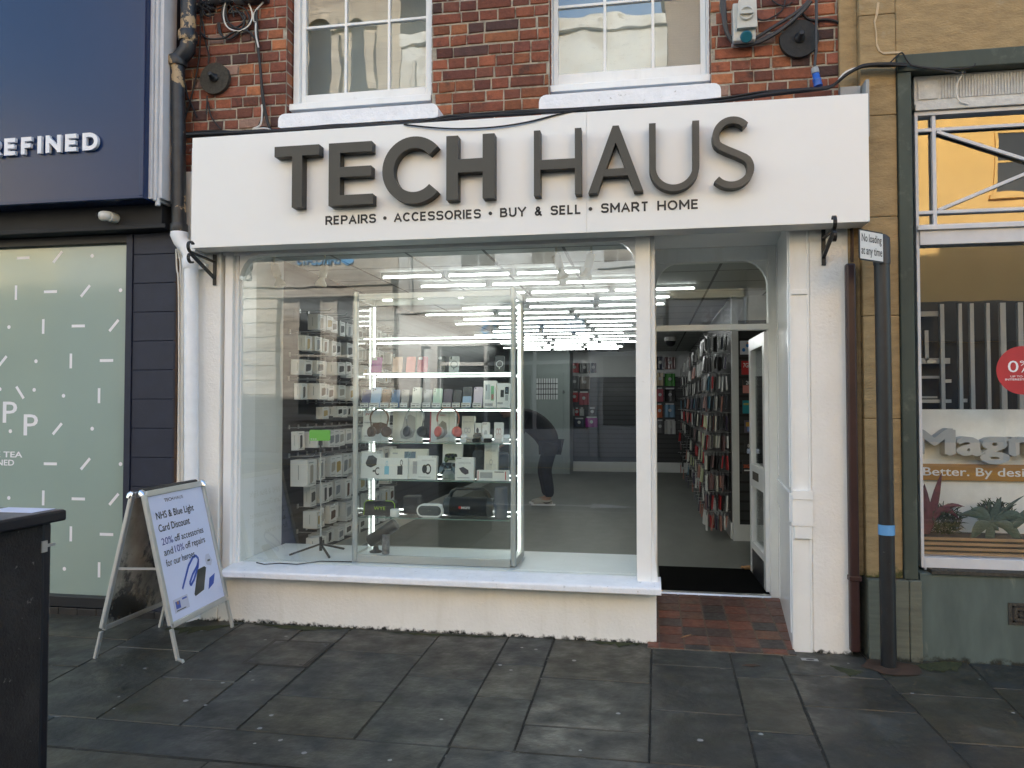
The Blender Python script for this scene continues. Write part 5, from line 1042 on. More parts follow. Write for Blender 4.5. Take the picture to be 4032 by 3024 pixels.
# --- white boxes hanging on the left slat wall
vt = [1222,1314,1404,1499,1590,1690,1803,1912,2012,2114]; vb = [1290,1383,1470,1566,1640,1765,1904,1998,2094,2172]
PIC = [(.02,.02,.02),(.06,.06,.06),(.30,.32,.34),(.36,.34,.30),(.10,.05,.03),(.42,.30,.10),(.22,.24,.27)]
mat('slot_hook', (.5,.5,.5), .3, metal=.8)
hooks = MB(); ncol = 13; rnd = random.Random(11); kinds = {}
def hbox(w_, h_, d_, pic, tall, tone):
    key = (round(w_,3), round(h_,3), round(d_,3), pic, tall, tone)
    if key in kinds: return kinds[key]
    b = MB(); b.box(0, d_, 0, w_, -h_, 0, 0)
    c0, c1 = (.18,.80) if not tall else (.30,.66); z0, z1 = (-.74,-.26) if not tall else (-.86,-.18)
    pts = [(c0,z0),(c0+.1,z0-.06),(c1,z0+.05),(c1+.03,z1-.06),(c1-.1,z1),(c0+.02,z1-.05)]
    b.add([(d_+.0008, a_*w_, z_*h_) for a_, z_ in pts], [tuple(range(6))], 1)
    b.quad((d_*.45,-.0008,-.75*h_),(d_*.5,-.0008,-.75*h_),(d_*.5,-.0008,-.2*h_),(d_*.45,-.0008,-.2*h_), 2)
    b.quad((d_+.0006,.15*w_,-.13*h_),(d_+.0006,.7*w_,-.13*h_),(d_+.0006,.7*w_,-.09*h_),(d_+.0006,.15*w_,-.09*h_), 2); b.quad((d_+.0006,.15*w_,-.93*h_),(d_+.0006,.85*w_,-.93*h_),(d_+.0006,.85*w_,-.90*h_),(d_+.0006,.15*w_,-.90*h_), 2)
    kinds[key] = b.mesh('hanging_box', [paint(tone, .42), paint(pic, .5), 'int_grey']); return kinds[key]
PN = {0:'black adapter',1:'charcoal cable',2:'pale earbud',3:'beige charger',4:'brown plug',5:'golden charger',6:'grey cable'}
for r in range(10):
    z1 = az(1150, vt[r], .86); z0 = az(1150, vb[r], .86)
    for c in range(ncol):
        if (r == 4 and c < 2) or (r == 0 and c == 0): continue
        if r in (7,8,9) and c == 0: continue
        y = .79+.172*c+rnd.uniform(-.008,.008); h = (z1-z0)*rnd.uniform(.80,1.0); wd = rnd.uniform(.11,.145); dd_ = rnd.choice((.06,.09,.12)); pk = rnd.randrange(7); tone = rnd.choice(((.74,.74,.73),(.68,.69,.69),(.78,.77,.75),(.60,.61,.61)))
        if r == 6 and c == 0: h *= 1.1; dd_ = .15
        me = hbox(round(wd,2), round(h,2), dd_, PIC[pk], rnd.random() < .4, tone)
        o = bpy.data.objects.new('hanging_box', me); COL.objects.link(o); xo = IX0+.03+rnd.choice((.02,.05,.08)); o.location = (xo, y, z1-.02+rnd.uniform(-.008,.008)); o.rotation_euler = (0, rnd.uniform(-.03,.03), rnd.uniform(-.10,.04))
        tag(o, 'white box with %s, %s from window, %s row down, left slat wall' % (PN[pk], ORD[c], ORD[r]), 'packaged accessory', 'white boxes hanging on the left slat wall')
        hooks.tube([(IX0+.001, y+wd/2, z1+.012), (xo+.16, y+wd/2, z1+.014), (xo+.175, y+wd/2, z1+.03)], .003, 5); hooks.box(IX0+.001, IX0+.008, y+wd/2-.012, y+wd/2+.012, z1-.0, z1+.035)
hooks.build('peg_hooks', 'slot_hook', bpy.data.objects['wall_left'])['kind'] = 'stuff'

# --- packets on the right slat wall
TON = [(.06,.06,.06),(.012,.012,.013),(.10,.10,.10),(.34,.34,.33),(.60,.60,.52),(.46,.50,.30),(.70,.70,.67),(.42,.20,.16),(.42,.03,.035),(.05,.055,.07),(.20,.12,.12),(.14,.16,.17),(.06,.05,.09),(.08,.20,.28),(.62,.62,.60)]
TN = ['dark grey','black','mid grey','pale grey','cream','pale green','off-white','dusty pink','red','blue black','mauve brown','steel grey','dark purple','blue','white']
hk2 = MB(); packm = {}
def packmesh(ci, h, foil):
    k = (ci, h, foil)
    if k in packm: return packm[k]
    b = MB(); b.box(-.0075, .0075, -.052, .052, -h, -.022, 0); b.box(-.002, .002, -.05, .05, -.022, .012, 1); b.quad((-.0072,-.03,-h*.75),(-.0072,.03,-h*.75),(-.0072,.03,-h*.45),(-.0072,-.03,-h*.45), 1)
    packm[k] = b.mesh('hanging_packet', [paint(TON[ci], .3 if foil else .5), paint((.13,.135,.135), .3)]); return packm[k]
hl = [(3.56,7),(3.76,3),(3.98,2),(4.22,2),(4.48,2),(4.78,2),(5.12,1),(5.5,1),(5.95,1),(6.45,1),(7.0,1),(7.7,1),(8.5,1),(9.5,1),(10.6,1)]
for r in range(10):
    zt_ = 2.26-.212*r
    cnt = 0; pal = [(0,1,3,3,11,6),(3,6,14,1,0,1),(14,1,3,6,1),(1,0,9,7,1,13),(5,4,7,1,8,1),(4,5,6,10,1,4),(4,1,14,1,5,8),(4,1,5,7,1,10),(8,12,1,14,1),(12,7,14,7,8)][r]
    for (y, n) in hl:
        for j in range(n):
            cnt += 1; x = .855-.036*(n-1-j) if n > 3 else .66+.03*j+rnd.uniform(-.02,.01)
            if n > 3: x = .62+.036*j
            ci = rnd.choice(pal) if rnd.random() < .75 else rnd.randrange(len(TON)); h = rnd.choice((.15,.17,.185))
            o = bpy.data.objects.new('hanging_packet', packmesh(ci, h, rnd.random() < .4)); COL.objects.link(o); o.location = (x, y, zt_); o.rotation_euler = (rnd.uniform(-.06,.06), rnd.uniform(-.05,.12), rnd.uniform(-.18,.18))
            tag(o, '%s packet, %s from the doorway, %s row down, right slat wall' % (TN[ci], (ORD+['twenty-'+q for q in ORD[:9]])[cnt-1], ORD[r]), 'accessory packet', 'thin accessory packets hanging on the right slat wall')
        hk2.tube([(IX1, y, zt_+.014), (.60, y, zt_+.016)], .003, 5)
hk2.build('peg_hooks', 'slot_hook', bpy.data.objects['wall_right'])['kind'] = 'stuff'
# SIM packs on the return panel
def flatpack(name, u0, v0, u1, v1, Y, col, lab, cat, grp, marks=()):
    a, c = at(u0,v1,Y), at(u1,v0,Y); t = thing(name, ((a.x+c.x)/2, Y, a.z), lab, cat, grp)
    p = MB(); p.box(a.x, c.x, Y-.006, Y, a.z, c.z); p.build('card', paint(col, .4), t)
    for (s, f0, g0, f1, g1, mc) in marks:
        q = MB(); w_, h_ = c.x-a.x, c.z-a.z
        if s in ('#', 'o'):
            if s == '#': q.quad((a.x+w_*f0,Y-.0068,a.z+h_*g0),(a.x+w_*f1,Y-.0068,a.z+h_*g0),(a.x+w_*f1,Y-.0068,a.z+h_*g1),(a.x+w_*f0,Y-.0068,a.z+h_*g1))
            else: q.add([(a.x+w_*(f0+(f1-f0)*(.5+.5*math.cos(6.283*i/14))), Y-.0068, a.z+h_*(g0+(g1-g0)*(.5+.5*math.sin(6.283*i/14)))) for i in range(14)], [tuple(range(14))])
        else: text(q, s, (a.x+w_*f0,Y-.0068,a.z+h_*g0), XR, ZU, w=w_*(f1-f0), h=h_*(g1-g0), bold=.02)
        q.build('print', paint(mc, .5), t)
    return t
SG = 'data packs hanging on the panel behind the open door'; wht = (.7,.7,.7)
flatpack('data_pack', 2914,1342,2955,1396,3.39,(.55,.57,.62),'white data pack with blue blobs, topmost behind the open door','data pack',SG,[('o',.18,.2,.5,.48,(.02,.16,.45)),('o',.55,.52,.85,.80,(.02,.16,.45)),('o',.8,.2,1.0,.48,(.02,.16,.45)),('o',.6,.74,.8,.9,(.5,.2,.08))])
flatpack('data_pack', 2920,1421,2956,1475,3.39,(.45,.02,.025),'red data pack reading 7GB behind the open door','data pack',SG,[('7GB',.18,.52,.98,.84,wht)])
flatpack('data_pack', 2925,1497,2957,1548,3.39,(.55,.22,.19),'pink data pack with a black top reading 20 behind the open door','data pack',SG,[('#',0,.60,1,1,(.03,.03,.03)),('20',.38,.66,.9,.94,wht)])
flatpack('data_pack', 2924,1577,2957,1628,3.39,(.01,.24,.28),'teal data pack behind the open door','data pack',SG,[('#',.12,.65,.7,.80,(.35,.33,.08))])
flatpack('data_pack', 2931,1655,2960,1704,3.39,(.10,.09,.13),'purple and yellow data pack behind the open door','data pack',SG,[('#',.2,.5,1,.85,(.42,.25,.04)),('#',.35,.1,1,.5,(.15,.25,.5))])
flatpack('data_pack', 2930,1734,2960,1784,3.39,(.03,.03,.03),'dull black data pack, second from the bottom behind the open door','data pack',SG,[('0C',.45,.45,.95,.7,wht)])
flatpack('data_pack', 2923,1812,2958,1866,3.39,(.025,.022,.022),'black data pack with orange 20GB, lowest behind the open door','data pack',SG,[('20GB',.12,.45,1.0,.68,(.6,.10,.03)),('#',.2,.22,.9,.30,wht)])
# laptop sleeves on the back wall
BG = 'bagged sleeves hanging on the back slat wall'; cw = {'red':(.35,.03,.035),'black':(.02,.02,.022),'navy':(.03,.035,.06),'grey':(.12,.12,.125),'taupe':(.24,.21,.19),'rose':(.33,.08,.10),'purple':(.25,.02,.20),'green':(.05,.22,.04),'beige':(.38,.31,.20),'orange':(.42,.09,.03),'blue':(.14,.25,.36),'silver':(.42,.42,.41),'maroon':(.12,.05,.05)}
for u0,v0,u1,v1,cn,lab in [(2247,1424,2279,1468,'red','bright red bagged sleeve, top left on the back wall'),(2281,1424,2322,1470,'black','black bagged sleeve in the top row left of the navy sleeve'),(2327,1424,2347,1468,'navy','navy bagged sleeve at the top row right end on the back wall'),(2246,1475,2280,1530,'grey','dark grey bagged sleeve under the bright red sleeve'),(2284,1477,2322,1532,'taupe','taupe bagged sleeve in the second row on the back wall'),(2248,1540,2277,1583,'red','short red bagged sleeve under the dark grey sleeve'),(2280,1541,2319,1594,'rose','rose bagged sleeve under the taupe sleeve'),(2250,1605,2262,1637,'silver','small silver bagged case under the short red sleeve'),(2264,1605,2279,1637,'red','small red bagged case beside the small silver case'),(2283,1604,2300,1637,'silver','small patterned silver case under the rose sleeve'),(2320,1604,2345,1637,'black','small black case low on the back wall'),(2262,1645,2300,1680,'navy','small navy pouch at the bottom of the back wall'),(2306,1640,2353,1682,'purple','purple bagged sleeve at the bottom of the back wall'),
    (2586,1398,2613,1456,'navy','dark navy bagged sleeve in the top row seen through the doorway'),(2618,1400,2659,1454,'maroon','maroon bagged sleeve in the top row seen through the doorway'),(2586,1463,2611,1519,'beige','beige bagged sleeve seen through the doorway'),(2618,1465,2657,1520,'green','green bagged sleeve seen through the doorway'),(2586,1526,2611,1582,'rose','rose bagged sleeve seen through the doorway'),(2618,1527,2658,1581,'black','black bagged sleeve under the green sleeve'),(2586,1589,2608,1644,'orange','orange bagged sleeve seen through the doorway'),(2617,1588,2658,1643,'blue','pale blue bagged sleeve seen through the doorway'),(2586,1652,2612,1704,'grey','grey bagged sleeve in the bottom row seen through the doorway'),(2617,1652,2660,1709,'silver','silver grey bagged sleeve at the bottom seen through the doorway')]:
    a, c = at(u0,v1,11.6), at(u1,v0,11.6); t = thing('laptop_sleeve', ((a.x+c.x)/2,11.6,a.z), lab, 'laptop sleeve', BG)
    p = MB(); n = 9; vs = []
    for i in range(n+1):
        x = a.x+(c.x-a.x)*i/n; yy = 11.58+rnd.uniform(-.02,.02); vs += [(x,yy,a.z),(x,yy+rnd.uniform(-.015,.015),(a.z+c.z)/2),(x,yy,c.z-.03)]
    p.add(vs, [q for i in range(n) for q in ((i*3,i*3+3,i*3+4,i*3+1),(i*3+1,i*3+4,i*3+5,i*3+2))], 0, True); p.box(a.x, c.x, 11.61, 11.62, a.z, c.z-.03)
    p.build('bag', paint(cw[cn], .22), t); p = MB(); p.box(a.x+.02, c.x-.02, 11.59, 11.60, c.z-.028, c.z); p.build('bag_header', paint((.45,.45,.45), .25), t)
    p = MB(); p.add([((a.x+c.x)/2+.035*math.cos(6.283*i/14), 11.55, (a.z+c.z)/2+.035*math.sin(6.283*i/14)) for i in range(14)], [tuple(range(14))]); p.build('round_label', paint((.4,.4,.4), .4), t)

# ================================================================ GLASS DISPLAY CABINET in the window
CY0, CY1 = .20, .55; cx0, cx1 = ax(1400,CY0,1700), ax(2021,CY0,1700); cz0 = .405; cz1 = az(1700, 1153, CY0); pzb_, pzt_ = az(1700, 2222, CY0), az(1700, 2193, CY0)
dc = thing('display_cabinet', ((cx0+cx1)/2, (CY0+CY1)/2, cz0), 'tall glass display cabinet with aluminium posts and lit shelves in the shop window', 'display cabinet')
for x in (cx0, cx1):
    for y in (CY0, CY1): p = MB(); p.tube([(x,y,cz0+.012),(x,y,cz1+.02)], .0185, 14); p.build('post', 'alu_dull', dc)
p = MB()
for y in (CY0, CY1): p.box(cx0+.019, cx1-.019, y-.012, y+.012, cz1-.035, cz1+.005); p.box(cx0+.019, cx1-.019, y-.014, y+.014, pzb_, pzt_)
for x in (cx0, cx1): p.box(x-.012, x+.012, CY0+.019, CY1-.019, cz1-.035, cz1+.005); p.box(x-.014, x+.014, CY0+.019, CY1-.019, pzb_, pzt_)
p.build('rail', 'alu_dull', dc, bevel=.002)
MB().box(cx0+.015, cx1-.015, CY0+.015, CY1-.015, pzt_-.02, pzt_-.002).build('base_board', 'board_white', dc)
MB().box(cx0+.015, cx1-.015, CY0+.015, CY1-.015, cz1-.01, cz1).build('top_board', 'clear_glass', dc)
for x, y in ((cx0+.07,CY0+.02),(cx1-.05,CY0+.02),(cx0+.07,CY1-.03),(cx1-.05,CY1-.03)): p = MB(); p.lathe([(.006,-.01),(.022,-.01),(.022,.01),(.006,.01)], (x,y,cz0+.022), (1,.2,0), 14); p.build('castor', 'black_iron', dc)
p = MB(); p.quad((cx0+.02,CY0,pzt_),(cx1-.02,CY0,pzt_),(cx1-.02,CY0,cz1-.035),(cx0+.02,CY0,cz1-.035)); p.build('front_pane', 'clear_glass', dc)
for x in (cx0, cx1): p = MB(); p.quad((x,CY0+.02,pzt_),(x,CY1-.02,pzt_),(x,CY1-.02,cz1-.035),(x,CY0+.02,cz1-.035)); p.build('side_pane', 'clear_glass', dc)
SV = [1326,1466,1607,1745,1893,2042]; ZS = [az(1700, v, CY0+.02) for v in SV]
mat('shelf_edge', (.22,.34,.29), .2)
for i, z in enumerate(ZS):
    p = MB(); p.quad((cx0+.022,CY0+.02,z),(cx1-.022,CY0+.02,z),(cx1-.022,CY1-.02,z),(cx0+.022,CY1-.02,z), 0); p.box(cx0+.022, cx1-.022, CY0+.016, CY0+.020, z-.0045, z+.0005, 1)
    sh = p.build('shelf', ['clear_glass', 'shelf_edge'], dc)
    p = MB()
    if i < 3:
        p.box(cx0+.05, cx1-.022, CY1-.052, CY1-.040, z-.022, z-.010); p.box(cx0+.05, cx1-.022, CY0+.022, CY0+.030, z-.012, z-.006) if i < 2 else None
    else: p.box(cx0+.022, cx1-.022, CY1-.03, CY1-.024, z+.012, z+.020)
    p.build('light_strip', 'led_strip', sh)
    p = MB()
    for x in (cx0+.03, cx1-.03): p.lathe([(.008,0),(.008,.02)], (x, CY1-.03, z-.012), (0,0,-1), 8)
    p.build('shelf_clip', 'chrome', sh)
p = MB(); p.box(cx0+.012, cx0+.022, CY1-.03, CY1-.018, pzt_, cz1-.05); p.box(cx1-.022, cx1-.012, CY1-.03, CY1-.018, pzt_, cz1-.05); p.build('corner_light', 'led_strip', dc)
p = MB(); p.lathe([(.035,0),(.035,.012)], (cx0+.17, (CY0+CY1)/2, cz1-.025), (0,0,1), 16)
for x in (.17,.42,.72): p.lathe([(.018,0),(.018,.004)], (cx0+x, (CY0+CY1)/2, cz1-.016), (0,0,1), 14)
p.build('downlight', 'led_strip', dc)
# ---- goods on the shelves
z5 = lambda x: 1350+x/3.16
def ZX(x): return 1350+x/3.16
def rrect(w_, h_, r, n=4):
    P_ = []
    for (cx_, cz_, a0_) in ((w_/2-r, h_-r, 0), (-w_/2+r, h_-r, 90), (-w_/2+r, r, 180), (w_/2-r, r, 270)):
        P_ += [(cx_+r*math.cos(math.radians(a0_+90*i/n)), cz_+r*math.sin(math.radians(a0_+90*i/n))) for i in range(n+1)]
    return P_
def slot(x0, x1, Y): a, c = ax(ZX(x0),Y,1600), ax(ZX(x1),Y,1600); return (a+c)/2, c-a
GP = 'second-hand phones on the third shelf of the display cabinet'
def phone(x0, x1, h, sh, col, lab, grp, Y=.30, cams=3, card=True, ring=None, lower=None, cat='phone', name='phone', hole=False, rough=.25):
    cx_, w_ = slot(x0, x1, Y); z = ZS[sh]+.004; t = thing(name, (cx_, Y, z), lab, cat, grp); tl_ = math.radians(14); upv = Vector((.0, math.sin(tl_), math.cos(tl_))); n_ = Vector((0,-math.cos(tl_),math.sin(tl_))); o = Vector((cx_, Y, z)); w_ *= .93
    p = MB(); p.prism(rrect(w_, h, .010), o, XR, upv, -n_*.008); p.build('case' if name == 'phone_case' else 'body', paint(col, rough), t, bevel=.0015, fix=True)
    if lower: p = MB(); p.prism(rrect(w_*.96, h*.54, .008), o+n_*.0006, XR, upv, n_*.0006); p.build('lower_half', paint(lower, rough), t)
    p = MB(); cx2 = -w_*.22
    p.prism([(cx2+a, b_+h*.80) for a, b_ in rrect(w_*.42, h*.17, .006)], o+n_*.0004, XR, upv, n_*.002); cmod = p.build('camera_bump', paint(tuple(min(c*1.15+.01,.8) for c in col) if not hole else (.55,.56,.56), .2), t, fix=True)
    p = MB()
    for dx, dz in ((-.10,.045),(-.10,-.045),(.10,0))[:cams]: p.lathe([(w_*.075,0),(w_*.075,.002)], o+n_*.0026+Vector((1,0,0))*(cx2+dx*w_)+upv*(h*.885+dz*h), n_, 12)
    if cams: p.build('camera_lens', 'ink', cmod)
    if ring is not None:
        p = MB(); k = 24; R0, R1 = w_*.30, w_*.36; A = [o+n_*.0012+Vector((1,0,0))*R*math.cos(6.283*i/k)+upv*(h*.48+R*math.sin(6.283*i/k)) for R in (R0, R1) for i in range(k)]; p.add(A, [(i,(i+1)%k,k+(i+1)%k,k+i) for i in range(k)]); p.prism([(-.003,h*.16),(.003,h*.16),(.003,h*.26),(-.003,h*.26)], o+n_*.0008, XR, upv, n_*.0006); p.build('magnet_ring', paint(ring, .4), t)
    if card: p = MB(); p.box(cx_-w_*.48, cx_+w_*.48, Y-.022, Y-.020, z+.002, z+.034); q = p.build('price_card', 'box_white', t); p = MB(); p.box(cx_-w_*.4, cx_+w_*.40, Y-.0228, Y-.0224, z+.026, z+.029); p.box(cx_-w_*.4, cx_-w_*.02, Y-.0228, Y-.0224, z+.009, z+.017); p.box(cx_+w_*.1, cx_+w_*.36, Y-.0228, Y-.0224, z+.011, z+.016); p.build('price_print', 'pr_mark', q)
    return t
mat('pr_mark', (.16,.16,.17), .5, var=0)
GC = 'phone cases on the second shelf of the display cabinet'
for x0,x1,col,lab,ring,hole,cams in [(340,480,(.22,.03,.20),'purple phone case at the left end of the second shelf',None,True,0),(605,735,(.60,.42,.35),'pale peach phone case on the second shelf',None,False,1),(775,895,(.58,.22,.20),'coral phone case on the second shelf',None,False,0),(915,1050,(.42,.13,.16),'dusky red phone case on the second shelf',None,True,0),(1165,1275,(.03,.035,.035),'black phone case with a pale camera cut-out on the second shelf',None,True,0),(1310,1445,(.42,.44,.43),'pale grey phone case with a dark ring',(.05,.05,.05),False,2),(1880,2010,(.03,.032,.035),'black phone case with a bold white ring at the right of the second shelf',(.62,.64,.63),False,1)]:
    phone(x0, x1, .118, 1, col, lab, GC, cams=cams, card=False, ring=ring, cat='phone case', name='phone_case', hole=hole)
for x0,x1,h,col,lab,kw in [(222,335,.135,(.05,.06,.16),'navy phone at the left end of the third shelf',{}),(335,465,.150,(.32,.44,.62),'sky blue phone on the third shelf',{}),(470,585,.135,(.24,.15,.10),'brown phone between the sky blue and mid blue phones',{}),(590,700,.132,(.06,.14,.28),'mid blue phone with a white round logo',{}),(715,815,.132,(.27,.25,.24),'warm grey phone left of the cream phone',{}),(850,975,.148,(.62,.61,.56),'cream white phone on the third shelf',{}),(995,1100,.132,(.24,.25,.26),'mid grey phone right of the cream phone',{}),(1110,1230,.140,(.42,.55,.45),'mint green phone on the third shelf',{'cams':2}),(1240,1355,.136,(.09,.07,.10),'dark plum phone beside the mint phone',{}),(1362,1470,.130,(.02,.022,.03),'black phone beside the folding phone',{}),(1478,1600,.152,(.02,.025,.035),'folding phone, black above and pale blue below',{'lower':(.30,.42,.60),'cams':2}),(1615,1735,.150,(.55,.48,.58),'lilac phone beside the white phone boxes',{'cams':1})]:
    phone(x0, x1, h, 2, col, lab, GP, **kw)
def carton(x0, x1, h, sh, lab, Y=.30, col='box_white', marks=(), cat='box', name='product_box', dep=.05, lean=6, grp='product boxes in the display cabinet', zb=None):
    cx_, w_ = slot(x0, x1, Y); z = ZS[sh]+.004 if zb is None else zb; t = thing(name, (cx_, Y, z), lab, cat, grp); tl_ = math.radians(lean); upv = Vector((0, math.sin(tl_), math.cos(tl_))); n_ = Vector((0,-math.cos(tl_),math.sin(tl_))); o = Vector((cx_-w_/2, Y, z))
    p = MB(); p.prism([(0,0),(w_,0),(w_,h),(0,h)], o, XR, upv, -n_*dep); p.build('carton', [col] if isinstance(col, str) else [paint(col, .4)], t, bevel=.0015)
    g = {}
    for s, f0, g0, f1, g1, mc in marks:
        q = g.setdefault(mc, MB()); oo = o+n_*.0009
        if s == '#': q.add([oo+Vector((w_*f,0,0))+upv*(h*g_) for f, g_ in ((f0,g0),(f1,g0),(f1,g1),(f0,g1))], [(0,1,2,3)])
        elif s == 'o': q.add([oo+Vector((w_*(f0+(f1-f0)*(.5+.5*math.cos(6.283*i/18))),0,0))+upv*(h*(g0+(g1-g0)*(.5+.5*math.sin(6.283*i/18)))) for i in range(18)], [tuple(range(18))])
        elif s == 'O':
            k = 22; q.add([oo+Vector((w_*((f0+f1)/2+(f1-f0)/2*R*math.cos(6.283*i/k)),0,0))+upv*(h*((g0+g1)/2+(g1-g0)/2*R*math.sin(6.283*i/k))) for R in (.66, 1) for i in range(k)], [(i,(i+1)%k,k+(i+1)%k,k+i) for i in range(k)])
        elif s[0] == '<': q.add([oo+Vector((w_*f,0,0))+upv*(h*g_) for f, g_ in f0], [tuple(range(len(f0)))])
        else: text(q, s, oo+Vector((w_*f0,0,0))+upv*(h*g0), XR, upv, w=w_*(f1-f0), h=h*(g1-g0), bold=.012)
    for mc, q in g.items(): q.build('print', paint(mc, .45), t)
    return t
dk, md, lt = (.03,.03,.033), (.12,.13,.15), (.40,.41,.42)
carton(1745,1905,.190,2,'white phone box showing a pale handset at the right of the third shelf',marks=[('#',.14,.30,.52,.86,(.45,.52,.54)),('#',.58,.26,.82,.80,(.22,.50,.30)),('#',.62,.3,.8,.5,(.55,.20,.22)),('#',.12,.06,.75,.16,lt),('o',.18,.60,.28,.84,md)])
carton(1912,2066,.172,2,'white phone box showing a black flip phone at the right end',marks=[('#',.30,.42,.58,.72,dk),('#',.66,.55,.96,.84,dk),('#',.71,.62,.90,.80,(.45,.62,.75)),('#',.68,.28,.92,.52,lt),('#',.06,.14,.5,.22,lt)])
carton(245,545,.222,3,'white and orange headphone box at the left of the fourth shelf',marks=[('JVC',.08,.84,.40,.92,(.55,.08,.03)),('9.99',.06,.945,.26,.975,dk),('DEEP BASS',.07,.585,.55,.62,dk),('#',.08,.14,.36,.18,lt),('<',[(.34,.30),(.62,.22),(.95,.34),(.98,.56),(.74,.62),(.40,.58)],0,0,0,(.14,.08,.05))],Y=.38)
carton(615,975,.222,3,'plain white headphone box in the middle of the fourth shelf',col='box_cream',marks=[('<',[(.30,.10),(.50,.06),(.72,.14),(.80,.38),(.78,.78),(.60,.88),(.40,.80),(.34,.46),(.26,.30)],0,0,0,(.34,.33,.31))],Y=.38)
carton(1075,1388,.215,3,'red sided white headphone box on the fourth shelf',marks=[('#',0,0,.06,1,(.42,.03,.04)),('<',[(.30,.06),(.55,.12),(.72,.28),(.66,.62),(.50,.70),(.36,.56),(.28,.30)],0,0,0,(.28,.27,.26)),('RED',.42,.86,.62,.90,(.5,.1,.1))],Y=.38)
def headphones(xc, wz, hz_, lab, band_, cup, pad, Y=.29):
    cx_, w_ = slot(xc-wz/2, xc+wz/2, Y); z = ZS[3]+.004; t = thing('headphones', (cx_, Y, z), lab, 'headphones', 'over-ear headphones on the fourth shelf'); R = w_*.44; zc = z+hz_-R
    P_ = [Vector((cx_+R*math.cos(math.radians(a))*1.0, Y, zc+R*math.sin(math.radians(a))*1.0)) for a in range(-25, 206, 11)]
    p = MB(); p.tube(P_, .0065, 8); p.build('headband', paint(band_, .35), t)
    for s in (-1, 1):
        c = Vector((cx_+s*R*.80, Y-.01, z+hz_*.30)); axv = Vector((s*.55, -.72, .12)).normalized()
        p = MB(); p.tube([P_[-1] if s < 0 else P_[0], c-axv*.004], .005, 6); p.lathe([(.001,-.022),(.028,-.022),(.036,-.012),(.037,.002)], c, axv, 18); p.build('ear_cup', paint(cup, .3), t)
        p = MB(); p.lathe([(.036,.003),(.038,.012),(.030,.020),(.018,.016),(.001,.014)], c, axv, 18); p.build('ear_pad', paint(pad, .7), t)
    p = MB(); p.tube([Vector((cx_,Y+.03,z)), Vector((cx_,Y+.03,zc+R-.02))], .006, 6); p.build('stand', 'clear_glass', t); return t
headphones(455,255,.235,'brown headphones on a clear stand at the left of the fourth shelf',(.16,.09,.05),(.13,.07,.04),(.10,.06,.04))
headphones(900,250,.245,'grey headphones on a clear stand in the middle of the fourth shelf',(.40,.40,.38),(.16,.16,.16),(.03,.03,.03))
headphones(1310,310,.245,'coral padded headphones on a clear stand on the fourth shelf',(.40,.14,.11),(.50,.44,.42),(.60,.13,.10))
carton(1475,1628,.185,3,'slim white earbud box beside the coral headphones',col='box_cream',marks=[('SUPER MINI',.10,.74,.90,.80,lt),('O',.2,.34,.5,.55,lt),('O',.45,.34,.75,.55,lt),('#',.15,.08,.85,.12,lt)],Y=.36)
carton(1640,1722,.135,3,'small black and white earbud box on the fourth shelf',marks=[('#',.05,.0,.95,.48,dk),('o',.2,.45,.6,.75,dk)],Y=.37); carton(1730,1812,.140,3,'small white earbud box marked with a price',marks=[('49.99',.1,.88,.7,.95,dk),('o',.3,.3,.8,.6,lt)],Y=.37); carton(1880,1985,.140,3,'white earbud box with pink earbuds printed',marks=[('O',.2,.35,.55,.7,(.5,.3,.28)),('O',.5,.35,.85,.7,(.5,.3,.28))],Y=.37)
def earbuds(xc, wz, lab, top_, bot_, Y=.27):
    cx_, w_ = slot(xc-wz/2, xc+wz/2, Y); z = ZS[3]+.004; t = thing('earbud_case', (cx_, Y, z), lab, 'earbuds', 'earbud cases on the fourth shelf'); 
    p = MB(); p.prism(rrect(w_, .030, .010), (cx_,Y,z), XR, ZU, (0,.026,0)); p.build('case_base', paint(bot_, .25), t, bevel=.004, fix=True)
    p = MB(); p.prism(rrect(w_, .026, .009), (cx_,Y+.022,z+.031), XR, Vector((0,.25,.97)), (0,.012,0)); p.build('case_lid', paint(top_, .25), t, bevel=.003, fix=True)
for q in [(1495,78,'white earbud case left of the black one',(.75,.77,.8),(.75,.77,.8)),(1662,105,'black earbud case on the fourth shelf',(.02,.02,.02),(.02,.02,.02)),(1800,100,'white and black earbud case on the fourth shelf',(.75,.77,.8),(.03,.03,.03)),(1930,85,'pinkish white earbud case on the fourth shelf',(.62,.55,.54),(.7,.66,.65)),(2030,80,'white earbud case at the right end of the fourth shelf',(.7,.72,.72),(.7,.72,.72))]: earbuds(*q)
carton(575,1040,.205,4,'wide cream tablet box at the back of the fifth shelf',col='box_cream',marks=[('#',.40,.20,.70,.90,(.10,.16,.22)),('<',[(.42,.3),(.60,.9),(.52,.9),(.42,.6)],0,0,0,(.42,.58,.66)),('#',.08,.80,.22,.86,lt)],Y=.42)
carton(225,470,.190,4,'white charger box with a black plug and cable at the left of the fifth shelf',marks=[('<',[(.22,.56),(.36,.84),(.58,.86),(.80,.74),(.78,.50),(.50,.40),(.30,.46)],0,0,0,dk),('40.99',.78,.93,.98,.97,dk),('O',.72,.12,1.0,.42,dk),('#',.60,.24,.74,.31,dk)],Y=.28)
carton(452,632,.148,4,'white power bank box with a blue power bank',marks=[('#',.36,.20,.68,.60,(.22,.50,.66)),('O',.44,.60,.60,.86,(.30,.55,.68))],Y=.27); carton(618,806,.148,4,'white power bank box with a black power bank',marks=[('#',.32,.20,.66,.62,dk),('O',.48,.62,.66,.92,dk)],Y=.265); carton(810,955,.146,4,'white charger box with a pale grey charger',marks=[('#',.40,.25,.78,.85,(.45,.45,.48)),('O',.48,.5,.72,.8,lt)],Y=.29)
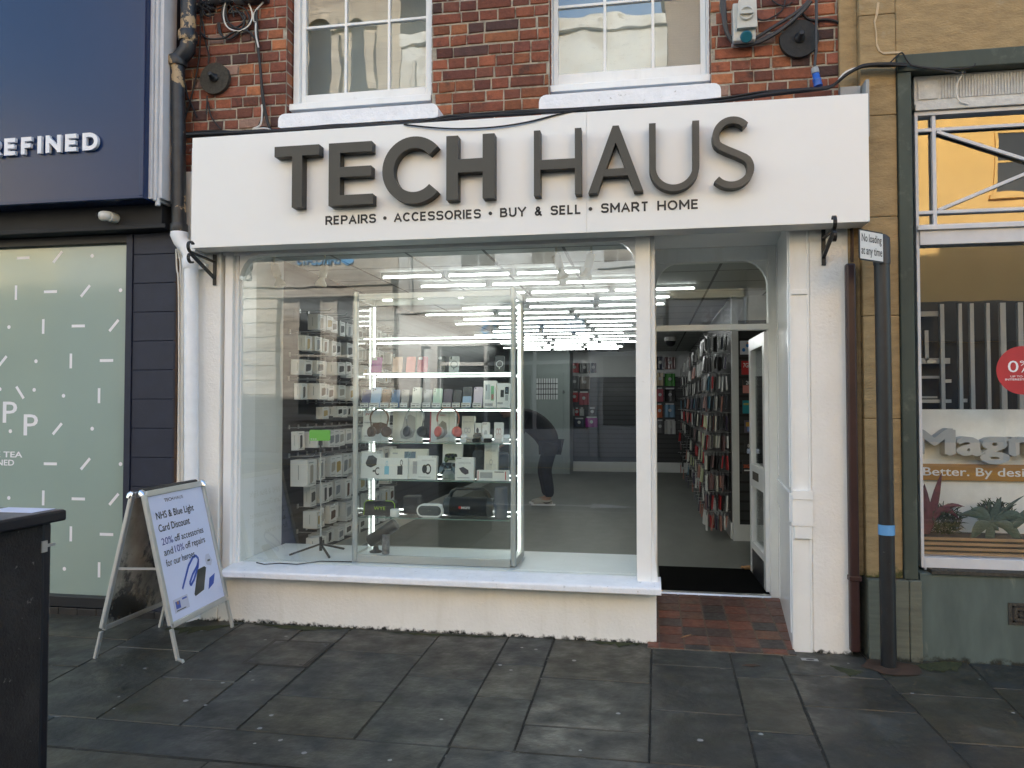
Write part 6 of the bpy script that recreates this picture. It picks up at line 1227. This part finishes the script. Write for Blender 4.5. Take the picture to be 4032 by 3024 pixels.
carton(922,1160,.168,4,'white smart watch box at the front of the fifth shelf',marks=[('SMART WATCH',.24,.77,.86,.83,lt),('9.99',.76,.92,.96,.97,dk),('o',.26,.26,.52,.62,dk),('O',.40,.22,.74,.66,dk),('#',.08,.09,.72,.12,lt)],Y=.25)
carton(1235,1470,.245,4,'plain white game controller box standing behind the clear controllers',Y=.40)
def controller(xc, wz, z, Y, lab, col):
    cx_, w_ = slot(xc-wz/2, xc+wz/2, Y); t = thing('game_controller', (cx_, Y, z), lab, 'game controller', 'clear game controllers on the fifth shelf'); tl_ = math.radians(30); upv = Vector((0,math.sin(tl_),math.cos(tl_))); n_ = Vector((0,-math.cos(tl_),math.sin(tl_))); h = w_*.62; hw_ = w_/2
    P_ = [(-hw_*.98,.0),(-hw_*.72,-.002),(-hw_*.45,h*.38),(hw_*.45,h*.38),(hw_*.72,-.002),(hw_*.98,0),(hw_*.96,h*.55),(hw_*.74,h*.95),(hw_*.3,h),(-hw_*.3,h),(-hw_*.74,h*.95),(-hw_*.96,h*.55)]
    p = MB(); p.prism(P_, Vector((cx_,Y,z)), XR, upv, -n_*.03); p.build('shell', paint(col, .15), t, bevel=.006, fix=True)
    p = MB()
    for s in (-1, 1): p.lathe([(.010,0),(.008,.008),(.011,.010),(.009,.013)], Vector((cx_+s*hw_*.30,Y,z))+upv*h*.50+n_*.002, n_, 12); p.lathe([(.012,0),(.012,.003)], Vector((cx_+s*hw_*.68,Y,z))+upv*h*.70+n_*.002, n_, 8)
    p.prism([(-hw_*.34,h*.66),(hw_*.34,h*.66),(hw_*.36,h*.92),(-hw_*.36,h*.92)], Vector((cx_,Y,z))+n_*.001, XR, upv, n_*.003); p.build('controls', 'ink', t)
    p = MB(); p.prism([(-hw_*.4,0),(hw_*.4,0),(hw_*.3,.035),(-hw_*.3,.035)], Vector((cx_,Y+.01,ZS[4]+.004)), XR, ZU, (0,.05,0)); p.build('stand', 'clear_glass', t)
controller(1340, 165, ZS[4]+.13, .34, 'yellow green tinted clear game controller on the upper stand', (.16,.20,.08)); controller(1300, 215, ZS[4]+.055, .27, 'smoky clear game controller at the front of the fifth shelf', (.14,.17,.18))
carton(1395,1625,.160,4,'white gaming mouse box with a black mouse printed',marks=[('GAMING MOUSE',.17,.72,.84,.78,lt),('24.99',.05,.91,.32,.96,dk),('<',[(.20,.52),(.44,.58),(.72,.44),(.74,.30),(.56,.24),(.36,.34)],0,0,0,(.07,.06,.08)),('#',.12,.09,.78,.13,lt)],Y=.25)
for x0,x1,h,lab,Y in [(1640,1775,.245,'tall black padded sleeve behind the laptop bag box',.44),(1615,1755,.20,'shorter black padded sleeve in front of the tall one',.40),(1900,2062,.19,'dark slate padded sleeve at the right end of the fifth shelf',.42)]:
    cx_, w_ = slot(x0, x1, Y); p = MB(); p.prism(rrect(w_, h, .025), (cx_, Y, ZS[4]+.004), XR, ZU, (0,.02,0)); tag(p.build('padded_sleeve', paint((.05,.06,.075), .7), bevel=.004, fix=True), lab, 'sleeve', 'padded sleeves on the fifth shelf')
carton(1755,1922,.27,4,'tall white laptop bag box on the fifth shelf',col='box_cream',marks=[('LAPTOP BAG',.16,.72,.82,.77,lt),('#',.14,.12,.86,.40,(.60,.59,.55)),('O',.38,.36,.64,.52,lt)],Y=.36)
carton(1668,2058,.072,4,'low white box with red ends at the front right of the fifth shelf',marks=[('#',.03,.1,.05,.9,(.5,.06,.05)),('#',.90,.1,.93,.9,(.5,.06,.05)),('#',.10,.25,.50,.8,lt),('#',.56,.80,.86,.88,dk)],Y=.25,lean=2)
# sixth shelf
def z6(y): return 1750+y/3.16
Y = .27; cx_, w_ = slot(268, 655, Y); z = ZS[5]+.004; t = thing('bluetooth_speaker', (cx_,Y,z), 'black box speaker with lime green edges and lime lettering', 'speaker', 'speakers in the display cabinet')
P_ = [(-w_/2,.0),(w_/2,0),(w_/2-.004,.085),(w_/2-.02,.102),(-w_/2+.02,.102),(-w_/2+.004,.085)]; p = MB(); p.prism(P_, (cx_,Y,z), XR, ZU, (0,.08,0)); p.build('body', paint((.014,.014,.015), .7), t, bevel=.006, fix=True)
p = MB()
for s in (-1, 1): p.tube([(cx_+s*w_/2,Y-.001,z+.004),(cx_+s*(w_/2-.004),Y-.001,z+.086),(cx_+s*(w_/2-.021),Y-.001,z+.104),(cx_+s*(w_/2-.07),Y-.001,z+.105)], .0028, 6)
p.build('lime_trim', paint((.35,.55,.03), .4), t); p = MB(); text(p, 'WYE', (cx_-.04,Y-.002,z+.04), XR, ZU, w=.085, h=.024, d=.001); p.build('lettering', paint((.40,.60,.04), .4), t)
cx_, w_ = slot(597, 708, .25); p = MB(); p.lathe([(w_*.46,0),(w_*.5,.004),(w_*.5,.046),(w_*.44,.052),(.001,.052)], (cx_,.25,z), ZU, 24); tag(p.build('smart_puck', 'box_white'), 'small white cylinder gadget at the front of the sixth shelf', 'gadget')
cx_, w_ = slot(755, 945, .36); t = thing('bluetooth_speaker', (cx_,.36,z), 'dark cube speaker behind the white cylinder', 'speaker', 'speakers in the display cabinet'); p = MB(); p.box(cx_-w_/2, cx_+w_/2, .36, .46, z, z+.13); p.build('body', paint((.05,.048,.046), .6), t, bevel=.008); p = MB(); p.box(cx_-w_/2+.01, cx_+w_/2-.01, .355, .359, z+.01, z+.12); p.build('grille', paint((.03,.03,.03), .9), t)
Y = .26; cx_, w_ = slot(922, 1243, Y); hh_ = .088; t = thing('bluetooth_speaker', (cx_,Y,z), 'oval speaker with a white rim and dark grey grille', 'speaker', 'speakers in the display cabinet')
p = MB(); p.prism(rrect(w_, hh_, hh_/2-.001, 8), (cx_,Y,z), XR, ZU, (0,.06,0)); p.build('rim', 'box_white', t, bevel=.004, fix=True); p = MB(); p.prism([(a, b_+.010) for a, b_ in rrect(w_-.022, hh_-.02, hh_/2-.012, 8)], (cx_,Y-.002,z), XR, ZU, (0,.0015,0)); p.build('grille', paint((.05,.06,.062), .8), t, fix=True); p = MB(); text(p, 'WYE', (cx_-.014,Y-.003,z+.04), XR, ZU, w=.028, h=.008); p.build('lettering', paint((.14,.15,.15), .5), t)
Y = .30; cx_, w_ = slot(1250, 1868, Y); t = thing('boombox_speaker', (cx_,Y,z), 'large black carry-handle boombox speaker on the sixth shelf', 'speaker', 'speakers in the display cabinet'); bh = .135; th_ = .192
p = MB(); p.tube([(cx_-w_/2+.03,Y+.055,z+bh*.5),(cx_+w_/2-.03,Y+.055,z+bh*.5)], bh*.5, 22); p.build('body', paint((.010,.011,.014), .7), t)
p = MB()
for s in (-1, 1): p.tube([(cx_+s*(w_/2-.045),Y+.055,z+bh*.5),(cx_+s*w_/2,Y+.055,z+bh*.5)], [bh*.52, bh*.46], 22)
p.build('end_cap', paint((.06,.065,.07), .3), t)
p = MB(); p.tube([(cx_-w_*.44,Y+.055,z+bh*.7),(cx_-w_*.36,Y+.055,z+th_*.88),(cx_-w_*.27,Y+.055,z+th_),(cx_+w_*.27,Y+.055,z+th_),(cx_+w_*.36,Y+.055,z+th_*.88),(cx_+w_*.44,Y+.055,z+bh*.7)], [.017,.015,.012,.012,.015,.017], 10); p.build('handle', paint((.04,.043,.047), .3), t)
p = MB(); p.lathe([(.010,0),(.010,.001)], (cx_-.055,Y-.014,z+.068), (0,-1,0), 14); text(p, 'eecaro', (cx_-.045,Y-.0145,z+.060), XR, ZU, w=.062, h=.015, bold=.02, m=1); p.build('lettering', [paint((.5,.02,.02), .4), 'vinyl_white'], t)
cx_, w_ = slot(1872, 2038, .27); t = thing('bluetooth_speaker', (cx_,.27,z), 'tall slate grey cylinder speaker at the right of the sixth shelf', 'speaker', 'speakers in the display cabinet'); p = MB(); p.lathe([(w_*.40,0),(w_*.47,.01),(w_*.50,.10),(w_*.47,.20),(w_*.44,.215),(.001,.217)], (cx_,.31,z), ZU, 24); p.build('body', paint((.13,.14,.16), .7), t); p = MB(); text(p, 'WYE', (cx_-.012,.31-w_*.51,z+.06), (0,0,1), (-1,0,0), w=.07, h=.022); p.build('lettering', paint((.09,.10,.115), .5), t)
zb_ = pzt_; Y = .30; a = at(ZX(360), z6(1310), Y); e_ = at(ZX(590), z6(1100), Y); a = Vector((a.x, Y, zb_+.085)); e_ = Vector((e_.x+.02, Y, zb_+.19)); t = thing('bluetooth_speaker', (a.x,Y,zb_), 'black cylinder speaker tilted on a round foot in the cabinet base', 'speaker', 'speakers in the display cabinet'); dd = e_-a
p = MB(); p.tube([a-dd*.12, a-dd*.08, e_+dd*.1, e_+dd*.14], [.038,.043,.043,.036], 20); p.build('body', paint((.018,.019,.02), .4), t); p = MB(); p.lathe([(.045,0),(.045,.008),(.022,.018),(.016,.05)], (a.x+.03,Y,zb_), ZU, 20); p.build('foot', paint((.02,.02,.02), .35), t)
cx_, w_ = slot(497, 588, .25); p = MB(); p.lathe([(w_*.46,0),(w_*.5,.006),(w_*.5,.128),(w_*.46,.134),(.001,.134)], (cx_,.25,zb_), ZU, 24); mat('marble_dark', (.16,.15,.16), .3, var=.7, vs=30); tag(p.build('marbled_speaker', 'marble_dark'), 'small marbled grey cylinder speaker in the cabinet base', 'speaker', 'speakers in the display cabinet')

# ---- tripod with green phone, cable on the board
zt = .404; q0 = at(1263, 2165, .42); zb0 = zt; tx = ax(1264, .42, 2000)
tp = thing('phone_tripod', (tx,.42,zt), 'slim tripod holding a bright green phone at the left of the shop window', 'tripod')
top_ = Vector((ax(1262,.42,1775), .42, az(1262,1775,.42))); hub = Vector((tx,.42,zt+.085))
p = MB(); p.tube([hub, hub.lerp(top_, .35)], .0065, 8); p.tube([hub.lerp(top_, .35), top_], .0045, 8); p.build('pole', 'alu_dull', tp)
for dx, dy in ((-.20,-.10),(.13,-.14),(.10,.20)):
    p = MB(); p.bar(hub+Vector((0,0,-.01)), Vector((tx+dx,.42+dy,zt+.006)), .014, .009); p.build('leg', 'black_iron', tp)
p = MB(); p.tube([hub+Vector((0,0,-.06)), hub+Vector((0,0,.045))], .011, 10); p.tube([top_+Vector((0,0,-.01)), top_+Vector((0,0,.05))], .008, 8); p.box(top_.x-.012, top_.x+.012, .41, .43, top_.z+.04, top_.z+.13); p.build('clamp', 'black_iron', tp)
a, c = at(1218,1735,.40), at(1300,1693,.40); gp = thing('phone', ((a.x+c.x)/2,.40,a.z), 'bright green phone clamped sideways on the tripod', 'phone'); p = MB(); p.prism([(x_, z_) for x_, z_ in rrect(c.x-a.x, c.z-a.z, .012)], ((a.x+c.x)/2,.398,a.z), XR, ZU, (0,.010,0)); p.build('case', paint((.16,.52,.06), .45), gp, bevel=.002, fix=True)
p = MB()
for i in range(3): p.lathe([(.006,0),(.006,.002)], (a.x+.018+.017*i,.397,a.z+.012), (0,-1,0), 12)
p.build('camera_lens', paint((.45,.6,.40), .3), gp)
tag(MB().tube([atz(1010,2215,.41)+Vector((0,0,0)), atz(1040,2222,.41), atz(1100,2218,.41), atz(1170,2222,.41), atz(1260,2210,.41), atz(1385,2212,.41)], .004, 6).build('power_cable', 'cable_black'), 'black power cable trailing across the white window board', 'cable')

# ================================================================ PERSON bending inside the shop
def skinned(name, V, E, R, mt, parent, root=0, sub=2):
    me = bpy.data.meshes.new(name); org = W[parent.name]; me.from_pydata([tuple(Vector(v)-org) for v in V], E, []); bm = bmesh.new(); bm.from_mesh(me); L = bm.verts.layers.skin.verify(); bm.verts.ensure_lookup_table()
    for i, v in enumerate(bm.verts): r_ = R[i]; v[L].radius = r_ if isinstance(r_, tuple) else (r_, r_); v[L].use_root = (i == root)
    bm.to_mesh(me); bm.free(); o = bpy.data.objects.new(name, me); COL.objects.link(o); me.materials.append(M[mt]); o.parent = parent; W[o.name] = W[parent.name]
    k = o.modifiers.new('skin', 'SKIN'); k.use_smooth_shade = True; s = o.modifiers.new('sub', 'SUBSURF'); s.levels = s.render_levels = sub; return o
PXp, PYp = -1.40, 5.95
pn = thing('person', (PXp, PYp, FZi), 'person in black jacket, dark trousers and pale trainers bending over behind the display cabinet', 'person')
def B_(x, y, z): return (PXp+x, PYp+y, FZi+z)
hipc, chest, neck, headc = B_(.02,0,.98), B_(-.36,0,1.26), B_(-.47,0,1.33), B_(-.60,0,1.34)
# body: legs, torso, arms, neck as one surface
Vb = [hipc, B_(-.18,0,1.14), chest, neck, B_(-.52,0,1.34), B_(.02,-.09,.90), B_(-.04,-.10,.50), B_(.03,-.10,.09), B_(-.12,-.10,.04), B_(.02,.09,.90), B_(-.10,.10,.50), B_(-.03,.10,.09), B_(-.18,.10,.04),
      B_(-.36,-.19,1.27), B_(-.42,-.22,1.00), B_(-.60,-.14,.88), B_(-.36,.19,1.27), B_(-.44,.22,1.00), B_(-.62,.12,.88)]
Eb = [(0,1),(1,2),(2,3),(3,4),(0,5),(5,6),(6,7),(7,8),(0,9),(9,10),(10,11),(11,12),(2,13),(13,14),(14,15),(2,16),(16,17),(17,18)]
skinned('body', Vb, Eb, [.12,.125,.13,.06,.055,.085,.06,.04,.035,.085,.06,.04,.035,.06,.045,.028,.06,.045,.028], 'skin', pn)
jk = skinned('jacket', [B_(.05,0,.80), B_(-.03,0,1.02), B_(-.20,0,1.16), B_(-.37,0,1.27), B_(-.43,0,1.31), B_(-.36,-.19,1.28), B_(-.42,-.22,1.00), B_(-.585,-.145,.89), B_(-.36,.19,1.28), B_(-.44,.22,1.00), B_(-.605,.125,.89)], [(0,1),(1,2),(2,3),(3,4),(3,5),(5,6),(6,7),(3,8),(8,9),(9,10)],
        [(.20,.175),(.21,.185),.20,(.19,.19),.10,.095,.075,.055,.095,.075,.055], 'cloth_black', pn)
skinned('trousers', [B_(.03,0,.93), B_(.04,-.09,.84), B_(-.03,-.10,.50), B_(.02,-.10,.26), B_(.035,-.10,.10), B_(.04,.09,.84), B_(-.09,.10,.50), B_(-.04,.10,.26), B_(-.025,.10,.10)], [(0,1),(1,2),(2,3),(3,4),(0,5),(5,6),(6,7),(7,8)], [(.16,.15),.125,.095,.085,.078,.125,.095,.085,.078], 'trouser_navy', pn)
for s, ox, oy in ((0,0,-.10),(1,-.06,.10)):
    sh = skinned('shoe', [B_(ox+.085,oy,.05), B_(ox+.04,oy,.06), B_(ox-.06,oy,.05), B_(ox-.15,oy,.038), B_(ox-.20,oy,.034), B_(ox+.045,oy,.105)], [(0,1),(1,2),(2,3),(3,4),(1,5)], [(.040,.042),(.046,.05),(.046,.046),(.048,.034),(.032,.026),(.042,.042)], 'shoe_grey', pn, 1)
    p = MB(); p.prism([(-.225,-.03),(-.20,-.048),(.09,-.042),(.115,-.02),(.115,.02),(.09,.042),(-.20,.048),(-.225,.03)], B_(ox,oy,.003), XR, (0,1,0), (0,0,.02)); p.build('sole', 'box_white', sh)
    p = MB(); p.prism([(-.06,.055),(-.02,.032),(.03,.038),(.085,.075),(.02,.052),(-.025,.05)], B_(ox,oy-.0485,0), XR, ZU, (0,.004,0)); p.build('side_flash', 'ink', sh)
# head
def headmesh():
    c = Vector(headc); fwd = Vector((-.55,0,-.83)); upv = Vector((-.83,0,.55)); sd_ = Vector((0,1,0)); me_v = []; nu, nv = 16, 12; f = []
    for i in range(nv+1):
        t = math.pi*i/nv
        for j in range(nu):
            a = 2*math.pi*j/nu; x = math.sin(t)*math.cos(a); y = math.sin(t)*math.sin(a); z = math.cos(t)
            r_f = .098 if x > 0 else .103; jaw = 1-.22*max(-z,0); px_ = x*r_f*jaw; 
            if x > .85 and -.3 < z < .1: px_ += .018*(1-abs(y)*3 if abs(y) < .33 else 0)
            me_v.append(c+fwd*px_+sd_*y*.076*jaw+upv*z*.118)
    f = [(i*nu+j, i*nu+(j+1)%nu, (i+1)*nu+(j+1)%nu, (i+1)*nu+j) for i in range(nv) for j in range(nu)]
    p = MB(); p.add(me_v, f, 0, True); p.prism([(-.008,0),(.008,0),(.004,.04),(-.004,.04)], c+fwd*.092-upv*.03, sd_, upv, fwd*.018)
    for s in (-1, 1): p.lathe([(.001,-.004),(.022,0),(.03,.008),(.02,.012)], c+sd_*s*.072-upv*.01, sd_*s+fwd*-.3, 10)
    h = p.build('head', 'skin', pn)
    p = MB()
    for s in (-1, 1): p.lathe([(.013,-.004),(.010,.004),(.001,.006)], c+fwd*.086+sd_*s*.032+upv*.012, fwd, 8)
    p.prism([(-.024,0),(.024,0),(.018,.008),(-.018,.008)], c+fwd*.088-upv*.06, sd_, upv, fwd*.004); p.build('face_features', 'hair_dark', h)
    p = MB(); p.add([c+(q-c)*1.09-fwd*.012+upv*.012 for q in me_v[:nu*8]], [q for q in f[:nu*7] if all((me_v[k]-c).dot(fwd) < .045 or (me_v[k]-c).dot(upv) > .085 for k in q)], 0, True); p.build('hair', 'hair_dark', h)
headmesh()
for s in (-1, 1):       # hands reaching forward and down, fingers curled
    w_ = Vector(B_(-.60 if s < 0 else -.62, -.14 if s < 0 else .12, .88)); d = Vector((-.75,0,-.66)).normalized(); sd_ = Vector((0,1,0)); n_ = d.cross(sd_)
    Vh = [w_-d*.01, w_+d*.035, w_+d*.075]; Eh = [(0,1),(1,2)]; Rh = [(.026,.020),(.038,.017),(.036,.014)]
    for i, (off, ln) in enumerate(((-.027,.062),(-.009,.072),(.009,.068),(.027,.052))):
        b0 = len(Vh); b = w_+d*.080+sd_*off; Vh += [b, b+d*ln*.45-n_*.004, b+d*ln*.78-n_*.016, b+d*ln*.95-n_*.03]; Eh += [(2,b0),(b0,b0+1),(b0+1,b0+2),(b0+2,b0+3)]; Rh += [.0095,.009,.008,.007]
    b0 = len(Vh); b = w_+d*.03-sd_*s*.034; Vh += [b, b+d*.03-sd_*s*.018-n_*.008, b+d*.055-sd_*s*.02-n_*.018]; Eh += [(1,b0),(b0,b0+1),(b0+1,b0+2)]; Rh += [.012,.010,.008]
    skinned('hand', Vh, Eh, Rh, 'skin', pn, 1, 1)

# ================================================================ STREET OPPOSITE (seen in the glass)
VY = 18.2; OY = -18.0
def Rf(u, v): q = at(u, v, VY); return q.x, q.z
def opp(name, x0, x1, h, mt, lab):
    t = thing(name, ((x0+x1)/2, OY-4, -.0), lab, 'building', 'buildings across the street'); p = MB(); p.box(x0, x1, OY-9, OY, -.1, h); p.build('wall', mt, t); p = MB(); p.box(x0-.0, x1+.0, OY-9, OY+.18, h+.002, h+.35); p.build('parapet', mt, t); return t
def win(t, x0, x1, z0, z1, fr='wall_white', bars=1, arch=False, sill=True):
    x0, x1 = min(x0,x1), max(x0,x1); z0, z1 = min(z0,z1), max(z0,z1); p = MB(); w_ = .07
    p.box(x0, x0+w_, OY+.002, OY+.05, z0, z1); p.box(x1-w_, x1, OY+.002, OY+.05, z0, z1); p.box(x0+w_, x1-w_, OY+.002, OY+.05, z1-w_, z1); p.box(x0+w_, x1-w_, OY+.002, OY+.05, z0, z0+w_); zm = (z0+z1)/2; p.box(x0+w_, x1-w_, OY+.002, OY+.04, zm-.03, zm+.03)
    for i in range(bars): x = x0+(x1-x0)*(i+1)/(bars+1); p.box(x-.02, x+.02, OY+.004, OY+.035, z0+w_, zm-.03); p.box(x-.02, x+.02, OY+.004, OY+.035, zm+.03, z1-w_)
    if sill: p.box(x0-.1, x1+.1, OY+.002, OY+.14, z0-.12, z0-.001)
    f = p.build('window', fr, t); p = MB(); p.box(x0+w_, x1-w_, OY+.001, OY+.012, z0+w_, z1-w_); p.build('pane', 'win_dark', f)
bank = opp('stone_bank_building', -16.5, -7.73, 18, 'stone_bank', 'rusticated stone bank across the street, reflected in the shop window')
p = MB()
for x0, x1 in ((-16.5,-15.3), (Rf(945,1300)[0], Rf(1110,1300)[0]), (-8.9,-7.75)):
    z = 0
    while z < 4.9: p.box(x0, x1, OY+.001, OY+.32, z+.03, z+.46); p.box(x0+.03, x1-.03, OY+.001, OY+.26, z-.0, z+.03); z += .46
for z0, z1, d in ((4.95,5.25,.45),(5.25,5.45,.6),(6.75,6.95,.35),(6.95,7.2,.6),(8.9,9.1,.4)): p.box(-16.5, -7.74, OY+.001, OY+d, z0, z1)
p.build('pier', 'stone_bank', bank, bevel=.02)
for u0, v0, u1, v1 in ((1170,1160,1275,1640),(1320,1165,1400,1640),(640,1250,760,1700)): a, c = Rf(u0,v1), Rf(u1,v0); win(bank, a[0], c[0], max(a[1],.3), c[1], 'stone_bank', 0)
for u0, u1 in ((1211,1301),(1368,1436)):
    x0 = Rf(u0,200)[0]; x1 = Rf(u1,200)[0]; z0 = Rf(1260,372)[1]; zt_ = Rf(1260,120)[1]; r = (x1-x0)/2; cx_ = (x0+x1)/2
    p = MB(); p.prism([(x0,z0),(x1,z0)]+[(cx_+r*math.cos(math.pi*i/12), zt_+r*math.sin(math.pi*i/12)) for i in range(13)], (0,OY+.02,0), XR, ZU, (0,.01,0)); p.build('arched_window', 'win_dark', bank)
    p = MB(); O = [(cx_+(r+.35)*math.cos(math.pi*i/14), zt_+(r+.35)*math.sin(math.pi*i/14)) for i in range(15)]; I = [(cx_+r*math.cos(math.pi*i/14), zt_+r*math.sin(math.pi*i/14)) for i in range(14,-1,-1)]; p.prism(O+I, (0,OY+.002,0), XR, ZU, (0,.2,0)); p.box(x1+.05, x1+.35, OY+.002, OY+.25, z0, zt_-.2); p.build('arch_moulding', 'stone_bank', bank, fix=True)
p = MB(); x0, z0 = Rf(1398,1040); x1 = Rf(1178,1040)[0]; text(p, 'BARCLAYS', (x0-.45,OY+.05,6.02), (-1,0,0), ZU, w=(x0-.45-x1), h=.40, d=.06); p.prism([(0,.1),(.2,.0),(.4,.12),(.36,.42),(.24,.30),(.2,.44),(.14,.30),(.02,.42)], (x0,OY+.05,5.98), (-1,0,0), ZU, (0,.06,0)); p.build('lettering', 'bank_blue', bank)
wb = opp('white_building', -7.71, .6, 13.0, 'wall_white', 'plain white rendered building with a grey shopfront across the street, reflected in the shop window')
for u0, u1 in ((1812,1960),(2088,2195),(2368,2495)): win(wb, Rf(u0,1050)[0], Rf(u1,1050)[0], 5.75, 7.7)
p = MB(); p.tube([(-7.3,OY+.1,0),(-7.3,OY+.1,12.5)], .07, 8); p.build('downpipe', 'wall_white', wb)
p = MB(); p.box(-7.6, .5, OY+.002, OY+.25, 3.35, 4.35); p.box(-7.65, .55, OY+.002, OY+.4, 4.36, 4.5)
for x0, x1 in ((-7.6,-6.9),(-6.6,-6.35),(-1.7,-1.45),(-.2,.5)): p.box(x0, x1, OY+.26, OY+.34, 0, 3.34)
p.box(-6.3, -1.72, OY+.002, OY+.25, 0, .80); 
for x0, x1 in ((-6.2,-4.9),(-4.8,-3.4),(-3.3,-1.9)): p.box(x0+.08, x1-.08, OY+.252, OY+.28, .15, .68)
for x in (-4.85,-3.35): p.box(x-.05, x+.05, OY+.1, OY+.2, .8, 3.34)
p.box(-6.3, -1.72, OY+.1, OY+.2, 2.75, 2.85); p.build('shopfront', 'shop_grey', wb)
p = MB(); p.box(-6.3, -1.72, OY+.02, OY+.04, .8, 3.34); p.box(-1.4, -.25, OY+.02, OY+.04, .9, 3.0); p.build('shop_glazing', 'win_dark', wb)
p = MB(); p.box(-1.4, -.25, OY+.05, OY+.1, .0, .88); p.box(-1.44,-1.3,OY+.05,OY+.12,.88,3.0); p.box(-.34,-.2,OY+.05,OY+.12,.88,3.0); p.build('door', 'shop_grey', wb)
p = MB(); x0, x1 = Rf(2235,1290)[0], Rf(1905,1290)[0]; text(p, 'BARCLAYS', (x0,OY+.26,3.68), (-1,0,0), ZU, w=x0-x1, h=.42, d=.08); p.prism([(0,.1),(.28,.0),(.55,.15),(.5,.6),(.34,.4),(.28,.62),(.2,.42),(.04,.6)], (Rf(2308,1290)[0],OY+.26,3.62), (-1,0,0), ZU, (0,.08,0)); p.build('lettering', 'bank_blue', wb)
gb = opp('grey_shop_building', .62, 5.2, 16.5, 'opp_brick', 'brick building above a dark grey shop fascia across the street, reflected in the door light')
p = MB(); p.box(.7, 5.1, OY+.002, OY+.3, 3.7, 4.85); p.build('fascia', 'shop_grey', gb); p = MB(); p.box(.62, 5.2, OY+.002, OY+.4, 4.9, 5.7); p.build('cornice', 'wall_cream', gb); p = MB(); p.box(Rf(2955,1300)[0], Rf(2975,1300)[0]+.1, OY+.31, OY+.4, 0, 5.6); p.build('pilaster', 'wall_white', gb)
p = MB(); text(p, 'VENS', (2.95,OY+.31,4.12), (-1,0,0), ZU, w=1.25, h=.44, d=.06, bold=-.01); p.build('lettering', 'silver', gb); p = MB(); p.box(.8, 5.0, OY+.02, OY+.05, .5, 3.6); p.build('shop_glazing', 'win_dark', gb)
for x in (1.2, 3.4): win(gb, x, x+1.2, 6.6, 8.6)
yb = opp('yellow_building', 5.25, 17, 12, 'wall_yellow', 'sunlit yellow rendered building across the street, reflected in the right-hand showroom window')
a, c = Rf(3912,770), Rf(4100,510); win(yb, a[0], a[0]+1.5, a[1], c[1], 'wall_yellow', 0); win(yb, a[0]+3.3, a[0]+4.8, a[1], c[1], 'wall_yellow', 0)
p = MB(); p.box(5.3, 16.9, OY+.002, OY+.3, 3.3, 4.35); 
for x in (5.3,7.3,9.6,12,14.5): p.box(x, x+.25, OY+.002, OY+.2, 0, 3.29)
p.build('shopfront', 'int_dark', yb); p = MB(); p.box(5.6, 16.8, OY+.02, OY+.06, .5, 3.28); p.build('shop_glazing', 'win_dark', yb)
for nm, x0, x1, h, lab in (('left_terrace', -44, -16.02, 10.2, 'unseen brick terrace added for its shadow, continuing the street beyond the navy shop'), ('right_terrace', 9.02, 40, 10.6, 'unseen brick terrace added for its shadow, continuing the street beyond the sandstone shop')):  # unseen terraces, added so their shadow falls on the fronts opposite
    t = thing('added_terrace_building', ((x0+x1)/2, 0, 0), lab, 'building'); MB().box(x0, x1, 0, 12, 0, h).build('wall', 'plain_brick', t); MB().prism([(-.1,h+.001),(5,h+.6),(12.1,h+.001)], (x0,0,0), (0,1,0), ZU, (x1-x0,0,0)).build('roof', 'roof_slate', t)
gy = opp('grey_building', -19.9, -16.52, 10, 'shop_grey', 'shaded grey building between the cream building and the stone bank across the street')
cb2 = opp('cream_building', -36, -19.92, 10.5, 'wall_cream', 'sunlit cream building with small sash windows across the street, reflected in the green shop window')
for u0, v0, u1, v1 in ((18,985,72,1066),(110,1008,158,1088)): a, c = Rf(u0,v1), Rf(u1,v0); win(cb2, a[0], c[0], a[1], c[1])
for x in (-30, -33.5): win(cb2, x, x+1.2, 6.8, 8.8)
p = MB(); p.box(-36, -19.95, OY+.002, OY+.2, 5.55, 5.8); p.box(-36, -19.95, OY+.002, OY+.3, 9.0, 9.3); p.box(-36,-19.95,OY+.002,OY+.3,3.2,4.2); p.build('string_course', 'wall_cream', cb2)
